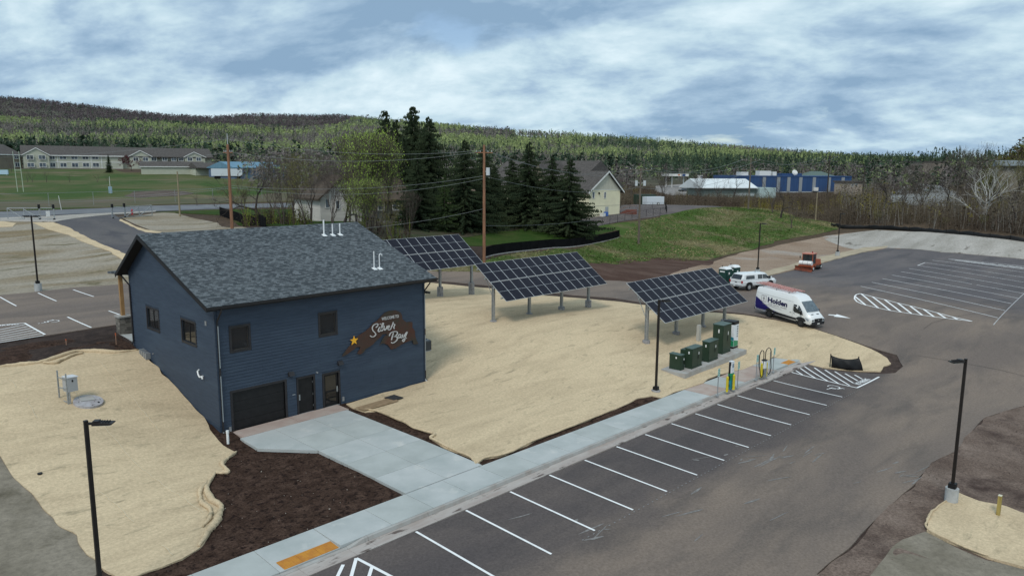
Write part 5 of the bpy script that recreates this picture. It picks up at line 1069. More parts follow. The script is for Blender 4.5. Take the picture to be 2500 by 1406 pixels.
# rolled free edges of the blankets
def roll(pix, r, parent, off, seed):
    g = GP(pix); rs = random.Random(seed); pts = []
    pts2 = smooth_path([(a[0], a[1]) for a in g], 5)
    for q in pts2: pts.append((q[0]+rs.uniform(-.03, .03), q[1]+rs.uniform(-.03, .03), tz(q[0], q[1])+off+rs.uniform(0, .03)))
    MB().path(pts, lambda t: r*(.75+.5*abs(math.sin(t*9+seed)))*(.35+.65*min(1, 6*t, 6*(1-t))), 9).build('rolled_edge', m_blanket, parent, smooth=True)
roll([(579, 1107), (556, 1122), (543, 1138), (557, 1157), (528, 1160)], .09, blanket2, .11, 1)
roll([(526, 1160), (510, 1182), (505, 1206), (520, 1228), (540, 1242), (535, 1262), (528, 1281), (510, 1300), (500, 1318), (486, 1338)], .13, blanket2, .10, 2)
roll([(520, 1170), (496, 1195), (488, 1215), (494, 1235), (512, 1250), (514, 1268), (496, 1292)], .09, blanket2, .13, 3)
roll([(0, 899), (50, 895), (103, 888), (155, 872), (190, 862), (230, 862), (280, 864), (338, 858)], .13, blanket2, .12, 4)
roll([(105, 892), (140, 890), (170, 876), (205, 866)], .09, blanket2, .16, 5)
roll([(865, 1002), (920, 1008), (985, 1034), (1012, 1050), (1060, 1064), (1053, 1075), (1105, 1102), (1146, 1119), (1163, 1138)], .07, blanket1, .12, 6)
roll([(1165, 1136), (1182, 1124), (1240, 1110), (1300, 1082), (1400, 1043), (1500, 1004)], .06, blanket1, .12, 7)
roll([(2341, 1209), (2282, 1249), (2264, 1276), (2263, 1298), (2324, 1330), (2410, 1366)], .05, blanket3, .15, 8)

# ------------------------------------------------------------------ vehicles
m_vwhite = mat('vehicle_white', (.70, .72, .73), rough=.28, spec=.5); m_vglass = mat('vehicle_glass', (.018, .022, .026), rough=.08, spec=.8); m_vshield = mat('windscreen_glass', (.10, .135, .16), (.06, .08, .1), scale=3, rough=.08, spec=.8)
m_tyre = mat('tyre_rubber', (.012, .012, .012), rough=.8); m_rimdark = mat('dark_rim', (.03, .03, .032), rough=.5); m_rim = mat('silver_rim', (.45, .46, .47), rough=.35, metal=.5)
m_livery = mat('navy_livery', (.014, .012, .115), rough=.35); m_bump = mat('dark_bumper', (.022, .024, .028), rough=.6); m_lampglass = mat('headlamp_glass', (.30, .34, .40), rough=.15); m_tail = mat('tail_lamp', (.35, .015, .02), rough=.25)
def wheel(parent, x, y, r, side, rim):
    w = MB(); w.tube((0, -.11, 0), (0, .11, 0), r, r, 28); o = w.build('wheel', m_tyre, parent, loc=(x, y, r), smooth=R_(40)); o.data.materials[0] = m_tyre
    q = MB(); s_ = side; q.tube((0, s_*.10, 0), (0, s_*.118, 0), r*.62, r*.58, 24); q.tube((0, s_*.117, 0), (0, s_*.13, 0), r*.2, r*.16, 12)
    rr = q.build('rim', rim, o)
    for k in range(5):
        t = k*2*math.pi/5; q = MB(); q.tube((math.cos(t)*r*.4, s_*.1185, math.sin(t)*r*.4), (math.cos(t)*r*.4, s_*.121, math.sin(t)*r*.4), r*.11, r*.11, 8); q.build('rim_opening', m_tyre, o)
    return o
def place(root, gpx, zoff=0, heading=0):
    x, y = gpx; e = .9; cx_, cy_ = math.cos(heading), math.sin(heading)
    zf, zb = tz(x, y), tz(x-3.6*cx_, y-3.6*cy_); root.location = (x, y, zf+.075); pt = math.atan2(zb-zf, 3.6)
    root.rotation_mode = 'XYZ'; root.rotation_euler = (0, pt, heading)
def ringv(x, zb, zs_, zt, wb, ws, wt, zw=None):
    h = [(wb*.94, zb), (wb, zb+.12), (ws, zb+.45), (ws*.995, zs_), (wt+.02, zt-.10), (wt-.03, zt-.03), (wt-.16, zt)]
    return [(x, y, z) for y, z in h]+[(x, -y, z) for y, z in reversed(h)]
van = thing('cargo_van', 'white high roof cargo van with navy livery and red ladders on its roof', 'van', (0, 0, 0))
rings = [ringv(-5.66, .50, 1.75, 2.50, .92, .95, .80), ringv(-5.58, .45, 1.85, 2.64, .97, 1.0, .84), ringv(-5.2, .42, 1.9, 2.72, .98, 1.02, .85), ringv(-2.5, .42, 1.9, 2.76, .98, 1.03, .86), ringv(-1.25, .42, 1.9, 2.74, .98, 1.02, .84), ringv(-.85, .42, 1.8, 2.62, .98, 1.02, .82),
         ringv(-.42, .42, 1.55, 2.30, .98, 1.01, .78), ringv(-.05, .42, 1.38, 1.95, .98, 1.0, .80), ringv(.42, .42, 1.16, 1.46, .98, .99, .84), ringv(.55, .42, 1.08, 1.34, .97, .98, .84), ringv(.92, .42, .95, 1.17, .95, .95, .74), ringv(1.04, .44, .85, 1.02, .90, .90, .66), ringv(1.08, .46, .75, .9, .84, .85, .6)]
MB().loft(rings).build('body', m_vwhite, van, smooth=R_(35))
def yv(x, z):   # body half width at a station / height
    xs_ = [r[0][0] for r in rings]; 
    def w(r): 
        zz_ = [p[1+1] for p in r[:7]]; ww = [p[1] for p in r[:7]]; return float(np.interp(z, zz_, ww))
    x = max(xs_[0], min(xs_[-1], x)); i = max(0, min(len(xs_)-2, int(np.searchsorted(xs_, x)-1))); t = (x-xs_[i])/(xs_[i+1]-xs_[i]); return w(rings[i])*(1-t)+w(rings[i+1])*t
def sidepoly(pts, name, mt, parent, side=-1, out=.008, fn=yv, n=1):
    pts = densify(pts, .18); P = [Vector((x, z, 0)) for x, z in pts]; v = [(p.x, side*(fn(p.x, p.y)+out), p.y) for p in P]
    # fill with interior points so the sheet follows the side
    xs_ = np.arange(min(p.x for p in P), max(p.x for p in P), .2); zs_ = np.arange(min(p.y for p in P), max(p.y for p in P), .2); gx_, gz_ = np.meshgrid(xs_, zs_); gx_ = gx_.ravel(); gz_ = gz_.ravel(); k = pinside(gx_, gz_, [(p.x, p.y) for p in P]); 
    al = [Vector((p.x, p.y)) for p in P]+[Vector((a, b_)) for a, b_ in zip(gx_[k], gz_[k])]
    ov, oe, of, *_ = geometry.delaunay_2d_cdt(al, [], [list(range(len(P)))], 1, 1e-4)
    b = MB(); b.v = [(q.x, side*(fn(q.x, q.y)+out), q.y) for q in ov]; b.f = [tuple(f) for f in of]; b.mi = [0]*len(of); return b.build(name, mt, parent)
for sd_ in (-1, 1):
    sidepoly([(-5.6, .5), (-5.6, 1.72), (-5.2, 1.58), (-4.3, 1.14), (-3.5, .84), (-2.8, .76), (-.6, .62), (-.75, .5), (-3.0, .47)], 'livery', m_livery, van, sd_, .010)
    sidepoly([(-.98, 1.95), (-.98, 1.36), (-.85, 1.22), (.12, 1.16), (.2, 1.22), (-.18, 1.66), (-.45, 1.92)], 'door_window', m_vglass, van, sd_, .012)
    sidepoly([(-3.1, .75), (-1.05, .72), (-.55, .72), (-.55, .52), (-3.3, .5)], 'side_moulding', m_bump, van, sd_, .016)
    sidepoly([(.35, .98), (.98, .90), (1.0, .72), (.62, .74)], 'headlight', m_lampglass, van, sd_, .012)
    sidepoly([(-.62, .42), (-.55, .75), (-.35, .9), (.0, .95), (.35, .9), (.5, .72), (.55, .42)], 'wheel_arch', m_bump, van, sd_, .014)
    sidepoly([(-4.3, .42), (-4.22, .7), (-4.0, .86), (-3.72, .9), (-3.4, .84), (-3.2, .7), (-3.12, .42)], 'wheel_arch', m_bump, van, sd_, .014)
    sidepoly([(-1.04, 2.0), (-1.02, 2.0), (-1.02, .65), (-1.04, .65)], 'door_gap', m_grey_metal, van, sd_, .009)
    sidepoly([(-5.5, 2.12), (-1.1, 2.12), (-1.1, 2.14), (-5.5, 2.14)], 'roof_seam', m_grey_metal, van, sd_, .009)
    for x in (-1.25, -.85): MB().box(x-.1, sd_*1.01, 1.08, x+.1, sd_*1.035, 1.12).build('door_handle', m_black, van)
    mr_ = MB(); mr_.box(-.02, sd_*1.0, 1.3, .1, sd_*1.12, 1.36); mr_.box(-.02, sd_*1.1, 1.18, .12, sd_*1.26, 1.55); mr_.build('mirror', m_black, van, bevel=.02)
    for x in (0, -3.75): wheel(van, x, sd_*.92, .36, sd_, m_rimdark)
MB().hexa([(1.0, -.9, .40), (1.12, -.8, .40), (1.12, .8, .40), (1.0, .9, .40), (.9, -.97, .68), (1.14, -.82, .70), (1.14, .82, .70), (.9, .97, .68)]).build('bumper', m_bump, van, bevel=.02)
MB().box(-5.74, -.9, .40, -5.6, .9, .60).build('bumper', m_bump, van, bevel=.02)
MB().hexa([(1.09, -.45, .6), (1.13, -.45, .6), (1.13, .45, .6), (1.09, .45, .6), (1.02, -.52, .98), (1.075, -.52, .98), (1.075, .52, .98), (1.02, .52, .98)]).build('grille', m_black, van)
MB().box(1.145, -.16, .47, 1.155, .16, .57).build('number_plate', m_sticker, van)
MB().tube((1.1, 0, .84), (1.12, 0, .84), .07, .07, 16).build('badge', m_grey_metal, van)
b = MB()
wr = [(-.40, .76, 2.27), (-.05, .79, 1.94), (.40, .84, 1.48)]
b.poly([(wr[0][0]+.02, -wr[0][1], wr[0][2]+.01), (wr[2][0]+.03, -wr[2][1], wr[2][2]+.01), (wr[2][0]+.06, 0, wr[2][2]+.02), (wr[2][0]+.03, wr[2][1], wr[2][2]+.01), (wr[0][0]+.02, wr[0][1], wr[0][2]+.01), (wr[0][0]+.05, 0, wr[0][2]+.04)])
b.build('windscreen', m_vshield, van)
for y in (-.4, .3): MB().box(.62, y-.14, 1.3, .74, y+.14, 1.315).build('bonnet_vent', m_black, van)
# lettering on both sides; the right hand side (-y) reads rear to front
def van_text(body, x, z, w, h, mt, bold, shear, sd_):
    y = sd_*(yv(x+w/2, z+h/2)+.014); ex = (1, 0, 0) if sd_ < 0 else (-1, 0, 0)
    text_on(body, 'lettering', mt, van, (x if sd_ < 0 else x+w, y, z), ex, (0, 0, 1), width=w, height=h, bold=bold, shear=shear)
m_navytxt = mat('navy_print', (.006, .006, .06), rough=.4); m_greytxt = mat('grey_print', (.22, .20, .22), rough=.5)
for sd_ in (-1, 1):
    van_text('Holden', -4.05, 1.46, 2.35, .50, m_navytxt, .045, .0, sd_)
    for wd_, xo_, wl_ in (('VALUED', 0, .58), ('ELECTRIC', .7, .72), ('DELIVERY', 1.54, .78)): van_text(wd_, -4.0+xo_ if sd_ < 0 else -4.0+2.32-xo_-wl_, 1.26, wl_, .11, m_greytxt, .01, 0, sd_)
    sidepoly([(-4.7, 1.16), (-2.3, 1.08), (-2.3, 1.10), (-4.7, 1.2)], 'pinstripe', m_greytxt, van, sd_, .012)
    # outlined H logo with a small star burst
    def lg(x0, z0, x1, z1, w=.03):
        y = sd_*(yv(-4.5, 1.6)+.013); mb = MB(); 
        for (a, c, d_, e) in ((x0, z0, x1, z0+w), (x0, z1-w, x1, z1), (x0, z0+w, x0+w, z1-w), (x1-w, z0+w, x1, z1-w)): mb.quad((a, y, c), (d_, y, c), (d_, y, e), (a, y, e))
        mb.build('logo', m_greytxt, van)
    base = -4.85 if sd_ < 0 else -1.55
    lg(base, 1.38, base+.26, 2.02); lg(base+.32, 1.38, base+.6, 2.02); lg(base+.2, 1.66, base+.4, 1.76, .045)
# roof rack and ladders
for x in (-5.0, -3.4, -1.9): MB().box(x-.03, -.8, 2.86, x+.03, .8, 2.91).box(x-.03, -.78, 2.68, x+.03, -.74, 2.86).box(x-.03, .74, 2.68, x+.03, .78, 2.86).build('rack_bar', m_galv, van)
m_lad = mat('red_ladder', (.54, .25, .23), (.46, .18, .17), scale=3, rough=.5); m_ladpink = mat('ladder_rung', (.62, .42, .38), rough=.4)
for (y0, y1, z0, x0, x1) in ((-.72, -.3, 2.93, -6.0, -1.5), (-.2, .2, 2.93, -6.05, -1.8), (.3, .7, 2.93, -5.7, -1.3), (-.66, -.26, 3.03, -5.6, -1.4), (-.16, .22, 3.04, -5.5, -2.0)):
    ld = thing('ladder', {-.72: 'red ladder lying along the near roof edge of the white van', -.2: 'red ladder lying in the middle of the white van roof', .3: 'red ladder along the far roof edge of the white van', -.66: 'shorter red ladder stacked on the near one on the white van', -.16: 'top red ladder of the middle stack on the white van'}[y0], 'ladder', (0, 0, 0), 0, 'red ladders on the white van')
    MB().box(x0, y0, z0, x1, y0+.03, z0+.055).build('rail', m_lad, ld); MB().box(x0, y1-.03, z0, x1, y1, z0+.055).build('rail', m_lad, ld)
    nr_ = int((x1-x0)/.305)
    for k in range(nr_): MB().tube((x0+.2+k*.305, y0+.031, z0+.045), (x0+.2+k*.305, y1-.031, z0+.045), .018, .018, 6).build('rung', m_ladpink, ld)
    ld['_van'] = 1
VH = R_(252.5); vx, vy = 67.6, 26.7
place(van, (vx, vy), 0, VH)
bpy.context.view_layer.update()
for o in [q for q in sc.objects if q.get('_van')]: o.location = van.location; o.rotation_euler = van.rotation_euler; del o['_van']

# pickup with a topper
pk = thing('pickup_truck', 'white pickup truck with a white topper parked behind the van', 'pickup', (0, 0, 0))
rings_p = [ringv(-4.72, .62, 1.02, 1.14, .88, .92, .84), ringv(-4.62, .55, 1.05, 1.2, .93, .97, .88), ringv(.55, .52, 1.02, 1.2, .96, 1.0, .9), ringv(.95, .5, .98, 1.16, .95, .98, .82), ringv(1.12, .55, .9, 1.05, .88, .9, .7)]
MB().loft(rings_p).build('body', m_vwhite, pk, smooth=R_(35))
def yp(x, z): return 1.0 if z < 1.1 else float(np.interp(z, [1.1, 1.2, 1.85, 1.95], [1.0, .93, .76, .6]))
tp = [ringv(-4.68, 1.15, 1.3, 1.5, .88, .88, .84), ringv(-4.42, 1.15, 1.6, 1.92, .9, .84, .74), ringv(-3.6, 1.15, 1.65, 1.99, .9, .86, .75), ringv(-2.4, 1.15, 1.65, 1.97, .9, .86, .74)]
def ringt(x, w0, w1, z1): return [(x, w0, 1.15), (x, w0*.97, 1.45), (x, w1+.03, z1-.1), (x, w1-.1, z1), (x, -w1+.1, z1), (x, -w1-.03, z1-.1), (x, -w0*.97, 1.45), (x, -w0, 1.15)]
MB().loft([ringt(-4.7, .93, .80, 1.35), ringt(-4.35, .93, .76, 1.90), ringt(-3.6, .93, .77, 1.97), ringt(-2.38, .93, .77, 1.95)]).build('topper', m_vwhite, pk, smooth=R_(35))
MB().loft([ringt(-2.34, .93, .76, 1.9), ringt(-2.1, .93, .75, 1.94), ringt(-.75, .93, .75, 1.93), ringt(-.35, .93, .72, 1.72), ringt(.35, .9, .68, 1.22)]).build('cab', m_vwhite, pk, smooth=R_(35))
def ytp(x, z): return float(np.interp(z, [1.15, 1.45, 1.85, 1.95], [.93, .905, .79, .68]))
for sd_ in (-1, 1):
    sidepoly([(-4.1, 1.32), (-2.65, 1.32), (-2.65, 1.72), (-4.0, 1.72)], 'topper_window', m_vglass, pk, sd_, .012, ytp)
    sidepoly([(-2.12, 1.28), (-1.35, 1.28), (-1.35, 1.76), (-2.1, 1.76)], 'door_window', m_vglass, pk, sd_, .012, ytp); sidepoly([(-1.28, 1.28), (-.15, 1.26), (-.65, 1.74), (-1.28, 1.76)], 'door_window', m_vglass, pk, sd_, .012, ytp)
    sidepoly([(-4.15, .52), (-4.05, .85), (-3.75, 1.0), (-3.4, 1.0), (-3.1, .85), (-3.0, .52)], 'wheel_arch', m_black, pk, sd_, .012, lambda x, z: 1.0)
    sidepoly([(-.55, .52), (-.45, .85), (-.15, 1.0), (.15, 1.0), (.45, .85), (.55, .52)], 'wheel_arch', m_black, pk, sd_, .012, lambda x, z: 1.0)
    MB().box(-4.76, sd_*.80, .9, -4.66, sd_*.97, 1.18).build('tail_light', m_tail, pk)
    for x in (0, -3.57): wheel(pk, x, sd_*.9, .4, sd_, m_rim)
    MB().box(-.35, sd_*.95, 1.25, -.2, sd_*1.15, 1.5).build('mirror', m_black, pk)
MB().box(-4.95, -.9, .5, -4.74, .9, .68).build('bumper', m_galv, pk, bevel=.02); MB().box(-4.975, -.15, .53, -4.955, .15, .64).build('number_plate', m_sticker, pk); MB().box(-4.755, -.14, .92, -4.74, .14, 1.0).build('tailgate_handle', m_black, pk)
MB().quad((-4.70, -.74, 1.32), (-4.42, -.66, 1.82), (-4.42, .66, 1.82), (-4.70, .74, 1.32)).build('rear_window', m_vglass, pk).location = (-.03, 0, .015)
MB().box(1.13, -.6, .62, 1.16, .6, 1.0).build('grille', m_black, pk)
MB().tube((-1.6, 0, 1.93), (-1.6, 0, 2.02), .05, .03, 8).build('roof_marker', m_black, pk)
place(pk, (83.6, 38.6), 0, R_(-15))

# orange broom sweeper
sw = thing('sweeper', 'orange cab sweeper with a front blade and white water tank parked at the lot edge', 'sweeper', (0, 0, 0))
m_or = mat('faded_orange', (.42, .095, .04), (.33, .08, .035), scale=3, rough=.5); m_rustor = mat('rusty_orange', (.25, .06, .03), (.12, .04, .025), scale=4, rough=.7); m_tank = mat('white_tank', (.72, .70, .68), rough=.4)
# x forward (towards the camera left), blade in front
MB().box(-3.2, -.75, .55, .9, .75, .85).build('chassis', m_or, sw, bevel=.02)
MB().hexa([(-3.2, -.7, .85), (-1.1, -.7, .85), (-1.1, .7, .85), (-3.2, .7, .85), (-3.1, -.65, 1.55), (-1.1, -.65, 1.75), (-1.1, .65, 1.75), (-3.1, .65, 1.55)]).build('engine_cover', m_or, sw, bevel=.03)
cb = MB()
for x in (-1.0, .25):
    for y in (-.72, .66): cb.box(x, y, .85, x+.07, y+.07, 2.6)
cb.box(-1.0, -.72, .85, .32, .73, 1.05); cb.build('cab', m_or, sw)
MB().box(-1.1, -.8, 2.6, .42, .8, 2.78).build('cab_roof', mat('faded_roof', (.50, .20, .14), rough=.5), sw, bevel=.04)
for q in ((.3, -.65, 1.05, .31, .66, 2.6), (-.93, -.70, 1.05, .25, -.69, 2.6), (-.93, .7, 1.05, .25, .71, 2.6), (-.98, -.65, 1.75, -.97, .66, 2.6)): MB().box(*q).build('cab_glass', m_vglass, sw)
MB().box(-.7, -.3, .9, -.1, .3, 1.6).build('seat', m_black, sw)
MB().tube((.85, -.85, 1.25), (.85, .85, 1.25), .36, .36, 20).build('water_tank', m_tank, sw, smooth=R_(40))
for y in (-.35, .3): MB().tube((.85, y, 1.25), (.85, y+.05, 1.25), .368, .368, 20).build('tank_strap', m_grey_metal, sw)
MB().box(.5, -.9, .75, 1.2, .9, .9).build('tank_tray', m_or, sw)
bl = []
for y in (-1.6, 1.6): bl.append([(1.75, y, .08), (1.62, y, .3), (1.60, y, .55), (1.7, y, .78), (1.66, y, .78), (1.56, y, .55), (1.58, y, .3), (1.71, y, .08)])
MB().loft(bl).build('blade', m_rustor, sw); MB().box(.9, -.35, .4, 1.58, .35, .6).build('blade_arm', m_rustor, sw)
for s_ in (-1, 1):
    wheel(sw, .45, s_*.85, .38, s_, m_tank); wheel(sw, -2.6, s_*.85, .38, s_, m_tank)
    fd = MB()
    for k in range(8):
        t0, t1 = math.pi*k/8, math.pi*(k+1)/8; c0 = (.45+math.cos(t0)*.5, .38+math.sin(t0)*.5); c1 = (.45+math.cos(t1)*.5, .38+math.sin(t1)*.5); fd.hexa([(c0[0], s_*.7, c0[1]), (c1[0], s_*.7, c1[1]), (c1[0], s_*1.0, c1[1]), (c0[0], s_*1.0, c0[1]), (c0[0], s_*.7, c0[1]+.04), (c1[0], s_*.7, c1[1]+.04), (c1[0], s_*1.0, c1[1]+.04), (c0[0], s_*1.0, c0[1]+.04)])
    fd.build('fender', m_or, sw)
    MB().box(.35, s_*.95, 1.9, .42, s_*1.05, 2.3).build('mirror', m_black, sw)
MB().tube((-.75, -1.1, .42), (-1.5, 1.1, .42), .34, .34, 16).build('broom', m_black, sw); MB().tube((-3.5, -.1, .75), (-3.5, .35, .75), .22, .22, 14).build('rear_tank', m_tank, sw); MB().box(-3.9, -.3, .4, -3.2, .3, .5).build('rear_frame', m_black, sw)
for x, y in ((-.4, .4), (-.9, .2)): MB().tube((x, y, 2.78), (x, y, 3.0), .07, .06, 10).build('beacon', m_tail if x > -.5 else m_black, sw)
MB().tube((-1.5, .5, 1.7), (-1.5, .5, 2.3), .05, .05, 8).build('exhaust', m_black, sw)
a, b_ = G(2003, 658), G(1978, 668); 
g1_, g2_ = G(1984, 662.5), G(2004, 656.5); hd_ = math.atan2(g1_[1]-g2_[1], g1_[0]-g2_[0]); print('SWEEP', g1_, g2_, math.degrees(hd_))
for o in sw.children:
    if o.name.startswith('blade') and 'arm' not in o.name: o.rotation_euler = (0, 0, R_(-26)); o.location = (.2, .72, 0)
n_h = np.array([-math.sin(hd_), math.cos(hd_)]); c_ = g1_[:2]+ -n_h*.85 - np.array([math.cos(hd_), math.sin(hd_)])*.45; place(sw, (c_[0], c_[1]), 0, hd_); sw.scale = (1.1, 1.0, .86)

# portable toilets
def toilet(x, y, label, dx=0, dy=0):
    p = G(x, y); t_ = thing('portable_toilet', label, 'portable toilet', (p[0]+dx, p[1]+dy, tz(p[0]+dx, p[1]+dy)+.1), R_(-10), 'green portable toilets'); gm = mat('toilet_green', (.012, .05, .042), rough=.5); wm_ = mat('toilet_roof', (.72, .74, .75), rough=.4)
    MB().box(-.55, -.55, .05, .55, .55, 1.95).build('walls', gm, t_, bevel=.02); MB().box(-.6, -.6, 0, .6, .6, .08).build('skid', m_black, t_)
    MB().box(-.42, -.575, .12, .42, -.551, 1.9).build('door', gm, t_); MB().box(-.12, -.585, 1.35, .12, -.577, 1.6).build('sign_plate', m_sticker, t_)
    r = MB(); r.hexa([(-.6, -.6, 1.95), (.6, -.6, 1.95), (.6, .6, 1.95), (-.6, .6, 1.95), (-.55, -.3, 2.2), (.55, -.3, 2.2), (.55, .3, 2.2), (-.55, .3, 2.2)]).build('roof', wm_, t_, bevel=.04)
    MB().tube((-.35, .2, 2.15), (-.35, .2, 2.4), .04, .04, 8).build('vent', m_black, t_); MB().box(-.556, -.35, 1.6, -.551, .35, 1.75).build('side_vent', wm_, t_)
toilet(1769, 698, 'dark green portable toilet with a white roof, left one behind the pickup'); toilet(1790, 694, 'dark green portable toilet with a white roof, right one behind the pickup', .35, .2)

# ------------------------------------------------------------------ fences, gates, poles, wires
def fence_line(name, label, cat, pts, h, step, post_r, post_mt, panel_mt=None, rails=(), mesh_mt=None, group=None, base=None):
    p0 = pts[0]; t_ = thing(name, label, cat, (p0[0], p0[1], tz(p0[0], p0[1])), 0, group); W = tuple(t_.location)
    q = []
    for a, b_ in zip(pts[:-1], pts[1:]):
        n_s = max(1, round(math.hypot(b_[0]-a[0], b_[1]-a[1])/step))
        for k in range(n_s): q.append((a[0]+(b_[0]-a[0])*k/n_s, a[1]+(b_[1]-a[1])*k/n_s))
    q.append(pts[-1][:2]); zz_ = terr([a[0] for a in q], [a[1] for a in q])
    for (x, y), z in zip(q, zz_): MB().tube((x, y, z-.2), (x, y, z+h+.05), post_r, post_r, 6).build('post', post_mt, t_, world=W)
    for i in range(len(q)-1):
        (x0, y0), (x1, y1) = q[i], q[i+1]; z0, z1 = zz_[i], zz_[i+1]
        if panel_mt:
            d = Vector((x1-x0, y1-y0)).normalized(); nn = (-d.y*.012, d.x*.012)
            MB().hexa([(x0-nn[0], y0-nn[1], z0+.03), (x1-nn[0], y1-nn[1], z1+.03), (x1+nn[0], y1+nn[1], z1+.03), (x0+nn[0], y0+nn[1], z0+.03), (x0-nn[0], y0-nn[1], z0+h), (x1-nn[0], y1-nn[1], z1+h), (x1+nn[0], y1+nn[1], z1+h), (x0+nn[0], y0+nn[1], z0+h)]).build('panel', panel_mt, t_, world=W)
        for r in rails: MB().tube((x0, y0, z0+r), (x1, y1, z1+r), post_r*.7, None, 5, cap=False).build('rail', post_mt, t_, world=W)
        if base: MB().hexa([(x0-.1, y0-.1, z0-.2), (x1-.1, y1-.1, z1-.2), (x1+.1, y1+.1, z1-.2), (x0+.1, y0+.1, z0-.2), (x0-.1, y0-.1, z0+.12), (x1-.1, y1-.1, z1+.12), (x1+.1, y1+.1, z1+.12), (x0+.1, y0+.1, z0+.12)]).build('kerb_block', m_conc_curb, t_, world=W)
    if mesh_mt:   # diagonal wire mesh, thin strips joined
        b = MB()
        for i in range(len(q)-1):
            (x0, y0), (x1, y1) = q[i], q[i+1]; L_ = math.hypot(x1-x0, y1-y0); n_w = max(2, int(L_/.3))
            for k in range(n_w):
                for s_ in (0, 1):
                    u0, u1 = k/n_w, min(1, (k+1.5)/n_w); a = (x0+(x1-x0)*u0, y0+(y1-y0)*u0, zz_[i]+(h if s_ else .05)); c = (x0+(x1-x0)*u1, y0+(y1-y0)*u1, zz_[i+1]*u1+zz_[i]*(1-u1)+(.05 if s_ else h))
                    b.tube(a, c, .006, None, 3, cap=False)
        o = b.build('wire_mesh', mesh_mt, t_, world=W); o['kind'] = 'stuff'
    return t_
m_blackfence = mat('black_fence', (.008, .008, .009), (.011, .011, .012), scale=1, rough=.9, spec=.03)
m_wirefence = mat('fence_wire', (.28, .29, .30), rough=.6, metal=.2)
f1 = [D(1178, 629, 94)[:2], D(1350, 603, 112)[:2], D(1512, 578, 131)[:2]]
fence_line('privacy_fence', 'long black privacy fence with a pale footing between lawn and grass bank', 'fence', f1, 1.35, 2.6, .035, m_blackfence, m_blackfence, base=True)
f2 = [G(537, 527)[:2], G(585, 543)[:2], G(650, 562)[:2]]
fence_line('privacy_fence', 'black privacy fence behind the left utility pole near the bare trees', 'fence', f2, 1.5, 2.6, .035, m_blackfence, m_blackfence)
f3 = [G(1385, 562)[:2], G(1470, 551)[:2], G(1560, 533)[:2], G(1628, 523)[:2], G(1624, 511)[:2], G(1560, 511)[:2], G(1515, 510)[:2]]
fence_line('wire_fence', 'dark mesh fence round the yard of the cream gabled building', 'fence', f3, 1.5, 2.6, .03, m_blackfence, rails=(1.5,), mesh_mt=m_blackfence)
f4 = [G(-40, 510)[:2], G(120, 505)[:2], G(330, 497)[:2], G(520, 490)[:2], G(640, 486)[:2]]
fence_line('wire_fence', 'thin chain link fence along the far side of the road by the playing field', 'fence', f4, 2.4, 9, .035, m_wirefence, rails=(2.4,), mesh_mt=None)
f5 = [G(155, 416)[:2], G(250, 419)[:2], G(330, 418)[:2]]
# silt fences
def silt(pix, h, label, seed=1):
    g = [G(*q) for q in pix]; p0 = g[0]; t_ = thing('silt_fence', label, 'silt fence', tuple(p0), 0); pts = densify([(a[0], a[1]) for a in g], .9); pts = pts[:next((i for i, q in enumerate(pts) if math.hypot(q[0]-g[-1][0], q[1]-g[-1][1]) < 1e-6), len(pts))+1]
    rs = random.Random(seed); V, Fc = [], []
    for i, (x, y) in enumerate(pts):
        z = tz(x, y); hh = h*(.75+.35*rs.random())
        for j in range(4): V.append((x-p0[0]+rs.uniform(-.06, .06), y-p0[1]+rs.uniform(-.06, .06), z-p0[2]+hh*j/3))
    for i in range(len(pts)-1):
        for j in range(3): Fc.append((i*4+j, (i+1)*4+j, (i+1)*4+j+1, i*4+j+1))
    me = bpy.data.meshes.new('fabric'); me.from_pydata(V, [], Fc); me.materials.append(MATS['black_fabric']); me.shade_smooth(); o = bpy.data.objects.new('fabric', me); col.objects.link(o); o.parent = t_; s_ = o.modifiers.new('thick', 'SOLIDIFY'); s_.thickness = .03
    for i in range(0, len(pts), 3): x, y = pts[i]; MB().box(x-.025, y-.025, tz(x, y), x+.025, y+.025, tz(x, y)+h*1.15).build('stake', m_blackfence, t_, world=tuple(p0))
silt([(2029, 553), (2060, 559), (2110, 559), (2170, 561), (2240, 566), (2320, 573), (2400, 581), (2500, 593), (2600, 606), (2750, 630)], .85, 'long sagging black silt fence along the edge of the pale far field')
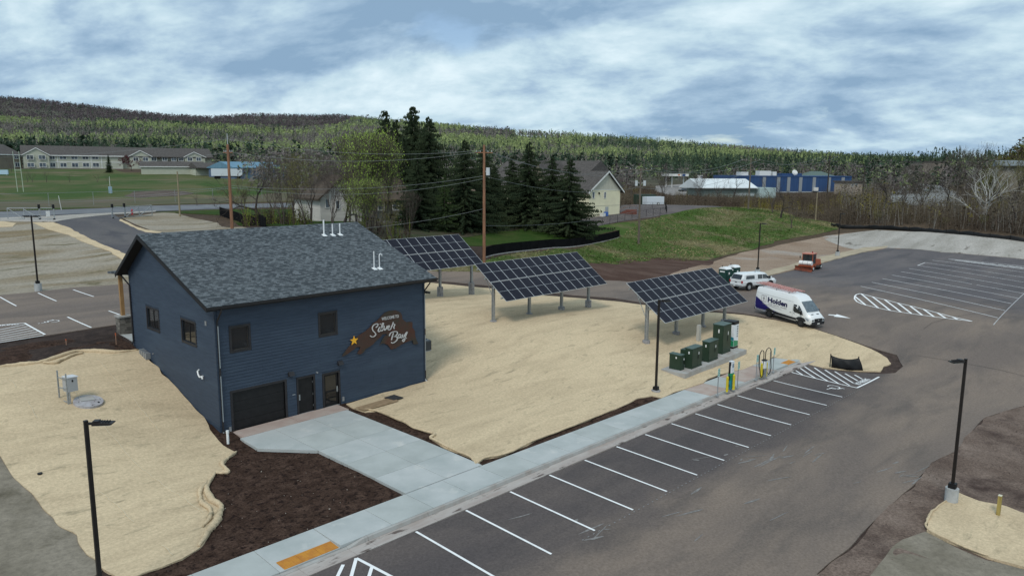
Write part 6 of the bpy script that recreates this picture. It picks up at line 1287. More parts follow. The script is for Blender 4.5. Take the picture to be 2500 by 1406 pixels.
# cantilever gates
def gate(x0, x1, x2, xr, yb0, yb1, yt, label):
    pL, pR = G(x0, yb0), G(x2, yb1); t_ = thing('sliding_gate', label, 'gate', tuple(pL), 0, 'sliding gates at the road entrance'); W = tuple(pL); z = pL[2]; d = (pR-pL); Lg = float(np.hypot(d[0], d[1])); u = np.array([d[0], d[1], 0])/Lg
    def P(s_, h): q = pL+u*s_; return (q[0], q[1], max(z, 0)+h)
    H = 1.75; sm = Lg*(x1-x0)/(x2-x0)
    gm = MATS['galvanised_steel']
    leaf = MB()
    for a, b_, h0, h1 in ((0, Lg, .15, .15), (0, Lg, H, H), (0, 0, .15, H), (sm*.5, sm*.5, .15, H), (sm, sm, .15, H), (Lg, Lg, .15, H), (0, sm*.5, H, .15), (sm*.5, sm, H*.9, .2)): leaf.tube(P(a, h0), P(b_, h1), .055, None, 6)
    leaf.build('gate_leaf', gm, t_, world=W)
    wm_ = MB()
    for k in range(int(Lg/.35)):
        wm_.tube(P(k*.35, .15), P(min(Lg, k*.35+1.0), H), .006, None, 3, cap=False); wm_.tube(P(k*.35, H), P(min(Lg, k*.35+1.0), .15), .006, None, 3, cap=False)
    o = wm_.build('wire_mesh', m_wirefence, t_, world=W); o['kind'] = 'stuff'
    for s_ in (xr):
        q = Lg*(s_-x0)/(x2-x0); MB().tube(P(q, -.2), P(q, H+.35), .055, None, 8).build('post', gm, t_, world=W); MB().box(*(np.array(P(q, H+.1))-.16), *(np.array(P(q, H+.4))+.12)).build('roller_box', m_black, t_, world=W); MB().box(*(np.array(P(q, -.05))-.13), *(np.array(P(q, .15))+.13)).build('lower_roller', m_black, t_, world=W)
    return t_, P, W
g1, P1, W1_ = gate(20, 100, 134, (98, 133), 538, 539, 0, 'left galvanised sliding gate with a white notice beside the entry road')
q = A(117, 522, tz(*G(117, 539)[:2])+.8); s_ = MB(); s_.box(q[0]-.25, q[1]-.02, q[2]-.4, q[0]+.25, q[1]+.02, q[2]+.4); s_.build('notice_board', m_sticker, g1, world=W1_)
gate(372, 306, 274, (276, 304), 528, 534, 0, 'right galvanised sliding gate behind the red fire hydrant')
p = G(323, 524); hy = thing('fire_hydrant', 'red fire hydrant beside the entry road', 'hydrant', tuple(p)); m_hyd = mat('hydrant_red', (.42, .02, .035), rough=.4)
MB().tube((0, 0, 0), (0, 0, .62), .11, .10, 12).build('barrel', m_hyd, hy); MB().tube((0, 0, .62), (0, 0, .72), .15, .13, 12).tube((0, 0, .72), (0, 0, .9), .13, .04, 12).build('bonnet', m_hyd, hy); MB().tube((-.2, 0, .48), (.2, 0, .48), .07, .07, 10).build('outlet', m_hyd, hy); MB().tube((0, 0, 0), (0, 0, .06), .18, .18, 12).build('flange', m_hyd, hy)
# utility poles
m_wood = mat('red_brown_pole', (.30, .15, .085), (.18, .095, .06), scale=3, detail=8, rough=.9, stretch=(4, 4, .3)); m_woodgrey = mat('weathered_pole', (.17, .14, .11), (.11, .09, .075), scale=3, rough=.9, stretch=(4, 4, .3)); m_tanpole = mat('pale_pole', (.30, .25, .16), (.22, .18, .12), scale=3, rough=.9, stretch=(4, 4, .3)); m_darkpole = mat('dark_pole', (.05, .042, .036), rough=.9)
m_can = mat('transformer_can', (.50, .53, .55), rough=.4); m_ins = mat('insulator', (.4, .41, .42), rough=.3)
POLES = {}
def upole(key, xb, d, ytop, label, mt=m_wood, arms=(), cans=(), r=.2, ybase=None, top_rod=False, az=None):
    q = D(xb, ybase or 600, d); x, y = q[0], q[1]; z = tz(x, y); rr = ray(xb, ytop); t = (x*rr[0]+y*rr[1])/(rr[0]**2+rr[1]**2); h = CAMH+rr[2]*t-z
    t_ = thing('utility_pole', label, 'utility pole', (x, y, z), 0, 'wooden utility poles')
    MB().tube((0, 0, -.3), (0, 0, h), r, r*.68, 12).build('pole', mt, t_, smooth=R_(40))
    a0 = math.atan2(RL[1], RL[0]) if az is None else az; ux_, uy_ = math.cos(a0), math.sin(a0)
    for (dz_, half) in arms:
        zc_ = h-dz_; MB().hexa([(-half*ux_-.05*uy_, -half*uy_+.05*ux_-.05, zc_-.06), (half*ux_-.05*uy_, half*uy_+.05*ux_-.05, zc_-.06), (half*ux_+.05*uy_, half*uy_-.05*ux_+.1, zc_-.06), (-half*ux_+.05*uy_, -half*uy_-.05*ux_+.1, zc_-.06), (-half*ux_-.05*uy_, -half*uy_+.05*ux_-.05, zc_+.06), (half*ux_-.05*uy_, half*uy_+.05*ux_-.05, zc_+.06), (half*ux_+.05*uy_, half*uy_-.05*ux_+.1, zc_+.06), (-half*ux_+.05*uy_, -half*uy_-.05*ux_+.1, zc_+.06)]).build('crossarm', mt, t_)
        for s_ in (-.9, -.45, .45, .9): MB().tube((half*ux_*s_, half*uy_*s_, zc_+.06), (half*ux_*s_, half*uy_*s_, zc_+.28), .05, .035, 6).build('insulator', m_ins, t_)
    for (dz_, s_) in cans:
        MB().tube((s_*ux_, s_*uy_, h-dz_-.45), (s_*ux_, s_*uy_, h-dz_+.45), .24, .24, 14).build('transformer', m_can, t_, smooth=R_(40)); MB().tube((0, 0, h-dz_), (s_*ux_, s_*uy_, h-dz_), .04, None, 6).build('bracket', m_ins, t_)
    if top_rod: MB().box(-.03, -.03, h-.1, .03, .03, h+1.2).build('top_rod', m_ins, t_)
    POLES[key] = (x, y, z, h); return t_
upole('a', 569, 85, 353, 'reddish wooden utility pole rising behind the left end of the blue roof', arms=((.9, .5),), top_rod=True)
upole('b', 1182, 89, 354, 'reddish wooden utility pole with a grey transformer, right of the tall spruces', arms=((.9, 1.0),), cans=((3.1, .45),), r=.2)
upole('c', 1560, 128, 410, 'weathered utility pole with two transformer cans in front of the white trailer', m_woodgrey, arms=((.3, 2.0),), cans=((2.6, -.7), (2.6, .7)), ybase=560)
upole('d', 1826, 172, 384, 'tall weathered utility pole with two crossarms on top of the grass bank', m_woodgrey, arms=((.7, 2.2), (2.9, 2.2)), r=.2, ybase=525)
upole('e', 2018, 230, 380, 'dark utility pole with three crossarms in front of the blue warehouse', m_darkpole, arms=((.4, 2.6), (1.9, 2.4), (3.3, 2.2)), r=.22, ybase=495)
upole('f', 2105, 250, 404, 'dark utility pole with two crossarms right of the blue warehouse', m_darkpole, arms=((.5, 2.2), (2.4, 2.2)), r=.2, ybase=490)
upole('g', 1992, 165, 470, 'bare pale post standing in the brush below the blue warehouse', m_tanpole, r=.14, ybase=522)
upole('h', 438, 120, 419, 'pale wooden post with a street light beside the road', m_tanpole, r=.15, ybase=503)
upole('i', 1663, 330, 415, 'street light pole by the filling station canopy', m_woodgrey, r=.15, ybase=450)
upole('j', 1957, 340, 398, 'slim pole left of the green hip roof behind the blue warehouse', m_woodgrey, r=.14, ybase=440)
def pm_(k, dz_, s_=0): x, y, z, h = POLES[k]; return np.array([x+RL[0]*s_, y+RL[1]*s_, z+h-dz_])
wires = [('a', 'b', -.6, .6, 0, 0, 1.0), ('a', 'b', .8, .8, -.4, -.6, 1.1), ('a', 'b', 4.6, 3.6, 0, 0, .9), ('a', 'b', 4.8, 3.9, .1, .1, 1.3), ('b', 'c', .6, .2, 0, -1.8, 1.6), ('b', 'c', .8, .3, .8, 1.8, 1.8), ('b', 'c', 3.6, 3.2, 0, 0, 1.4), ('c', 'd', .1, .6, -1.8, -2, 1.6), ('c', 'd', .1, .6, 1.8, 2, 1.7), ('c', 'd', 3.4, 3.0, 0, 0, 1.6), ('d', 'e', .5, .3, -2, -2.4, 1.8), ('d', 'e', .5, .3, 2, 2.4, 1.9), ('e', 'f', .2, .4, 2.4, 2, 1.), ('b', 'c', 9.5, 7.2, 0, 0, .8), ('a', 'b', 9.6, 7.5, 0, 0, 1.1)]
m_wire = mat('power_line', (.20, .22, .22), rough=.5)
def wire(p, q, sag, label, r=.016):
    t_ = [p+(q-p)*k/18-np.array([0, 0, 4*sag*(k/18)*(1-k/18)]) for k in range(19)]; b = MB(); b.path([tuple(a-p) for a in t_], r, 4); o = b.build('power_line', m_wire, None, loc=tuple(p)); tag(o, label, 'power line', 'power lines strung between the utility poles')
NM = dict(a='left reddish pole', b='the single transformer pole', c='the two can pole', d='the bank pole', e='the dark warehouse pole', f='the pole right of it')
HT = {}
for (k1, k2, d1_, d2_, s1, s2, sag) in wires:
    i = HT.get((k1, k2), 0); HT[(k1, k2)] = i+1
    wire(pm_(k1, d1_, s1), pm_(k2, d2_, s2), sag, '%s wire from %s to %s' % (['highest', 'second highest', 'third highest', 'fourth', 'lowest'][i], NM[k1], NM[k2]), .018 if k1 in 'ab' else .03)
pa = pm_('a', -.6)
for (dz_, px, py, dd, lb) in ((-.6, -300, 372, 110, 'highest wire running left from the left reddish utility pole'), (.9, -300, 400, 110, 'second wire running left from the left reddish utility pole'), (4.7, -300, 470, 95, 'pale green telephone wire running left from the left reddish utility pole'), (4.9, -300, 476, 95, 'lower pale telephone wire running left from the left reddish utility pole')):
    wire(pm_('a', dz_), D(px, py, dd), 1.3, lb)

# ------------------------------------------------------------------ far buildings, built on vertical planes
m_roofgrey = mat('grey_brown_shingles', (.105, .095, .09), (.075, .068, .065), scale=2, rough=.95, spec=.1); m_wallsage = mat('sage_siding', (.44, .45, .37), (.40, .41, .33), scale=.5, rough=.8); m_walldark = mat('dark_tan_siding', (.20, .175, .13), (.175, .155, .12), scale=.5, rough=.8)  # last one: tan siding, a darker colour than the sage walls
m_wtrim = mat('white_trim', (.66, .66, .64), rough=.6); m_cream = mat('cream_siding', (.74, .69, .49), (.68, .63, .45), scale=.6, rough=.75); m_creamgrey = mat('pale_shake_siding', (.50, .48, .40), (.44, .42, .35), scale=2, rough=.85); m_farglass = mat('far_window_glass', (.035, .045, .055), (.10, .13, .16), scale=.4, rough=.2)
class Plane:
    def __init__(s, x0, y0, d0, x1, d1):
        a, b_ = D(x0, y0, d0), D(x1, y0, d1); s.o = np.array([a[0], a[1], tz(a[0], a[1])]); s.u = np.array([b_[0]-a[0], b_[1]-a[1], 0.]); s.L = float(np.hypot(*s.u[:2])); s.u /= s.L; s.n = np.array([-s.u[1], s.u[0], 0.])
        if s.n@np.array([a[0], a[1], 0]) < 0: s.n = -s.n          # n points away from the camera
    def hit(s, x, y): d = ray(x, y); t = ((s.o-CAM)@s.n)/(d@s.n); p = CAM+d*t; return float((p-s.o)@s.u), float(p[2]-s.o[2])
    def P(s, a, h, depth=0): q = s.o+s.u*a+s.n*depth; return (float(q[0]), float(q[1]), float(s.o[2]+h))
def pbox(pl, a0, a1, h0, h1, d0, d1): return MB().hexa([pl.P(a0, h0, d0), pl.P(a1, h0, d0), pl.P(a1, h0, d1), pl.P(a0, h0, d1), pl.P(a0, h1, d0), pl.P(a1, h1, d0), pl.P(a1, h1, d1), pl.P(a0, h1, d1)])
def win(pl, root, W, x, y, w, h, fr=.14, mull=True, pane=m_farglass):
    a, z = pl.hit(x, y); b = MB(); f0 = -.10
    for q in ((a-w/2-fr, a-w/2, z-h/2-fr, z+h/2+fr), (a+w/2, a+w/2+fr, z-h/2-fr, z+h/2+fr), (a-w/2, a+w/2, z+h/2, z+h/2+fr), (a-w/2, a+w/2, z-h/2-fr, z-h/2)): 
        c = pbox(pl, q[0], q[1], q[2], q[3], f0, -.02); i = len(b.v); b.v += c.v; b.f += [tuple(k+i for k in f) for f in c.f]; b.mi += c.mi
    if mull: c = pbox(pl, a-.05, a+.05, z-h/2, z+h/2, f0+.02, -.03); i = len(b.v); b.v += c.v; b.f += [tuple(k+i for k in f) for f in c.f]; b.mi += c.mi
    o = b.build('window', m_wtrim, root, world=W); pbox(pl, a-w/2, a+w/2, z-h/2, z+h/2, -.05, -.021).build('pane', pane, o, world=W); return o
def gableroof(pl, root, W, a0, a1, he, hr, depth, mt, over=.5, name='roof', hip0=0, hip1=0):
    b = MB(); th = .25; d0, d1, dm = -over, depth+over, depth/2
    s_ = (hr-he)/dm; he2 = he-over*s_
    T = [pl.P(a0-over, he2, d0), pl.P(a1+over, he2, d0), pl.P(a1+over, he2, d1), pl.P(a0-over, he2, d1)]; r0, r1 = pl.P(a0-over+hip0, hr, dm), pl.P(a1+over-hip1, hr, dm)
    dn = lambda p: (p[0], p[1], p[2]-th)
    b.quad(T[0], T[1], r1, r0); b.quad(T[2], T[3], r0, r1); b.poly([T[1], T[2], r1]) if hip1 else b.poly([T[1], T[2], r1]); b.poly([T[3], T[0], r0])
    b.quad(T[0], T[1], dn(T[1]), dn(T[0])); b.quad(T[1], T[2], dn(T[2]), dn(T[1])); b.quad(T[2], T[3], dn(T[3]), dn(T[2])); b.quad(T[3], T[0], dn(T[0]), dn(T[3])); b.quad(dn(T[0]), dn(T[3]), dn(T[2]), dn(T[1]))
    return b.build(name, mt, root, world=W)
# long apartment block
pl = Plane(56, 412, 262, 520, 296); W = tuple(pl.o); ap = thing('apartment_block', 'long two storey sage green apartment block with white trim and grey roofs, far left', 'building', W)
aL, _ = pl.hit(56, 400); aM, _ = pl.hit(300, 400); aR, _ = pl.hit(518, 400); _, he = pl.hit(200, 378.5); _, hr0 = pl.hit(150, 356)
pbox(pl, aL, aM, -2.5, he, 0, 16).build('wall', m_wallsage, ap, world=W); pbox(pl, aM+.01, aR, -2.5, he, 1.5, 16).build('wall', m_wallsage, ap, world=W)
gableroof(pl, ap, W, aL, aM, he, he+3.3, 16, m_roofgrey); gableroof(pl, ap, W, aM+1, aR, he-.1, he+3.2, 16, m_roofgrey, hip1=0)
for a0, a1, dd in ((aL, aM, 0), (aM+1, aR, 1.5)): pbox(pl, a0-.5, a1+.5, he-.55, he-.2, dd-.62, dd-.50).build('fascia', m_wtrim, ap, world=W); pbox(pl, a0, a1, he/2-.25, he/2+.0, dd-.06, dd-.01).build('band', m_wtrim, ap, world=W)
pbox(pl, aL, aM, -.3, .1, -.08, -.01).build('plinth', m_wtrim, ap, world=W)
for x in (60, 118.5, 141.5, 223, 248.5): a, _ = pl.hit(x, 400); pbox(pl, a-.12, a+.12, 0, he-.5, -.1, -.02).build('corner_board', m_wtrim, ap, world=W)
for x in (326, 458, 570, 685, 810, 930, 1036): win(pl, ap, W, x/4.464, 340+198/4.464, 1.9 if x != 326 and x != 570 else 1.5, 1.35)
for x in (336, 466, 576, 692, 818, 938, 1046): win(pl, ap, W, x/4.464, 340+282/4.464, 1.9 if x not in (336, 576) else 1.5, 1.35)
for x in (1480, 1587, 1678, 1795, 1895, 1972, 2070, 2165): win(pl, ap, W, x/4.464, 340+219/4.464, 1.6, 1.3)
for (xa, xp, xb, yp, dd) in ((56, 87, 119, 363.5, -1.5), (316, 341.6, 368.5, 369.6, -.3), (450, 472.7, 499.6, 373.6, -.3)):
    a0, _ = pl.hit(xa, 380); a1, _ = pl.hit(xb, 380); am, hp = pl.hit(xp, yp); b = MB(); b.prism([pl.P(a0, -2, dd), pl.P(a1, -2, dd), pl.P(a1, he-.3, dd), pl.P(am, hp, dd), pl.P(a0, he-.3, dd)], tuple(pl.n*(1.45 if dd < -1 else 1.7))); b.build('gable_bay', m_wallsage, ap, world=W)
    for (aa, ab) in ((a0-.4, am), (a1+.4, am)):
        q = MB(); z0 = he-.5; q.hexa([pl.P(aa, z0, dd-.3), pl.P(ab, hp+.1, dd-.3), pl.P(ab, hp+.1, dd+8), pl.P(aa, z0, dd+8), pl.P(aa, z0+.35, dd-.3), pl.P(ab, hp+.45, dd-.3), pl.P(ab, hp+.45, dd+8), pl.P(aa, z0+.35, dd+8)]); q.build('gable_roof', m_roofgrey, ap, world=W)
        q = MB(); q.hexa([pl.P(aa, z0, dd-.36), pl.P(ab, hp+.1, dd-.36), pl.P(ab, hp+.1, dd-.301), pl.P(aa, z0, dd-.301), pl.P(aa, z0+.3, dd-.36), pl.P(ab, hp+.4, dd-.36), pl.P(ab, hp+.4, dd-.301), pl.P(aa, z0+.3, dd-.301)]); q.build('rake_trim', m_wtrim, ap, world=W)
plg = Plane(56, 412, 260.4, 519, 294.4)
for x, y in ((326, 198), (458, 198), (336, 282), (466, 282)): win(plg, ap, W, x/4.464, 340+y/4.464, 1.9, 1.35)
for x in (1587, 2070, 2165, 1480): win(plg, ap, W, x/4.464, 340+219/4.464, 1.6, 1.3)
pw = Plane(-90, 412, 240, 54, 262); aa0, _ = pw.hit(-90, 400); aa1, _ = pw.hit(54, 400); wg = thing('apartment_wing', 'tan side wing of the apartment block at the far left edge', 'building', tuple(pw.o)); Ww = tuple(pw.o); _, hw = pw.hit(20, 376)
pbox(pw, aa0, aa1, -2, hw, 0, 15).build('wall', m_walldark, wg, world=Ww); gableroof(pw, wg, Ww, aa0, aa1, hw, hw+3.4, 15, m_roofgrey); pbox(pw, aa0, aa1+.4, hw-.5, hw-.15, -.62, -.5).build('fascia', m_wtrim, wg, world=Ww)
for x, y in ((40, 383), (42, 402)): win(pw, wg, Ww, x, y, 1.7, 1.3)
# low garage row in front
pg = Plane(345, 421, 232, 498, 240); W = tuple(pg.o); gr = thing('garage_row', 'long low sage green garage building in front of the apartment block', 'building', W); _, hg = pg.hit(420, 406)
pbox(pg, 0, pg.L, -2, hg, 0, 8).build('wall', m_wallsage, gr, world=W); gableroof(pg, gr, W, 0, pg.L, hg, hg+1.5, 8, m_roofgrey, .35); pbox(pg, -.4, pg.L+.4, hg-.35, hg-.1, -.45, -.36).build('fascia', m_wtrim, gr, world=W)
b = MB(); b.prism([pg.P(-.02, hg-.3, 0), pg.P(-.02, hg+1.3, 4), pg.P(-.02, hg-.3, 8)], tuple(-pg.u*.15)); b.build('gable', m_wallsage, gr, world=W)
pe = Plane(318, 420, 240, 345, 232)
p2 = Plane(515, 424, 236, 560, 240); W = tuple(p2.o); g2 = thing('garage_row', 'small garage with a grey roof right of the long garage row', 'building', W); _, hg = p2.hit(530, 409); pbox(p2, -4, p2.L, -2, hg, 2, 8).build('wall', m_wallsage, g2, world=W); gableroof(p2, g2, W, -4, p2.L, hg, hg+1.5, 9, m_roofgrey, .3)
# semi trailer and the blue shed behind it
pt = Plane(516, 434, 205, 592, 208); W = tuple(pt.o); tr = thing('semi_trailer', 'long white box trailer parked left of the blue shed', 'trailer', W); _, h1_ = pt.hit(550, 412); _, h0_ = pt.hit(550, 430)
pbox(pt, 0, pt.L, h0_, h1_, 0, 2.5).build('box', mat('trailer_white', (.60, .64, .68), rough=.4), tr, world=W); pbox(pt, pt.L*.12, pt.L*.98, h0_-.25, h0_-.02, .3, 2.2).build('chassis', m_black, tr, world=W)
for a in (.15, .24, .88): q = pt.P(pt.L*a, .5, .3); q2 = pt.P(pt.L*a, .5, 2.2); MB().tube(q, q2, .5, .5, 14).build('wheel', m_tyre, tr, world=W)
ps = Plane(573, 440, 222, 700, 235); W = tuple(ps.o); bs = thing('blue_shed', 'slate blue shed with a bright blue metal roof behind the bare trees', 'building', W); _, hs = ps.hit(640, 409); _, hp = ps.hit(640, 394)
pbox(ps, 0, ps.L, -2, hs, 0, 16).build('wall', mat('slate_blue_wall', (.095, .135, .205), (.085, .12, .18), scale=.5, rough=.7), bs, world=W); gableroof(ps, bs, W, 0, ps.L, hs, hs+1.7, 16, mat('blue_metal_roof', (.12, .24, .33), (.10, .20, .28), scale=.5, rough=.5), .4)
pbox(ps, 3, ps.L, 0, 1.2, -.06, -.01).build('base_band', mat('blue_grey_band', (.10, .17, .22), rough=.7), bs, world=W)
b = MB(); b.prism([ps.P(-.05, hs, 0), ps.P(-.05, hs+1.5, 8), ps.P(-.05, hs, 16)], tuple(-ps.u*.1)); b.build('gable', MATS['slate_blue_wall'], bs, world=W)

# cream gabled building at the right of the spruces
pc_ = Plane(1438, 533, 147, 1514, 153.5); W = tuple(pc_.o); cb = thing('cream_building', 'cream two storey gabled building right of the spruces', 'building', W)
aE, hE = pc_.hit(1514, 463); am, hR = pc_.hit(1483, 421); Ld = 15; hE = pc_.hit(1440, 464)[1]
pbox(pc_, 0, aE, -1.5, hE, 0, Ld).build('wall', m_cream, cb, world=W)
MB().prism([pc_.P(0, hE, 0), pc_.P(am, hR-.1, 0), pc_.P(aE, hE, 0)], tuple(pc_.n*.3)).build('gable', m_creamgrey, cb, world=W)
for (a0_, z0_, a1_, z1_) in ((-.8, hE-.75, am, hR), (aE+.8, hE-.75, am, hR)):
    MB().hexa([pc_.P(a0_, z0_, -.5), pc_.P(a1_, z1_, -.5), pc_.P(a1_, z1_, Ld), pc_.P(a0_, z0_, Ld), pc_.P(a0_, z0_+.25, -.5), pc_.P(a1_, z1_+.25, -.5), pc_.P(a1_, z1_+.25, Ld), pc_.P(a0_, z0_+.25, Ld)]).build('roof', m_roofgrey, cb, world=W)
    MB().hexa([pc_.P(a0_, z0_-.05, -.56), pc_.P(a1_, z1_-.05, -.56), pc_.P(a1_, z1_-.05, -.501), pc_.P(a0_, z0_-.05, -.501), pc_.P(a0_, z0_+.28, -.56), pc_.P(a1_, z1_+.28, -.56), pc_.P(a1_, z1_+.28, -.501), pc_.P(a0_, z0_+.28, -.501)]).build('rake_trim', m_wtrim, cb, world=W)
pbox(pc_, 0, aE, hE-.08, hE+.02, -.05, -.005).build('band', m_wtrim, cb, world=W); pbox(pc_, 0, aE, hE*.42, hE*.42+.06, -.04, -.005).build('band', m_creamgrey, cb, world=W)
for x in (1448.5, 1476.5): win(pc_, cb, W, x, 476.5, .45, 1.15, .1, False)
for x in (1461, ): q = pc_.P(pc_.hit(x, 470)[0], pc_.hit(x, 470)[1], -.15); MB().tube(q, (q[0]+.2, q[1], q[2]-.3), .12, .18, 8).build('wall_lamp', m_black, cb, world=W)
a, z = pc_.hit(1480, 430); MB().tube(pc_.P(a, z, -.06), pc_.P(a, z, -.02), .38, .38, 18).build('round_vent', m_creamgrey, cb, world=W)
a, z = pc_.hit(1481, 513); pbox(pc_, a-.45, a+.45, -.2, 2.1, -.08, -.01).build('door', mat('grey_door', (.35, .37, .38), rough=.5), cb, world=W)
# its long roofline running left behind the spruces
pk2 = Plane(1180, 500, 178, 1400, 160); W = tuple(pk2.o); kb = thing('church_hall', 'long grey roofed hall half hidden behind the spruces', 'building', W); hk = pk2.hit(1300, 452)[1]; hkr = pk2.hit(1250, 400)[1]
pbox(pk2, 0, pk2.L, -2, hk, 0, 18).build('wall', m_cream, kb, world=W); gableroof(pk2, kb, W, 0, pk2.L, hk, hk+5.5, 18, m_roofgrey, .6)
am_, hp_ = pk2.hit(1323, 397); MB().prism([pk2.P(am_-3.4, hk-.2, -1.2), pk2.P(am_+3.4, hk-.2, -1.2), pk2.P(am_, hp_, -1.2)], tuple(pk2.n*8)).build('gable', m_walldark, kb, world=W)
for s_ in (-1, 1): MB().hexa([pk2.P(am_+s_*3.9, hk-.8, -1.6), pk2.P(am_, hp_, -1.6), pk2.P(am_, hp_, 7), pk2.P(am_+s_*3.9, hk-.8, 7), pk2.P(am_+s_*3.9, hk-.55, -1.6), pk2.P(am_, hp_+.3, -1.6), pk2.P(am_, hp_+.3, 7), pk2.P(am_+s_*3.9, hk-.55, 7)]).build('gable_roof', m_roofgrey, kb, world=W)
# low annexe between trunks
pa_ = Plane(985, 530, 140, 1200, 152); W = tuple(pa_.o); an = thing('low_annexe', 'low cream annexe with a light brown roof seen between the spruce trunks', 'building', W); ha = pa_.hit(1080, 500)[1]
pbox(pa_, 0, pa_.L, -1.5, ha, 0, 10).build('wall', m_cream, an, world=W); gableroof(pa_, an, W, 0, pa_.L, ha, ha+3.0, 10, mat('light_brown_roof', (.20, .15, .11), (.16, .12, .09), scale=1, rough=.9), .5)
for k, x in enumerate((1010, 1040, 1120, 1150)): win(pa_, an, W, x, 512, 1.1, 1.2, .1)
# pale house at left behind the bare trees: two gabled volumes
ph = Plane(783, 533, 112, 876, 116); W = tuple(ph.o); hs_ = thing('pale_house', 'pale two storey house with a brown gable roof behind the bare trees', 'house', W); hE_ = ph.hit(800, 472)[1]; am_, hp_ = ph.hit(838, 432); aR_ = ph.hit(876, 480)[0]; aR2 = ph.hit(882, 480)[0]
m_palewall = mat('pale_siding', (.58, .55, .51), (.50, .47, .44), scale=1, rough=.8, stretch=(.2, .2, 6))
pbox(ph, 0, aR2, -1.5, hE_-.5, 0, 10).build('wall', m_palewall, hs_, world=W); MB().prism([ph.P(0, hE_-.5, 0), ph.P(am_, hp_-.2, 0), ph.P(aR2, hE_-.5, 0)], tuple(ph.n*9.9)).build('gable', m_palewall, hs_, world=W)
for s_, ae in ((-1, -.6), (1, aR2+.6)): MB().hexa([ph.P(ae, hE_-1.1, -.6), ph.P(am_, hp_, -.6), ph.P(am_, hp_, 10.5), ph.P(ae, hE_-1.1, 10.5), ph.P(ae, hE_-.8, -.6), ph.P(am_, hp_+.3, -.6), ph.P(am_, hp_+.3, 10.5), ph.P(ae, hE_-.8, 10.5)]).build('roof', mat('brown_roof', (.085, .065, .05), (.065, .05, .04), scale=2, rough=.95), hs_, world=W)
for x, y in ((799, 497), (824, 500), (880, 503)): win(ph, hs_, W, x, y, .55, 1.2, .08, False)
ph2 = Plane(880, 535, 118, 1000, 121); W2_ = tuple(ph2.o); h2_ = thing('pale_house', 'second pale house volume with a steep roof behind the bright green tree', 'house', W2_); hE2 = ph2.hit(960, 482)[1]; L2 = ph2.hit(992, 480)[0]
pbox(ph2, 0, L2, -1.5, hE2, 2, 11).build('wall', m_palewall, h2_, world=W2_); gableroof(ph2, h2_, W2_, 0, L2, hE2, hE2+4.2, 13, MATS['brown_roof'], .5)
for x, y in ((966, 503), (930, 503)): win(ph2, h2_, W2_, x, y, .9, 1.3, .08, False)
# businesses in the middle distance
pb = Plane(1712, 476, 262, 1868, 268); W = tuple(pb.o); wb = thing('white_roofed_building', 'long low building with a white metal roof behind the brush', 'building', W); hb = pb.hit(1780, 457)[1]; hq = pb.hit(1780, 440)[1]
pbox(pb, 1.5, pb.L-3, -2, hb, 1, 14).build('wall', mat('pale_green_wall', (.22, .27, .25), (.19, .235, .22), scale=.4, rough=.8), wb, world=W); gableroof(pb, wb, W, 0, pb.L-4, hb, hb+2.9, 16, mat('white_metal_roof', (.66, .69, .70), (.6, .63, .64), scale=.2, rough=.5), .6)
pbox(pb, pb.L*.55, pb.L*.85, .3, 1.3, .9, .98).build('window_band', mat('pale_window_band', (.5, .58, .6), rough=.3), wb, world=W); pbox(pb, pb.L-3, pb.L+3.5, -1.5, hb-.2, -1.2, 6).build('end_block', mat('pale_aqua_wall', (.40, .50, .50), rough=.8), wb, world=W)
pr = Plane(1790, 476, 315, 2076, 322); W = tuple(pr.o); bw = thing('blue_warehouse', 'long royal blue warehouse with pale pilasters and a white base', 'building', W); hb = pr.hit(1950, 432.5)[1]; h0 = pr.hit(1950, 468)[1]
m_royal = mat('royal_blue_metal', (.034, .078, .19), (.028, .066, .165), scale=.5, rough=.55, stretch=(3, 3, .2))
pbox(pr, 0, pr.L, h0, hb, 0, 22).build('wall', m_royal, bw, world=W); pbox(pr, 0, pr.L, -2.5, h0-.01, .0, 22).build('base', mat('warehouse_base', (.42, .44, .46), (.35, .37, .39), scale=.3, rough=.85), bw, world=W); pbox(pr, 0, pr.L, hb, hb+.5, -.2, 22.2).build('parapet', m_royal, bw, world=W)
for x in (1954, 1987, 2023.5, 2057, 1925, 1900, 1865): a, _ = pr.hit(x, 450); pbox(pr, a-.7, a+.7, h0, hb-.1, -.25, -.01).build('pilaster', mat('pilaster_grey', (.26, .28, .30), rough=.8), bw, world=W)
pbox(pr, pr.hit(1990, 450)[0]-1, pr.hit(1990, 450)[0]+1, h0+.3, h0+1.8, -1.2, -.3).build('wall_unit', m_wtrim, bw, world=W)
for x0_, x1_, y_, mt in ((1822, 1842, 424, m_wtrim), (1870, 1898, 421, m_wtrim), (1903, 1912, 423, m_wtrim), (1700+225, 1975, 427, m_royal)):
    a0, _ = pr.hit(x0_, 430); a1, _ = pr.hit(x1_, 430); pbox(pr, a0, a1, hb+.5, pr.hit(1900, y_)[1]+.6, 6, 10).build('roof_unit', mt, bw, world=W)
a, z = pr.hit(1952, 424); MB().tube(pr.P(a, hb+.3, 4), pr.P(a, z+.5, 4), .1, .1, 6).build('mast', m_wtrim, bw, world=W); MB().tube(pr.P(a, z+.4, 3.9), pr.P(a, z+.6, 3.5), 1.3, .9, 12).build('dish', m_wtrim, bw, world=W)
pq = Plane(2076, 472, 300, 2104, 302); W = tuple(pq.o); bgb = thing('beige_office', 'small beige flat roofed office right of the blue warehouse', 'building', W); hz = pq.hit(2090, 446)[1]; pbox(pq, 0, pq.L, -2, hz, 0, 9).build('wall', mat('beige_wall', (.36, .30, .25), rough=.8), bgb, world=W); pbox(pq, -.5, pq.L+.5, hz, hz+.6, -.5, 9.5).build('roof', m_roofgrey, bgb, world=W)
for x in (2081, 2090.5): win(pq, bgb, W, x, 452, 1.1, 1.1, .12)
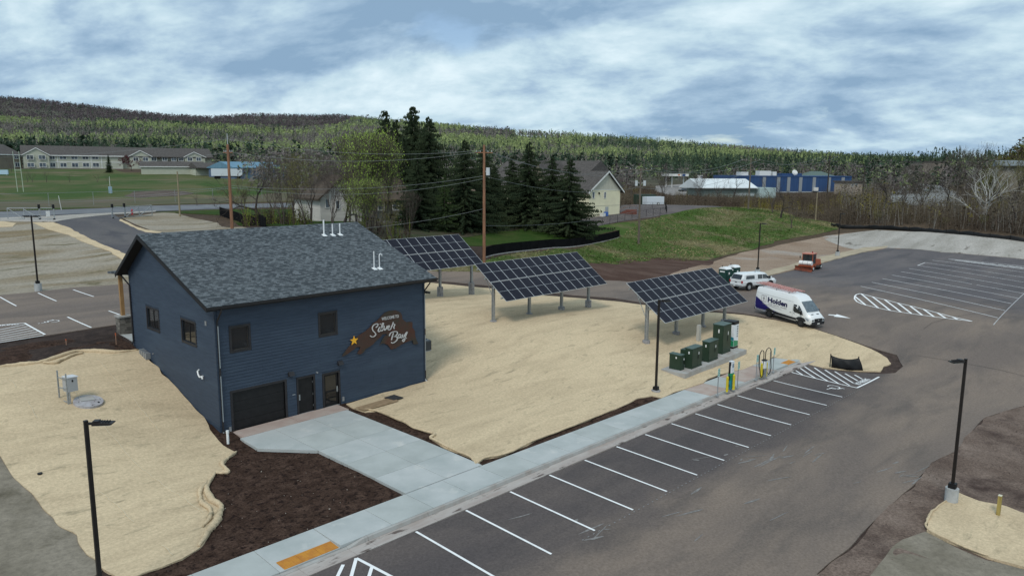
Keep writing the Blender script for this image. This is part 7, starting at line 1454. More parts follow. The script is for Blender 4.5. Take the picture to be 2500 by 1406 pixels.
pn = Plane(1970, 436, 380, 2046, 382); W = tuple(pn.o); gh = thing('green_roofed_house', 'grey green hip roofed house behind the blue warehouse', 'building', W); hn = pn.hit(2000, 432)[1]; pbox(pn, 1, pn.L-1, -2, hn, 0, 14).build('wall', m_wtrim, gh, world=W); gableroof(pn, gh, W, 0, pn.L, hn, hn+2.8, 14, mat('green_grey_roof', (.10, .14, .13), rough=.9), .5, hip0=6, hip1=6)
# filling station: canopy on columns and price pylon
pf_ = Plane(1627, 462, 335, 1680, 337); W = tuple(pf_.o); cn = thing('station_canopy', 'white filling station canopy on slim columns with blue and orange fascia', 'canopy', W); z1_ = pf_.hit(1650, 425)[1]; z0_ = pf_.hit(1650, 430.5)[1]
pbox(pf_, 0, pf_.L, z0_, z1_, 0, 7).build('roof', m_wtrim, cn, world=W); pbox(pf_, pf_.L*.70, pf_.L*.85, z0_+.05, z1_-.05, -.05, -.01).build('fascia_blue', m_royal, cn, world=W); pbox(pf_, pf_.L*.5, pf_.L*.6, z0_+.3, z1_-.2, -.05, -.01).build('fascia_orange', mat('orange_panel', (.5, .15, .05), rough=.5), cn, world=W)
for s_ in (.1, .37, .9): pbox(pf_, pf_.L*s_-.2, pf_.L*s_+.2, -1.5, z0_, 3, 3.4).build('column', m_wtrim, cn, world=W)
pp_ = Plane(1703, 462, 330, 1715, 331); W = tuple(pp_.o); py = thing('price_sign', 'tall white price pylon with dark number panels beside the filling station', 'sign', W); z1_ = pp_.hit(1709, 428)[1]; z0_ = pp_.hit(1709, 446)[1]
pbox(pp_, 0, pp_.L, z0_, z1_, 0, .5).build('panel', m_wtrim, py, world=W); pbox(pp_, .5, pp_.L-.5, -1.5, z0_, .1, .4).build('stand', m_roofgrey, py, world=W)
for k in range(3): pbox(pp_, pp_.L*.52, pp_.L*.95, z1_-1.0-k*.85, z1_-.5-k*.85, -.06, -.01).build('number_panel', m_royal, py, world=W)
# white cargo trailer and vehicles in the distance
pt = Plane(1579, 502, 188, 1621, 190); W = tuple(pt.o); ct_ = thing('cargo_trailer', 'white enclosed cargo trailer parked on the gravel behind the utility pole', 'trailer', W); z1_ = pt.hit(1600, 480.5)[1]; z0_ = pt.hit(1600, 499)[1]
pbox(pt, 0, pt.L, z0_, z1_, 0, 2.1).build('box', MATS['trailer_white'], ct_, world=W); a = pt.hit(1607, 499)[0]; MB().tube(pt.P(a, .35, -.05), pt.P(a, .35, .2), .36, .36, 14).build('wheel', m_tyre, ct_, world=W); MB().tube(pt.P(a, .35, -.06), pt.P(a, .35, -.051), .2, .2, 10).build('rim', m_wtrim, ct_, world=W); MB().tube(pt.P(pt.L, .5, 1), pt.P(pt.L+1.4, .45, 1), .06, None, 6).build('drawbar', m_black, ct_, world=W)
pd = Plane(1566, 500, 193, 1616, 195); W = tuple(pd.o); dk = thing('dark_green_shed', 'low dark green container behind the white cargo trailer', 'container', W); pbox(pd, 0, pd.L*.9, 0, pd.hit(1590, 476)[1], 2.2, 4.4).build('box', m_green, dk, world=W)
def car(x, y, d, L_, mt, label, cat='car', heading=0, name='parked_car'):
    q = D(x, y, d); t_ = thing(name, label, cat, (q[0], q[1], tz(q[0], q[1])+.05), math.atan2(RL[1], RL[0])+heading)
    b = MB(); b.loft([[(xx, yy, zz_) for yy, zz_ in ((-w, .3), (-w, zt*.9), (-w*.9, zt), (w*.9, zt), (w, zt*.9), (w, .3))] for xx, w, zt in ((-L_/2, .8, .8), (-L_/2+.3, .9, .95), (L_/2-.3, .9, .95), (L_/2, .8, .75))]).build('body', mt, t_)
    MB().hexa([(-L_*.28, -.8, .9), (L_*.22, -.8, .9), (L_*.22, .8, .9), (-L_*.28, .8, .9), (-L_*.18, -.65, 1.55), (L_*.08, -.65, 1.55), (L_*.08, .65, 1.55), (-L_*.18, .65, 1.55)]).build('cabin', m_vglass, t_)
    for xx in (-L_*.32, L_*.32):
        for s_ in (-1, 1): MB().tube((xx, s_*.75, .33), (xx, s_*.95, .33), .33, .33, 12).build('wheel', m_tyre, t_)
    return t_
car(1673, 461, 300, 5.6, mat('dark_vehicle', (.05, .055, .06), rough=.3), 'dark pickup parked before the filling station', 'pickup', .4)
car(2205, 438, 330, 5, m_vwhite, 'white van in the distant yard right of the beige office', 'van'); car(2160, 442, 320, 5, mat('navy_car', (.04, .05, .13), rough=.3), 'navy blue car in the distant yard right of the beige office', 'car')
for k, (x, lb) in enumerate(((2314, 'leftmost of three white cars beyond the birch'), (2333, 'middle one of three white cars beyond the birch'), (2352, 'rightmost of three white cars beyond the birch'))): car(x, 494, 215, 4.4, m_vwhite, lb, 'car', .8)
pv = Plane(2248, 412, 360, 2305, 362); W = tuple(pv.o); gb = thing('brown_flat_building', 'brown flat roofed building on the rise at the far right', 'building', W); pbox(pv, 0, pv.L, -3, pv.hit(2260, 396)[1], 0, 6).build('wall', mat('brown_grey_wall', (.24, .21, .18), rough=.9), gb, world=W); pbox(pv, -.4, pv.L+.4, pv.hit(2260, 396)[1], pv.hit(2260, 394)[1], -.4, 15.4).build('roof', m_roofgrey, gb, world=W)
pv = Plane(2440, 404, 230, 2560, 225); W = tuple(pv.o); gb = thing('grey_roofed_house', 'grey roofed house half hidden in the woods at the right edge', 'house', W); pbox(pv, 0, pv.L, -3, pv.hit(2470, 403)[1], 1, 9).build('wall', m_walldark, gb, world=W); gableroof(pv, gb, W, 0, pv.L, pv.hit(2470, 403)[1], pv.hit(2470, 396)[1]+.6, 10, mat('blue_grey_roof', (.16, .18, .19), rough=.9), .4)
yard = drape('gravel_yard', GP([(2165, 475), (2230, 447), (2290, 452), (2335, 470), (2345, 497), (2280, 505), (2180, 498)]), mat('grey_gravel', (.22, .22, .215), (.17, .17, .165), scale=.4, rough=.95), .15, 3, edge=.6, efreq=5)
yard2 = drape('gravel_street', GP([(1600, 455), (1700, 447), (1715, 455), (1705, 478), (1640, 478), (1600, 468)]), mat('street_grey', (.24, .22, .21), rough=.95), .15, 3, edge=.5, efreq=5)
# small things on the lawn by the cream building and field
p = G(1474, 529); bn = thing('yard_clutter', 'blue tarpaulin and white boxes piled by the cream building wall', 'clutter', tuple(p)); MB().box(-.9, -.4, 0, .1, .4, .7).build('box', m_wtrim, bn, bevel=.03); MB().box(.2, -.5, 0, 1.0, .3, .95).build('tarp_bundle', mat('blue_tarp', (.06, .14, .4), rough=.6), bn, bevel=.12)
p = G(1530, 523); rp = thing('wooden_ramp', 'reddish wooden steps with a rail beside the cream building', 'steps', tuple(p), math.atan2(RL[1], RL[0]))
for k in range(5): MB().box(-1.6+k*.35, -.6, 0, -1.25+k*.35, .6, .18+.18*k).build('step', mat('red_wood', (.16, .06, .045), rough=.8), rp)
MB().box(.16, -.6, 0, 2.0, .6, .95).build('landing', MATS['red_wood'], rp); MB().tube((-1.6, -.65, .9), (.2, -.65, 1.8), .03, None, 6).build('rail', m_wood, rp); MB().tube((.2, -.65, 1.8), (2.0, -.65, 1.8), .03, None, 6).build('rail', m_wood, rp)
p = G(49, 470); fg = thing('goal_post', 'tall pale green football goal posts on the field', 'goal post', tuple(G(49, 469)), math.atan2(RL[1], RL[0])); gm = mat('pale_green_steel', (.42, .48, .38), rough=.5)
MB().tube((-.5, 0, 0), (-.75, 0, 8.6), .07, .05, 8).build('upright', gm, fg); MB().tube((.75, 0, 0), (.55, 0, 8.6), .07, .05, 8).build('upright', gm, fg); MB().tube((-.7, 0, 4.6), (.7, 0, 4.6), .06, None, 8).build('crossbar', gm, fg)
p = G(270, 473); sf_ = thing('field_post', 'slim post with a pale blue banner on the field', 'post', tuple(p)); MB().tube((0, 0, 0), (0, 0, 3.6), .06, .04, 8).build('post', m_wtrim, sf_); MB().box(-.35, -.05, .1, .35, .05, 1.5).build('banner', mat('pale_blue', (.3, .42, .5), rough=.6), sf_)
p = G(150, 513); mk_ = thing('marker_post', 'thin white marker post beside the road left of the gates', 'post', tuple(p)); MB().tube((0, 0, 0), (-.25, 0, 2.4), .05, .04, 8).build('post', m_wtrim, mk_)
pbd = Plane(-5, 430, 215, 20, 215); W = tuple(pbd.o); sb = thing('scoreboard', 'pale blue scoreboard at the left edge of the field', 'scoreboard', W); z1_ = pbd.hit(8, 415)[1]; z0_ = pbd.hit(8, 426)[1]; pbox(pbd, -2, pbd.L, z0_, z1_, 0, .3).build('panel', mat('board_blue', (.38, .52, .62), rough=.5), sb, world=W); pbox(pbd, .3, .5, -1, z0_, .05, .25).build('leg', m_galv, sb, world=W); pbox(pbd, pbd.L-.5, pbd.L-.3, -1, z0_, .05, .25).build('leg', m_galv, sb, world=W)

# ------------------------------------------------------------------ trees
m_needle = mat('spruce_needles', (.026, .040, .022), (.046, .062, .030), scale=.8, detail=3, rough=.9, spec=.1); m_needle2 = mat('young_spruce_needles', (.036, .058, .022), (.05, .075, .028), scale=.8, rough=.9, spec=.1); m_bark = mat('bark', (.10, .085, .075), (.065, .055, .05), scale=4, rough=.95, stretch=(3, 3, .5)); m_twig = mat('twigs', (.085, .068, .058), (.12, .10, .085), scale=1, rough=.95); m_twigdark = mat('dark_twigs', (.040, .033, .030), (.06, .05, .045), scale=1, rough=.95); m_birch = mat('birch_bark', (.48, .47, .44), (.30, .29, .27), scale=3, rough=.85)
m_leafgreen = mat('spring_leaves', (.33, .45, .085), (.25, .36, .07), scale=.6, rough=.8, spec=.15); m_leafolive = mat('budding_leaves', (.15, .15, .045), (.11, .10, .04), scale=.6, rough=.85); m_leafred = mat('red_leaves', (.09, .025, .03), rough=.85)
def spruce_mesh(seed, dens=1.0, mt=None, spread=.2):
    rs = np.random.RandomState(seed); V = []; T = []; nl = int(27*dens)
    for i in range(nl):
        f = i/nl; z = .07+.92*f**.95; Rr = spread*1.22*(1-f)**.85*(1+.14*rs.randn())+.008; nb = int(5+6*(1-f))
        a0 = rs.rand()*6.28
        for k in range(nb):
            a = a0+k*6.283/nb+rs.randn()*.22; Lb = max(.01, Rr*(1+.27*rs.randn())); dr_ = -.30*Lb+.0; c, s_ = math.cos(a), math.sin(a); up0 = .02*rs.randn()
            m_ = max(4, int(3+Lb*46*dens))
            for j in range(m_):
                t = (j+.6)/m_; rr = Lb*t; zz_ = z+dr_*t*1.3+.26*Lb*t*t+up0*.5; w = (.027*(1.15-t*.75)*(.7+.6*rs.rand())+.003)*(.35+.75*(1-f)); x, y = c*rr, s_*rr
                for sd_ in (-1, 1):
                    b = a+sd_*(.9+.35*rs.randn()); bx, by = math.cos(b)*w, math.sin(b)*w; dz_ = -.010-.012*rs.rand(); i0 = len(V)
                    V += [(x, y, zz_+.006), (x+bx+c*w*.5, y+by+s_*w*.5, zz_+dz_), (x+bx*.5-s_*w*.2, y+by*.5+c*w*.2, zz_+dz_*1.8)]; T.append((i0, i0+1, i0+2))
                i0 = len(V); V += [(x-s_*w*.3, y+c*w*.3, zz_), (x+s_*w*.3, y-c*w*.3, zz_), (x+c*w*.6, y+s_*w*.6, zz_-.022-.012*rs.rand())]; T.append((i0, i0+1, i0+2))
    # dark inner core of short twigs so that the trunk is hidden
    for i in range(int(420*dens)):
        f = rs.rand()**1.2; z = .1+.86*f; r = spread*(1-f)*.45*rs.rand()**.5; a = rs.rand()*6.28; w = .024*(1.05-f); i0 = len(V); p = np.array([math.cos(a)*r, math.sin(a)*r, z])
        for q in range(3): V.append(tuple(p+rs.randn(3)*w))
        T.append((i0, i0+1, i0+2))
    me = bpy.data.meshes.new('crown'); V = np.array(V, np.float32); T = np.array(T, np.int32)
    o = np_mesh('crown', V, T, mt or m_needle); me = o.data; bpy.data.objects.remove(o); return me
SPR = [spruce_mesh(11, 1.15, spread=.21), spruce_mesh(12, 1.1, spread=.24), spruce_mesh(13, 1.0, spread=.18), spruce_mesh(15, .7, m_needle2, .22), spruce_mesh(16, 1.1, spread=.26)]
trunk_me = MB().tube((0, 0, -.03), (0, 0, .9), .014, .002, 7).mesh('trunk', m_bark)
def spruce(xb, d, ytop, label, v=0, yb=560, wid=1.0, rz=0):
    wid *= 1.28
    q = D(xb, yb, d); x, y = q[0], q[1]; z = tz(x, y); rr = ray(xb, ytop); t = (x*rr[0]+y*rr[1])/(rr[0]**2+rr[1]**2); h = CAMH+rr[2]*t-z
    t_ = thing('spruce_tree', label, 'spruce tree', (x, y, z), rz, 'spruce trees behind the churchyard lawn')
    for me, nm in ((SPR[v], 'crown'), (trunk_me, 'trunk')): o = bpy.data.objects.new(nm, me); col.objects.link(o); o.parent = t_; o.scale = (h*wid, h*wid, h) if nm == 'crown' else (h*1.1, h*1.1, h)
    return t_
for a in [(1012, 132, 250, 'tallest spruce, the middle one of the big dark clump', 0, 560, .95), (946, 134, 260, 'slim spire topped spruce at the left of the big dark clump', 2, 560, .9), (1049, 128, 277, 'spruce at the right of the big dark clump', 1, 560, 1.0), (970, 136, 284, 'spruce hidden between the spire top and the tallest of the clump', 1, 560, .8),
          (990, 126, 330, 'broad dark spruce low in the front of the big clump', 4, 560, .8), (1022, 112, 362, 'mid height spruce standing in front of the tallest spruce', 2, 572, 1.05), (1135, 117, 335, 'dark spruce left of the reddish pole with a transformer', 1, 568, 1.0), (1086, 113, 420, 'small young spruce on the lawn, left of the pole', 3, 575, .85),
          (1180, 124, 352, 'spruce right behind the reddish pole with a transformer', 4, 560, .95), (1250, 131, 375, 'left spruce of the group of four left of the cream building', 2, 555, 1.15), (1289, 128, 340, 'tallest spruce of the group of four left of the cream building', 1, 556, 1.0), (1346, 126, 378, 'third spruce of the group of four, next to last before the cream building', 4, 556, 1.0),
          (1389, 124, 382, 'rightmost spruce, overlapping the cream gabled building', 1, 556, 1.08), (1208, 138, 400, 'shorter spruce filling the gap right of the pole', 1, 550, 1.0), (925, 138, 320, 'spruce at the far left side of the big dark clump', 4, 560, .7)]:
    spruce(a[0], a[1], a[2], a[3], a[4], a[5], a[6], random.random()*6)

def branch_tree(seed, levels=6, spread=.55, up=.25, leaf=None, nleaf=0, thin=1.0, stems=1, droop=0, leafsize=.012, lean=0, ratio=.74):
    rs = np.random.RandomState(seed); segs = []; tips = []
    def grow(p, d, L_, r, lv):
        n = 3; 
        for k in range(n):
            d2 = d+rs.randn(3)*.12+np.array([0, 0, up*.12-droop*.1]); d2 /= np.linalg.norm(d2); q = p+d2*L_/n; r2 = r*.9; segs.append((p, q, r, r2)); p, d, r = q, d2, r2
            if lv <= 2: tips.append(p)
            if lv > 0 and k >= (0 if lv < levels-1 else 1):
                if rs.rand() < .55 and lv > 1: 
                    a = rs.randn(3); a -= d*(a@d); a /= np.linalg.norm(a); dd = d*math.cos(spread*1.3)+a*math.sin(spread*1.3); grow(p, dd/np.linalg.norm(dd), L_*ratio*.75, r*.5, lv-2)
        if lv > 0:
            nb = 2 if rs.rand() < .65 else 3
            for k in range(nb):
                a = rs.randn(3); a -= d*(a@d); a /= np.linalg.norm(a); s_ = spread*(.6+.7*rs.rand()); dd = d*math.cos(s_)+a*math.sin(s_)+np.array([0, 0, up*.3]); grow(p, dd/np.linalg.norm(dd), L_*(ratio+.12*rs.rand()), r*.66, lv-1)
        else: tips.append(p)
    for s_ in range(stems):
        a = rs.rand()*6.28; tl = lean+(.25 if stems > 1 else .04)*rs.rand(); d = np.array([math.cos(a)*tl, math.sin(a)*tl, 1]); d /= np.linalg.norm(d); grow(np.array([math.cos(a), math.sin(a), 0])*(.02 if stems > 1 else 0), d, .24, .020*thin/(1+.3*(stems-1)), levels)
    S = np.array([np.concatenate([a, b]) for a, b, _, _ in segs]); r0 = np.array([max(s[2], .0011) for s in segs]); r1 = np.array([max(s[3], .0009) for s in segs])
    top_ = max(S[:, 5].max(), .1); S /= top_
    A0, B0 = S[:, :3], S[:, 3:]; dd = B0-A0; dd /= np.linalg.norm(dd, axis=1)[:, None]+1e-9; ref = np.where(np.abs(dd[:, 2:3]) > .9, [[1., 0, 0]], [[0, 0, 1.]]); e1_ = np.cross(dd, ref); e1_ /= np.linalg.norm(e1_, axis=1)[:, None]; e2_ = np.cross(dd, e1_)
    V = []
    for t in range(3): an = 2*math.pi*t/3; V.append(A0+(e1_*math.cos(an)+e2_*math.sin(an))*r0[:, None])
    for t in range(3): an = 2*math.pi*t/3; V.append(B0+(e1_*math.cos(an)+e2_*math.sin(an))*r1[:, None])
    n = len(S); V = np.concatenate(V); I = np.arange(n); T = []
    for t in range(3):
        a, b = I+t*n, I+((t+1) % 3)*n; c, d_ = b+3*n, a+3*n; T += [np.stack([a, b, c], 1), np.stack([a, c, d_], 1)]
    T = np.concatenate(T); lv = None
    if nleaf:
        tp = np.array(tips)/top_; pick = tp[rs.randint(0, len(tp), nleaf)]+rs.randn(nleaf, 3)*.014; LV = (pick[:, None, :]+rs.randn(nleaf, 3, 3)*leafsize*np.array([.8, .8, 1.5])).reshape(-1, 3); lv = (LV, np.arange(nleaf*3).reshape(-1, 3))
    return (V, T), lv
def tree_mesh(args, wood, leafm=None):
    (V, T), lv = branch_tree(**args); o = np_mesh('branches', V, T, wood); me = o.data; bpy.data.objects.remove(o); ml = None
    if lv: o = np_mesh('crown', lv[0], lv[1], leafm); ml = o.data; bpy.data.objects.remove(o)
    return me, ml
TM = {
 'bare1': tree_mesh(dict(seed=21, levels=5, spread=.55, up=.35, thin=1.2, ratio=.80), m_twig), 'bare2': tree_mesh(dict(seed=22, levels=5, spread=.42, up=.5, stems=3, thin=1.0, ratio=.80), m_twig),
 'bare3': tree_mesh(dict(seed=25, levels=5, spread=.7, up=.15, thin=1.9, ratio=.8), m_twigdark), 'bud1': tree_mesh(dict(seed=31, levels=5, spread=.42, up=.5, nleaf=2200, leafsize=.0055, stems=2, ratio=.8), m_twig, m_leafolive),
 'bud2': tree_mesh(dict(seed=33, levels=5, spread=.5, up=.5, nleaf=1800, leafsize=.006, ratio=.8), m_twig, m_leafolive), 'green': tree_mesh(dict(seed=37, levels=6, spread=.36, up=.75, nleaf=6500, leafsize=.0045, stems=4, ratio=.8), m_twig, m_leafgreen),
 'birch': tree_mesh(dict(seed=47, levels=4, spread=.6, up=.3, stems=3, thin=2.0, ratio=.8), m_birch), 'red': tree_mesh(dict(seed=43, levels=5, spread=.6, up=.3, nleaf=1800, leafsize=.015), m_twig, m_leafred),
 'shrub': tree_mesh(dict(seed=45, levels=4, spread=.55, up=.5, stems=6, thin=.8, nleaf=500, leafsize=.016), m_twig, m_leafolive)}
def tree(kind, xb, d, ytop, label, yb=540, wid=1.0, rz=None, group=None, name='bare_tree', cat='tree'):
    q = D(xb, yb, d); x, y = q[0], q[1]; z = tz(x, y); rr = ray(xb, ytop); t = (x*rr[0]+y*rr[1])/(rr[0]**2+rr[1]**2); h = CAMH+rr[2]*t-z
    t_ = thing(name, label, cat, (x, y, z-.1), random.random()*6 if rz is None else rz, group); me, ml = TM[kind]
    for m_, nm in ((me, 'trunk_and_branches'), (ml, 'crown')):
        if m_: o = bpy.data.objects.new(nm, m_); col.objects.link(o); o.parent = t_; o.scale = (h*wid, h*wid, h)
    return t_
gb_ = 'bare trees between the road and the pale house'
tree('bare3', 635, 101, 385, 'dark bare tree with a thick trunk just right of the left utility pole', wid=1.0, group=gb_); tree('bare2', 690, 98, 372, 'slim pale stemmed bare tree second from the left utility pole', wid=.8, group=gb_)
tree('bud1', 715, 102, 358, 'faintly budding multi stemmed tree before the blue shed', wid=.8, group=gb_, name='budding_tree'); tree('bud2', 745, 97, 378, 'budding tree left of the pale house', wid=.8, group=gb_, name='budding_tree')
tree('bare1', 760, 104, 366, 'bare tree leaning beside the left corner of the pale house', wid=.9, group=gb_); tree('bare3', 838, 96, 408, 'dark crooked bare tree in front of the pale house gable', wid=.9, group=gb_)
tree('bare2', 812, 99, 392, 'thin bare tree in front of the pale house left windows', wid=.7, group=gb_); tree('bud1', 850, 108, 345, 'yellow budding tree just left of the bright green tree', wid=.8, group=gb_, name='budding_tree')
tree('green', 902, 98, 306, 'tall bright green leafing tree left of the dark spruces', wid=1.0, name='leafing_tree'); tree('green', 925, 102, 345, 'lower bright green tree merging with the tall one on its right', wid=.9, name='leafing_tree'); tree('green', 885, 94, 430, 'low bright green shrub like tree at the foot of the tall green one', wid=1.1, name='leafing_tree')
tree('bud2', 960, 92, 470, 'thin budding sapling at the right end of the blue roof', wid=.7, group=gb_, name='budding_tree'); tree('bare2', 1000, 101, 455, 'pale bare sapling below the broad front spruce', wid=.5, group=gb_)
tree('bare1', 665, 110, 400, 'bare tree further back between the left pole and the blue shed', wid=.9, group=gb_); tree('bare2', 780, 118, 360, 'tall greyish bare tree behind the pale house', wid=.9, group=gb_); tree('bud1', 600, 118, 430, 'low budding bush right behind the left utility pole', wid=1.2, group=gb_, name='budding_tree')
tree('bare1', 28, 235, 372, 'bare tree in front of the tan apartment wing', yb=415, wid=.9); tree('red', 320, 250, 379, 'dark red leaved tree at the apartment entrance', yb=412, wid=1.3, name='red_leaved_tree'); 
for k, (x, yt, lb) in enumerate(((68, 414, 'leftmost small bare tree on the lawn before the apartments'), (78, 421, 'second small bare tree on the lawn before the apartments'), (113, 414, 'third small bare tree on the lawn before the apartments'), (170, 425, 'fourth small bare tree on the lawn before the apartments'), (238, 424, 'small bare tree on the lawn left of the garage row'), (262, 426, 'small bare tree right beside the field post'), (480, 468, 'tiny sapling by the brown infield'), (523, 470, 'tiny sapling right of the brown infield'))):
    tree('bare1', x, 190 if k < 6 else 140, yt, lb, yb=440 if k < 6 else 485, wid=1.2, group='young trees on the field')
q = D(266, 408, 236); t_ = thing('cypress_tree', 'narrow dark pointed evergreen before the apartment block', 'evergreen tree', (q[0], q[1], tz(q[0], q[1]))); o = bpy.data.objects.new('crown', SPR[2]); col.objects.link(o); o.parent = t_; o.scale = (4.6, 4.6, 6.4); o.location = (0, 0, -.2)
MB().tube((0, 0, 0), (0, 0, 2), .15, .1, 8).build('trunk', m_bark, t_)
# right side trees
gr_ = 'bare trees in the brush on the right'
tree('birch', 2400, 148, 398, 'white barked bare birch standing in the brush at the right', yb=530, wid=1.15, name='birch_tree')
p = D(2400, 535, 147); z = tz(p[0], p[1]); tb = thing('fallen_birch', 'white birch trunk leaning left out of the brush', 'tree', (p[0], p[1], z)); e = D(2318, 478, 147); b = MB(); pts = [(0, 0, 0), ((e[0]-p[0])*.35, (e[1]-p[1])*.35, (e[2]-z)*.45), ((e[0]-p[0])*.75, (e[1]-p[1])*.75, (e[2]-z)*.85), (e[0]-p[0], e[1]-p[1], e[2]-z)]; b.path(pts, lambda t: .16*(1-.75*t), 7)
for k in range(9):
    t = .35+.07*k; a = np.array(pts[1])*(1-min(1, (t-.3)/.7))+np.array(pts[3])*min(1, (t-.3)/.7); dd = np.random.randn(3)*.8; dd[2] = abs(dd[2]); b.path([tuple(a), tuple(a+dd), tuple(a+dd*1.9+np.array([0, 0, -.4]))], lambda t: .05*(1-.8*t), 4)
b.build('trunk', m_birch, tb)
for k, (kd, x, d, yt, w, lb) in enumerate((('bare1', 2385, 190, 342, .8, 'bare tree standing highest against the sky left of the wooded knoll'), ('bare3', 2150, 175, 400, 1.1, 'wide dark bare tree right of the two dark utility poles'), ('bare1', 2200, 168, 405, 1.1, 'bare tree before the grey gravel yard'), ('bare2', 2250, 180, 385, 1.0, 'bare tree in front of the brown flat building'), ('bare3', 2300, 165, 408, 1.0, 'bare tree left of the white birch'), ('bare1', 1885, 170, 425, 1.0, 'dense bare tree hiding the left part of the blue warehouse'), ('bare3', 1905, 160, 440, .9, 'low bare tree below the blue warehouse pilasters'),
        ('bare2', 1620, 230, 415, 1.0, 'bare tree behind the white cargo trailer'), ('bare1', 1750, 215, 430, 1.0, 'bare tree before the white roofed building'), ('bare2', 1700, 232, 420, 1.0, 'bare tree right of the filling station pickup'), ('bare1', 1540, 215, 405, 1.1, 'bare tree just right of the cream building roof'), ('bare3', 1790, 240, 415, .8, 'bare tree rising over the white metal roof'), ('bare2', 2345, 185, 352, .8, 'thin bare tree beside the tallest one near the knoll'), ('bud2', 2440, 160, 380, 1.0, 'budding tree behind the white birch'), ('bud1', 2470, 170, 350, .9, 'budding tree at the foot of the wooded knoll'), ('bare3', 2480, 140, 430, 1.0, 'dark bare tree at the right edge of the picture'), ('bare1', 1935, 150, 480, 1.0, 'low bush like bare tree at the top of the grass bank'))):
    tree(kd, x, d, yt, lb, yb=530, wid=w, group=gr_)
for k, (x, yb_, d, h_, lb) in enumerate(((2145, 545, 158, 512, 'yellow green budding shrub behind the silt fence'), (2310, 556, 142, 528, 'small yellow green shrub behind the middle of the silt fence'), (2395, 560, 138, 522, 'yellow shrub below the white birch'))): tree('shrub', x, d, h_, lb, yb=yb_, wid=.9, name='budding_shrub', cat='shrub')

# ------------------------------------------------------------------ brush and woods that nobody could count
m_mass = mat('woodland_mass', (1., 1., 1.), rough=.95, attr='tint', c2=(.8, .8, .8), scale=.3, spec=.05)
def fans(P, H, W_, col_, k, seed, flat=.5, lo=.1, jit=.35, cone=False, leaf=.22, tall=None):
    # P (n,3) feet, H heights, W_ widths; k small triangles spread through each crown
    rs = np.random.RandomState(seed); n = len(P); u = rs.rand(n, k); 
    if cone:
        zf_ = u**1.25*.97+.03; rad = (1-zf_)*.5+.02; an = rs.rand(n, k)*6.283; rr_ = rad*(.35+.65*rs.rand(n, k)**.5)
    else:
        zf_ = lo+(1-lo)*u; rad = np.sqrt(np.clip(1-((zf_-(lo+1)/2)/((1-lo)/2))**2, 0, 1))*.5; an = rs.rand(n, k)*6.283; rr_ = rad*rs.rand(n, k)**.5
    C = np.stack([np.cos(an)*rr_*W_[:, None], np.sin(an)*rr_*W_[:, None], zf_*H[:, None]], -1)+P[:, None, :]
    sz = leaf*W_[:, None, None, None]*np.array([1, 1, tall or (.9 if not cone else .55)]); tri = C[:, :, None, :]+rs.randn(n, k, 3, 3)*sz
    if cone: tri[:, :, 0, 2] += .12*H[:, None]*.5
    cc = col_[:, None, :]*(1+jit*(rs.rand(n, k, 1)-.5)); V = tri.reshape(-1, 3); Cc = np.repeat(cc.reshape(-1, 3), 3, 0)
    return V, Cc
def stems(P, H, r, col_, seed, lean=.12):
    rs = np.random.RandomState(seed); n = len(P); a = rs.rand(n)*3.14; d = np.stack([np.cos(a), np.sin(a), np.zeros(n)], -1)*r[:, None]; top_ = P+np.stack([rs.randn(n)*lean*H, rs.randn(n)*lean*H, H], -1)
    d = RL[None, :]*r[:, None]; d = np.concatenate([d, np.zeros((n, 1))], 1)
    V = np.stack([P-d, P+d, top_], 1).reshape(-1, 3); return V, np.repeat(col_, 3, 0)
def mass(name, parts_, label=None):
    V = np.concatenate([p[0] for p in parts_]); C_ = np.concatenate([p[1] for p in parts_]); T = np.arange(len(V)).reshape(-1, 3); o = np_mesh(name, V, T, m_mass, cols=C_); o['kind'] = 'stuff'
    if label: o['label'] = label
    return o
def field(px0, px1, d0, d1, n, seed, power=1.0, ok=None):
    rs = np.random.RandomState(seed); px = px0+(px1-px0)*rs.rand(n); d_ = (d0**power+(d1**power-d0**power)*rs.rand(n))**(1/power) if power != 0 else d0*(d1/d0)**rs.rand(n)
    s_ = (px-1250)/FPX*d_; X = d_*FL[0]+s_*RL[0]; Y = d_*FL[1]+s_*RL[1]
    if ok is not None: k = ok(px, d_, X, Y); X, Y, px, d_ = X[k], Y[k], px[k], d_[k]
    return np.stack([X, Y, terr(X, Y)-.2], -1), px, d_
rs = np.random.RandomState(5)
def L3(*c): return np.array(lin(c)[:3])
CON = L3(60, 76, 62); CON2 = L3(76, 92, 72); ASP = L3(156, 168, 112); ASP2 = L3(134, 148, 104); BARE = L3(138, 134, 128); BROWN = L3(96, 88, 88); TRUNKC = L3(176, 172, 164)  # tree colours greyed and softened in place of distance haze
# hillside woods
P_, px, d_ = field(-500, 3000, 430, 1420, 17500, 51, power=.7)
nf = 1.15*vnoise(P_[:, 0], P_[:, 1], 130, 8)+.35*vnoise(P_[:, 0], P_[:, 1], 38, 9)+.2*rs.rand(len(P_)); cl = vnoise(P_[:, 0]+999, P_[:, 1], 85, 10)+.35*rs.rand(len(P_))
conif = (cl+np.clip((620-d_)/500, 0, .3)+np.where(px > 1300, .10, 0)) > .83; green = (~conif) & ((nf-np.clip((700-d_)/700, 0, .35)) > .68); bare = ~(conif | green)
lowd = np.clip((d_-430)/900, 0, 1)
H_ = np.where(conif, 9+6*rs.rand(len(P_)), 8+4*rs.rand(len(P_)))*np.where(d_ > 1150, .8, 1); W_ = np.where(conif, 3.6+1.5*rs.rand(len(P_)), 5+3*rs.rand(len(P_)))
far_t = d_ > 950
def sub(k): return P_[k], H_[k], W_[k], d_[k]
parts_ = []
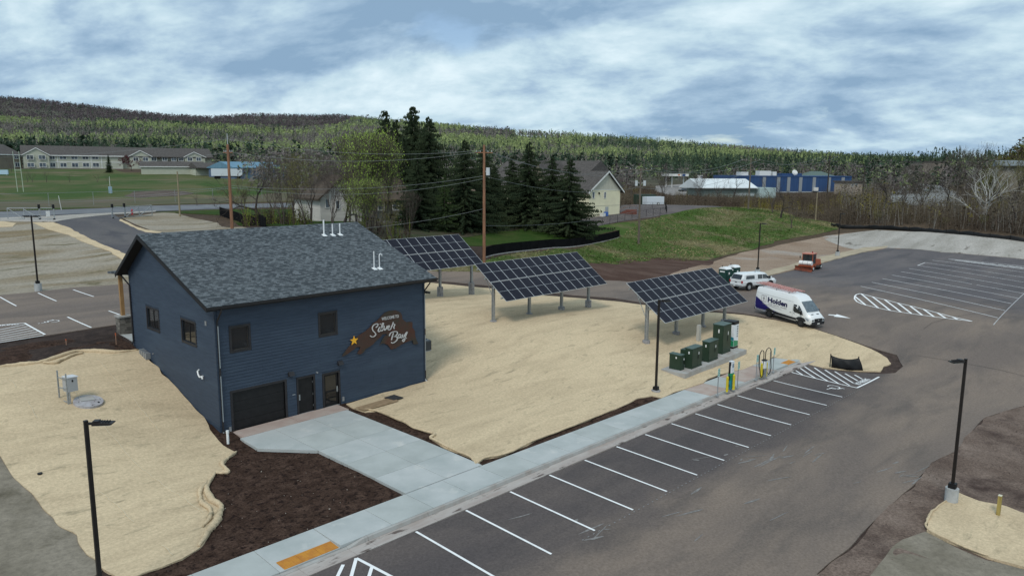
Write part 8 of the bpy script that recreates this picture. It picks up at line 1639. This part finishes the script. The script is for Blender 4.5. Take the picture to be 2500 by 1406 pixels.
for rng, kk, lf in (((0, 620), 70, .055), ((620, 900), 44, .07), ((900, 2000), 26, .095)):
    zn = (d_ >= rng[0]) & (d_ < rng[1])
    a, h, w, dd_ = sub(conif & zn); base = np.where(rs.rand(len(a), 1) > .5, CON, CON2)*(.8+.5*rs.rand(len(a), 1)); parts_.append(fans(a, h, w*.85, base, int(kk*.8), 61, cone=True, leaf=lf*1.5, tall=1.5))
    a, h, w, dd_ = sub(green & zn); g_ = ASP2+(ASP-ASP2)*rs.rand(len(a), 1); g_ = g_*(.8+.35*rs.rand(len(a), 1)); parts_.append(fans(a, h, w, g_, kk, 62, lo=.2, leaf=lf, tall=1.7)); parts_.append(stems(a, h*.85, .14+0*h, np.repeat(TRUNKC[None], len(a), 0)*.8, 63))
    a, h, w, dd_ = sub(bare & zn); b_c = BARE+(BROWN-BARE)*rs.rand(len(a), 1); parts_.append(fans(a, h, w, b_c*(.8+.4*rs.rand(len(a), 1)), int(kk*.8), 64, lo=.2, leaf=lf*.8, tall=2.2)); parts_.append(stems(a, h*.82, .16+0*h, np.repeat(TRUNKC[None], len(a), 0)*(.6+.4*rs.rand(len(a), 1)), 65)); parts_.append(stems(a, h*.8, .13+0*h, np.repeat(BARE[None], len(a), 0), 66))
mass('hillside_woods', parts_)
# brown ridge far on the left and the skyline behind
P_, px, d_ = field(-600, 1250, 1400, 2900, 8500, 71); n = len(P_); H_ = 11+6*rs.rand(n); W_ = 9+5*rs.rand(n); cc = (BROWN*(.85+.4*rs.rand(n, 1)))*np.array([1., .98, 1.04]); con = (rs.rand(n) < .07)
cc[con] = CON*1.3; mass('ridge_woods', [fans(P_, H_, W_, cc, 22, 72, lo=.1, leaf=.09, tall=1.5), stems(P_, H_*1.1, .4+0*H_, cc*.9, 73)])
# isolated skyline conifers
sk = [(858, 272), (534, 280), (946, 262), (1187, 292), (1230, 296), (1322, 305), (1500, 312), (1520, 314), (1660, 325), (1720, 333), (1858, 345), (1888, 350), (1970, 358), (2050, 362), (380, 283), (415, 288)]
# lower belt of darker trees behind the apartments and the town
P_, px, d_ = field(-400, 3000, 300, 440, 2300, 81, ok=lambda p, d, X, Y: (d > np.where(p < 560, 322, np.where((p > 1560) & (p < 2110), 395, 300)))); n = len(P_); r_ = rs.rand(n); con = (r_ < .30) | ((px < 250) & (r_ < .55)); con &= ~((px > 1500) & (r_ > .16)); H_ = np.where(con, 9+5*rs.rand(n), 6+4*rs.rand(n)); W_ = np.where(con, 4+1.5*rs.rand(n), 5+3*rs.rand(n))
c_b = BARE*.8+(BROWN-BARE*.8)*rs.rand(n, 1); c_b = np.where((rs.rand(n, 1) > .82), ASP2*.8, c_b)
mass('valley_trees', [fans(P_[con], H_[con], W_[con], np.repeat(CON[None], con.sum(), 0)*(.7+.5*rs.rand(con.sum(), 1)), 40, 82, cone=True, leaf=.14), fans(P_[~con], H_[~con], W_[~con], c_b[~con]*(.7+.5*rs.rand((~con).sum(), 1)), 30, 83, lo=.1, leaf=.085), stems(P_[~con], H_[~con], .10+0*H_[~con], (BARE*.9)[None].repeat((~con).sum(), 0), 84), stems(P_[~con], H_[~con]*1.05, .08+0*H_[~con], (TRUNKC*.7)[None].repeat((~con).sum(), 0), 85)])
# middle belt: town thickets between houses (x 600-1500) and the brush on the right
P_, px, d_ = field(600, 1300, 150, 300, 900, 91, ok=lambda p, d, X, Y: ~((p > 560) & (p < 720) & (d > 205) & (d < 262)) & (d > 175+0*p)); n = len(P_); H_ = 5+4*rs.rand(n); W_ = 4+2.5*rs.rand(n); cc = np.where(rs.rand(n, 1) > .75, ASP2*.75, BROWN*1.15+(BARE*.8-BROWN)*rs.rand(n, 1))
mass('town_thicket', [fans(P_, H_, W_, cc*(.75+.5*rs.rand(n, 1)), 40, 92, lo=.1, leaf=.06), stems(P_, H_*1.1, .06+0*H_, cc*1.2, 93), stems(P_, H_, .05+0*H_, cc, 94), stems(P_, H_*.9, .05+0*H_, cc*.8, 95)])
RB = L3(74, 63, 56); RB2 = L3(102, 94, 80); YB = L3(122, 114, 58)
def brushok(p, d, X, Y):
    line = np.interp(p, [1500, 1700, 1850, 1950, 2030, 2300, 2500, 2800], [192, 186, 186, 160, 163, 141, 128, 112]); k = d > line+1.5+2*np.sin(X*.7)
    k &= ~((p > 1595) & (p < 1720) & (d > 232)); k &= ~((p > 2160) & (p < 2350) & (d > 190) & (d < 290)); k &= ~((p > 1560) & (p < 1640) & (d < 202)); k &= ~((p > 1700) & (p < 1880) & (d > 245) & (d < 290)); k &= ~((p > 1780) & (p < 2115) & (d > 250) & (d < 345)); return k
def bm(P_, px, d_, seed, hscale=1.0, name='brush'):
    n = len(P_); rs = np.random.RandomState(seed); H_ = (1.6+2.2*rs.rand(n)**1.5)*hscale*np.where(px > 2000, 1.25, .9); W_ = 1.6+1.2*rs.rand(n); t = vnoise(P_[:, 0], P_[:, 1], 14, seed)[:, None]; cc = RB*(1-t)+RB2*t; y_ = (vnoise(P_[:, 0]+500, P_[:, 1], 11, seed+1)[:, None] > .82) & (rs.rand(n, 1) > .3); cc = np.where(y_, YB, cc); cc = cc*(.65+.6*rs.rand(n, 1))
    return mass(name, [fans(P_, H_, W_, cc, 20, seed+2, lo=.0, leaf=.055)]+[stems(P_+np.concatenate([rs.randn(n, 2)*.7, np.zeros((n, 1))], 1), H_*(1.0+.5*rs.rand(n)), .03+0*H_, cc*(.8+.7*rs.rand(n, 1)), seed+5+j, .1) for j in range(7)])
P_, px, d_ = field(1480, 3000, 112, 300, 9500, 101, power=.6, ok=brushok); bm(P_, px, d_, 102, name='brush_thicket')
# taller saplings in that brush
P_, px, d_ = field(2040, 2950, 128, 290, 700, 111, power=.8, ok=brushok); n = len(P_); H_ = 4.0+3.5*rs.rand(n); W_ = 2.6+1.5*rs.rand(n); cc = np.where(rs.rand(n, 1) > .8, YB*.9, RB2*.8)*(.7+.5*rs.rand(n, 1))
mass('sapling_thicket', [fans(P_, H_, W_, cc, 40, 112, lo=.15, leaf=.05)]+[stems(P_+np.concatenate([rs.randn(n, 2)*.8, np.zeros((n, 1))], 1), H_*(.8+.4*rs.rand(n)), .05+0*H_, (BARE*(.55+.6*rs.rand(n, 1))), 113+j, .12) for j in range(5)])
# wooded knoll at the right edge
P_, px, d_ = field(2380, 3100, 235, 330, 900, 121); up_ = np.interp(px, [2380, 2440, 2500, 2700, 3100], [0, 8, 17, 28, 30]); P_[:, 2] += up_*np.clip(1-np.abs(d_-285)/60, 0, 1); n = len(P_); H_ = 6+3*rs.rand(n); W_ = 5+2*rs.rand(n); cc = np.where(rs.rand(n, 1) > .45, L3(98, 100, 48), RB*1.0)*(.65+.5*rs.rand(n, 1))
mass('knoll_woods', [fans(P_, H_, W_, cc, 60, 122, lo=.05, leaf=.06), stems(P_, H_, .07+0*H_, cc, 123)])
litter_soil = drape('needle_litter', GP([(700, 556), (880, 542), (1010, 540), (1250, 545), (1330, 552), (1180, 572), (1060, 590), (940, 606), (860, 590)]), mat('needle_litter', (.055, .042, .026), (.045, .055, .02), scale=.3, detail=9, rough=.95, lo=.42, hi=.62, grain=(3, .3)), .10, 2, edge=1.2, efreq=5)  # brown ground under the trees
# undergrowth round the tree group and along the church fence
P_, px, d_ = field(560, 1000, 95, 122, 520, 131, ok=lambda p, d, X, Y: ((p > 590) & (p < 770) & (d > 96) & (d < 108)) | ((p > 870) & (p < 1000) & (d > 90) & (d < 102))); n = len(P_); H_ = 1.0+1.8*rs.rand(n); W_ = 1.3+rs.rand(n); cc = np.where(rs.rand(n, 1) > .7, L3(105, 115, 50), RB)*(.6+.6*rs.rand(n, 1)); mass('undergrowth', [fans(P_, H_, W_, cc, 24, 132, lo=0, leaf=.05)]+[stems(P_, H_*1.6, .02+0*H_, cc*(1+.2*j), 133+j) for j in range(4)])
# rough grass tufts on the bank and lawns near
def tufts(poly, n, seed, h0, h1, cols, name, off=.05):
    P = np.array(poly); rs = np.random.RandomState(seed); x = P[:, 0].min()+(P[:, 0].max()-P[:, 0].min())*rs.rand(n); y = P[:, 1].min()+(P[:, 1].max()-P[:, 1].min())*rs.rand(n); k = pinside(x, y, poly); x, y = x[k], y[k]; n = len(x); z = terr(x, y)+off; H_ = h0+(h1-h0)*rs.rand(n); t = vnoise(x, y, 6, seed)[:, None]+.3*(rs.rand(n, 1)-.5); cc = cols[0]*(1-np.clip(t*1.4-.2, 0, 1))+cols[1]*np.clip(t*1.4-.2, 0, 1)
    return mass(name, [fans(np.stack([x, y, z], -1), H_, H_*2.2, cc*(.7+.6*rs.rand(n, 1)), 3, seed+1, lo=0, leaf=.22)])
bankpoly = GP([(1030, 660), (1190, 634), (1512, 580), (1560, 542), (1640, 525), (1760, 508), (1850, 510), (1950, 532), (2020, 544), (2056, 553), (2020, 566), (1890, 590), (1690, 640), (1600, 634), (1440, 645), (1300, 668)])
tufts(bankpoly, 26000, 141, .08, .22, (L3(78, 100, 48), L3(150, 140, 104)), 'bank_grass_tufts', .07)
# clods and small stones on the mulch and gravel
def clods(poly, n, seed, s0, s1, cols, name, off=.05):
    P = np.array(poly); rs = np.random.RandomState(seed); x = P[:, 0].min()+(P[:, 0].max()-P[:, 0].min())*rs.rand(n); y = P[:, 1].min()+(P[:, 1].max()-P[:, 1].min())*rs.rand(n); k = pinside(x, y, poly); x, y = x[k], y[k]; n = len(x); z = terr(x, y)+off; s_ = s0+(s1-s0)*rs.rand(n)**4
    tet = np.array([[1, 0, -.3], [-.5, .87, -.3], [-.5, -.87, -.3], [0, 0, .7]]); V = np.stack([x, y, z], -1)[:, None, :]+(tet[None]+rs.randn(n, 4, 3)*.25)*s_[:, None, None]; T = np.concatenate([np.arange(n)[:, None]*4+np.array(t) for t in ((0, 1, 3), (1, 2, 3), (2, 0, 3))]); t = rs.rand(n, 1); cc = cols[0]*(1-t)+cols[1]*t
    o = np_mesh(name, V.reshape(-1, 3), T, m_mass, cols=np.repeat(cc, 4, 0)); o['kind'] = 'stuff'
mp_ = GP([(560, 1085), (630, 1103), (785, 1104), (985, 1217), (545, 1407)])+[(3, 25), (-2, 29)]+GP([(400, 1390), (530, 1290), (560, 1160)]); clods(mp_, 5200, 151, .012, .055, (L3(40, 32, 30), L3(74, 60, 54)), 'mulch_clods', .075); clods(mp_, 160, 153, .02, .045, (L3(130, 120, 110), L3(170, 160, 150)), 'mulch_pebbles', .08)
clods(GP([(2900, 920), (2500, 1000), (2406, 1026), (2337, 1108), (2238, 1185), (2117, 1297), (2010, 1400)])+[(25, -2), (60, -12)], 7000, 155, .012, .05, (L3(64, 54, 50), L3(120, 106, 98)), 'gravel_stones', .07)
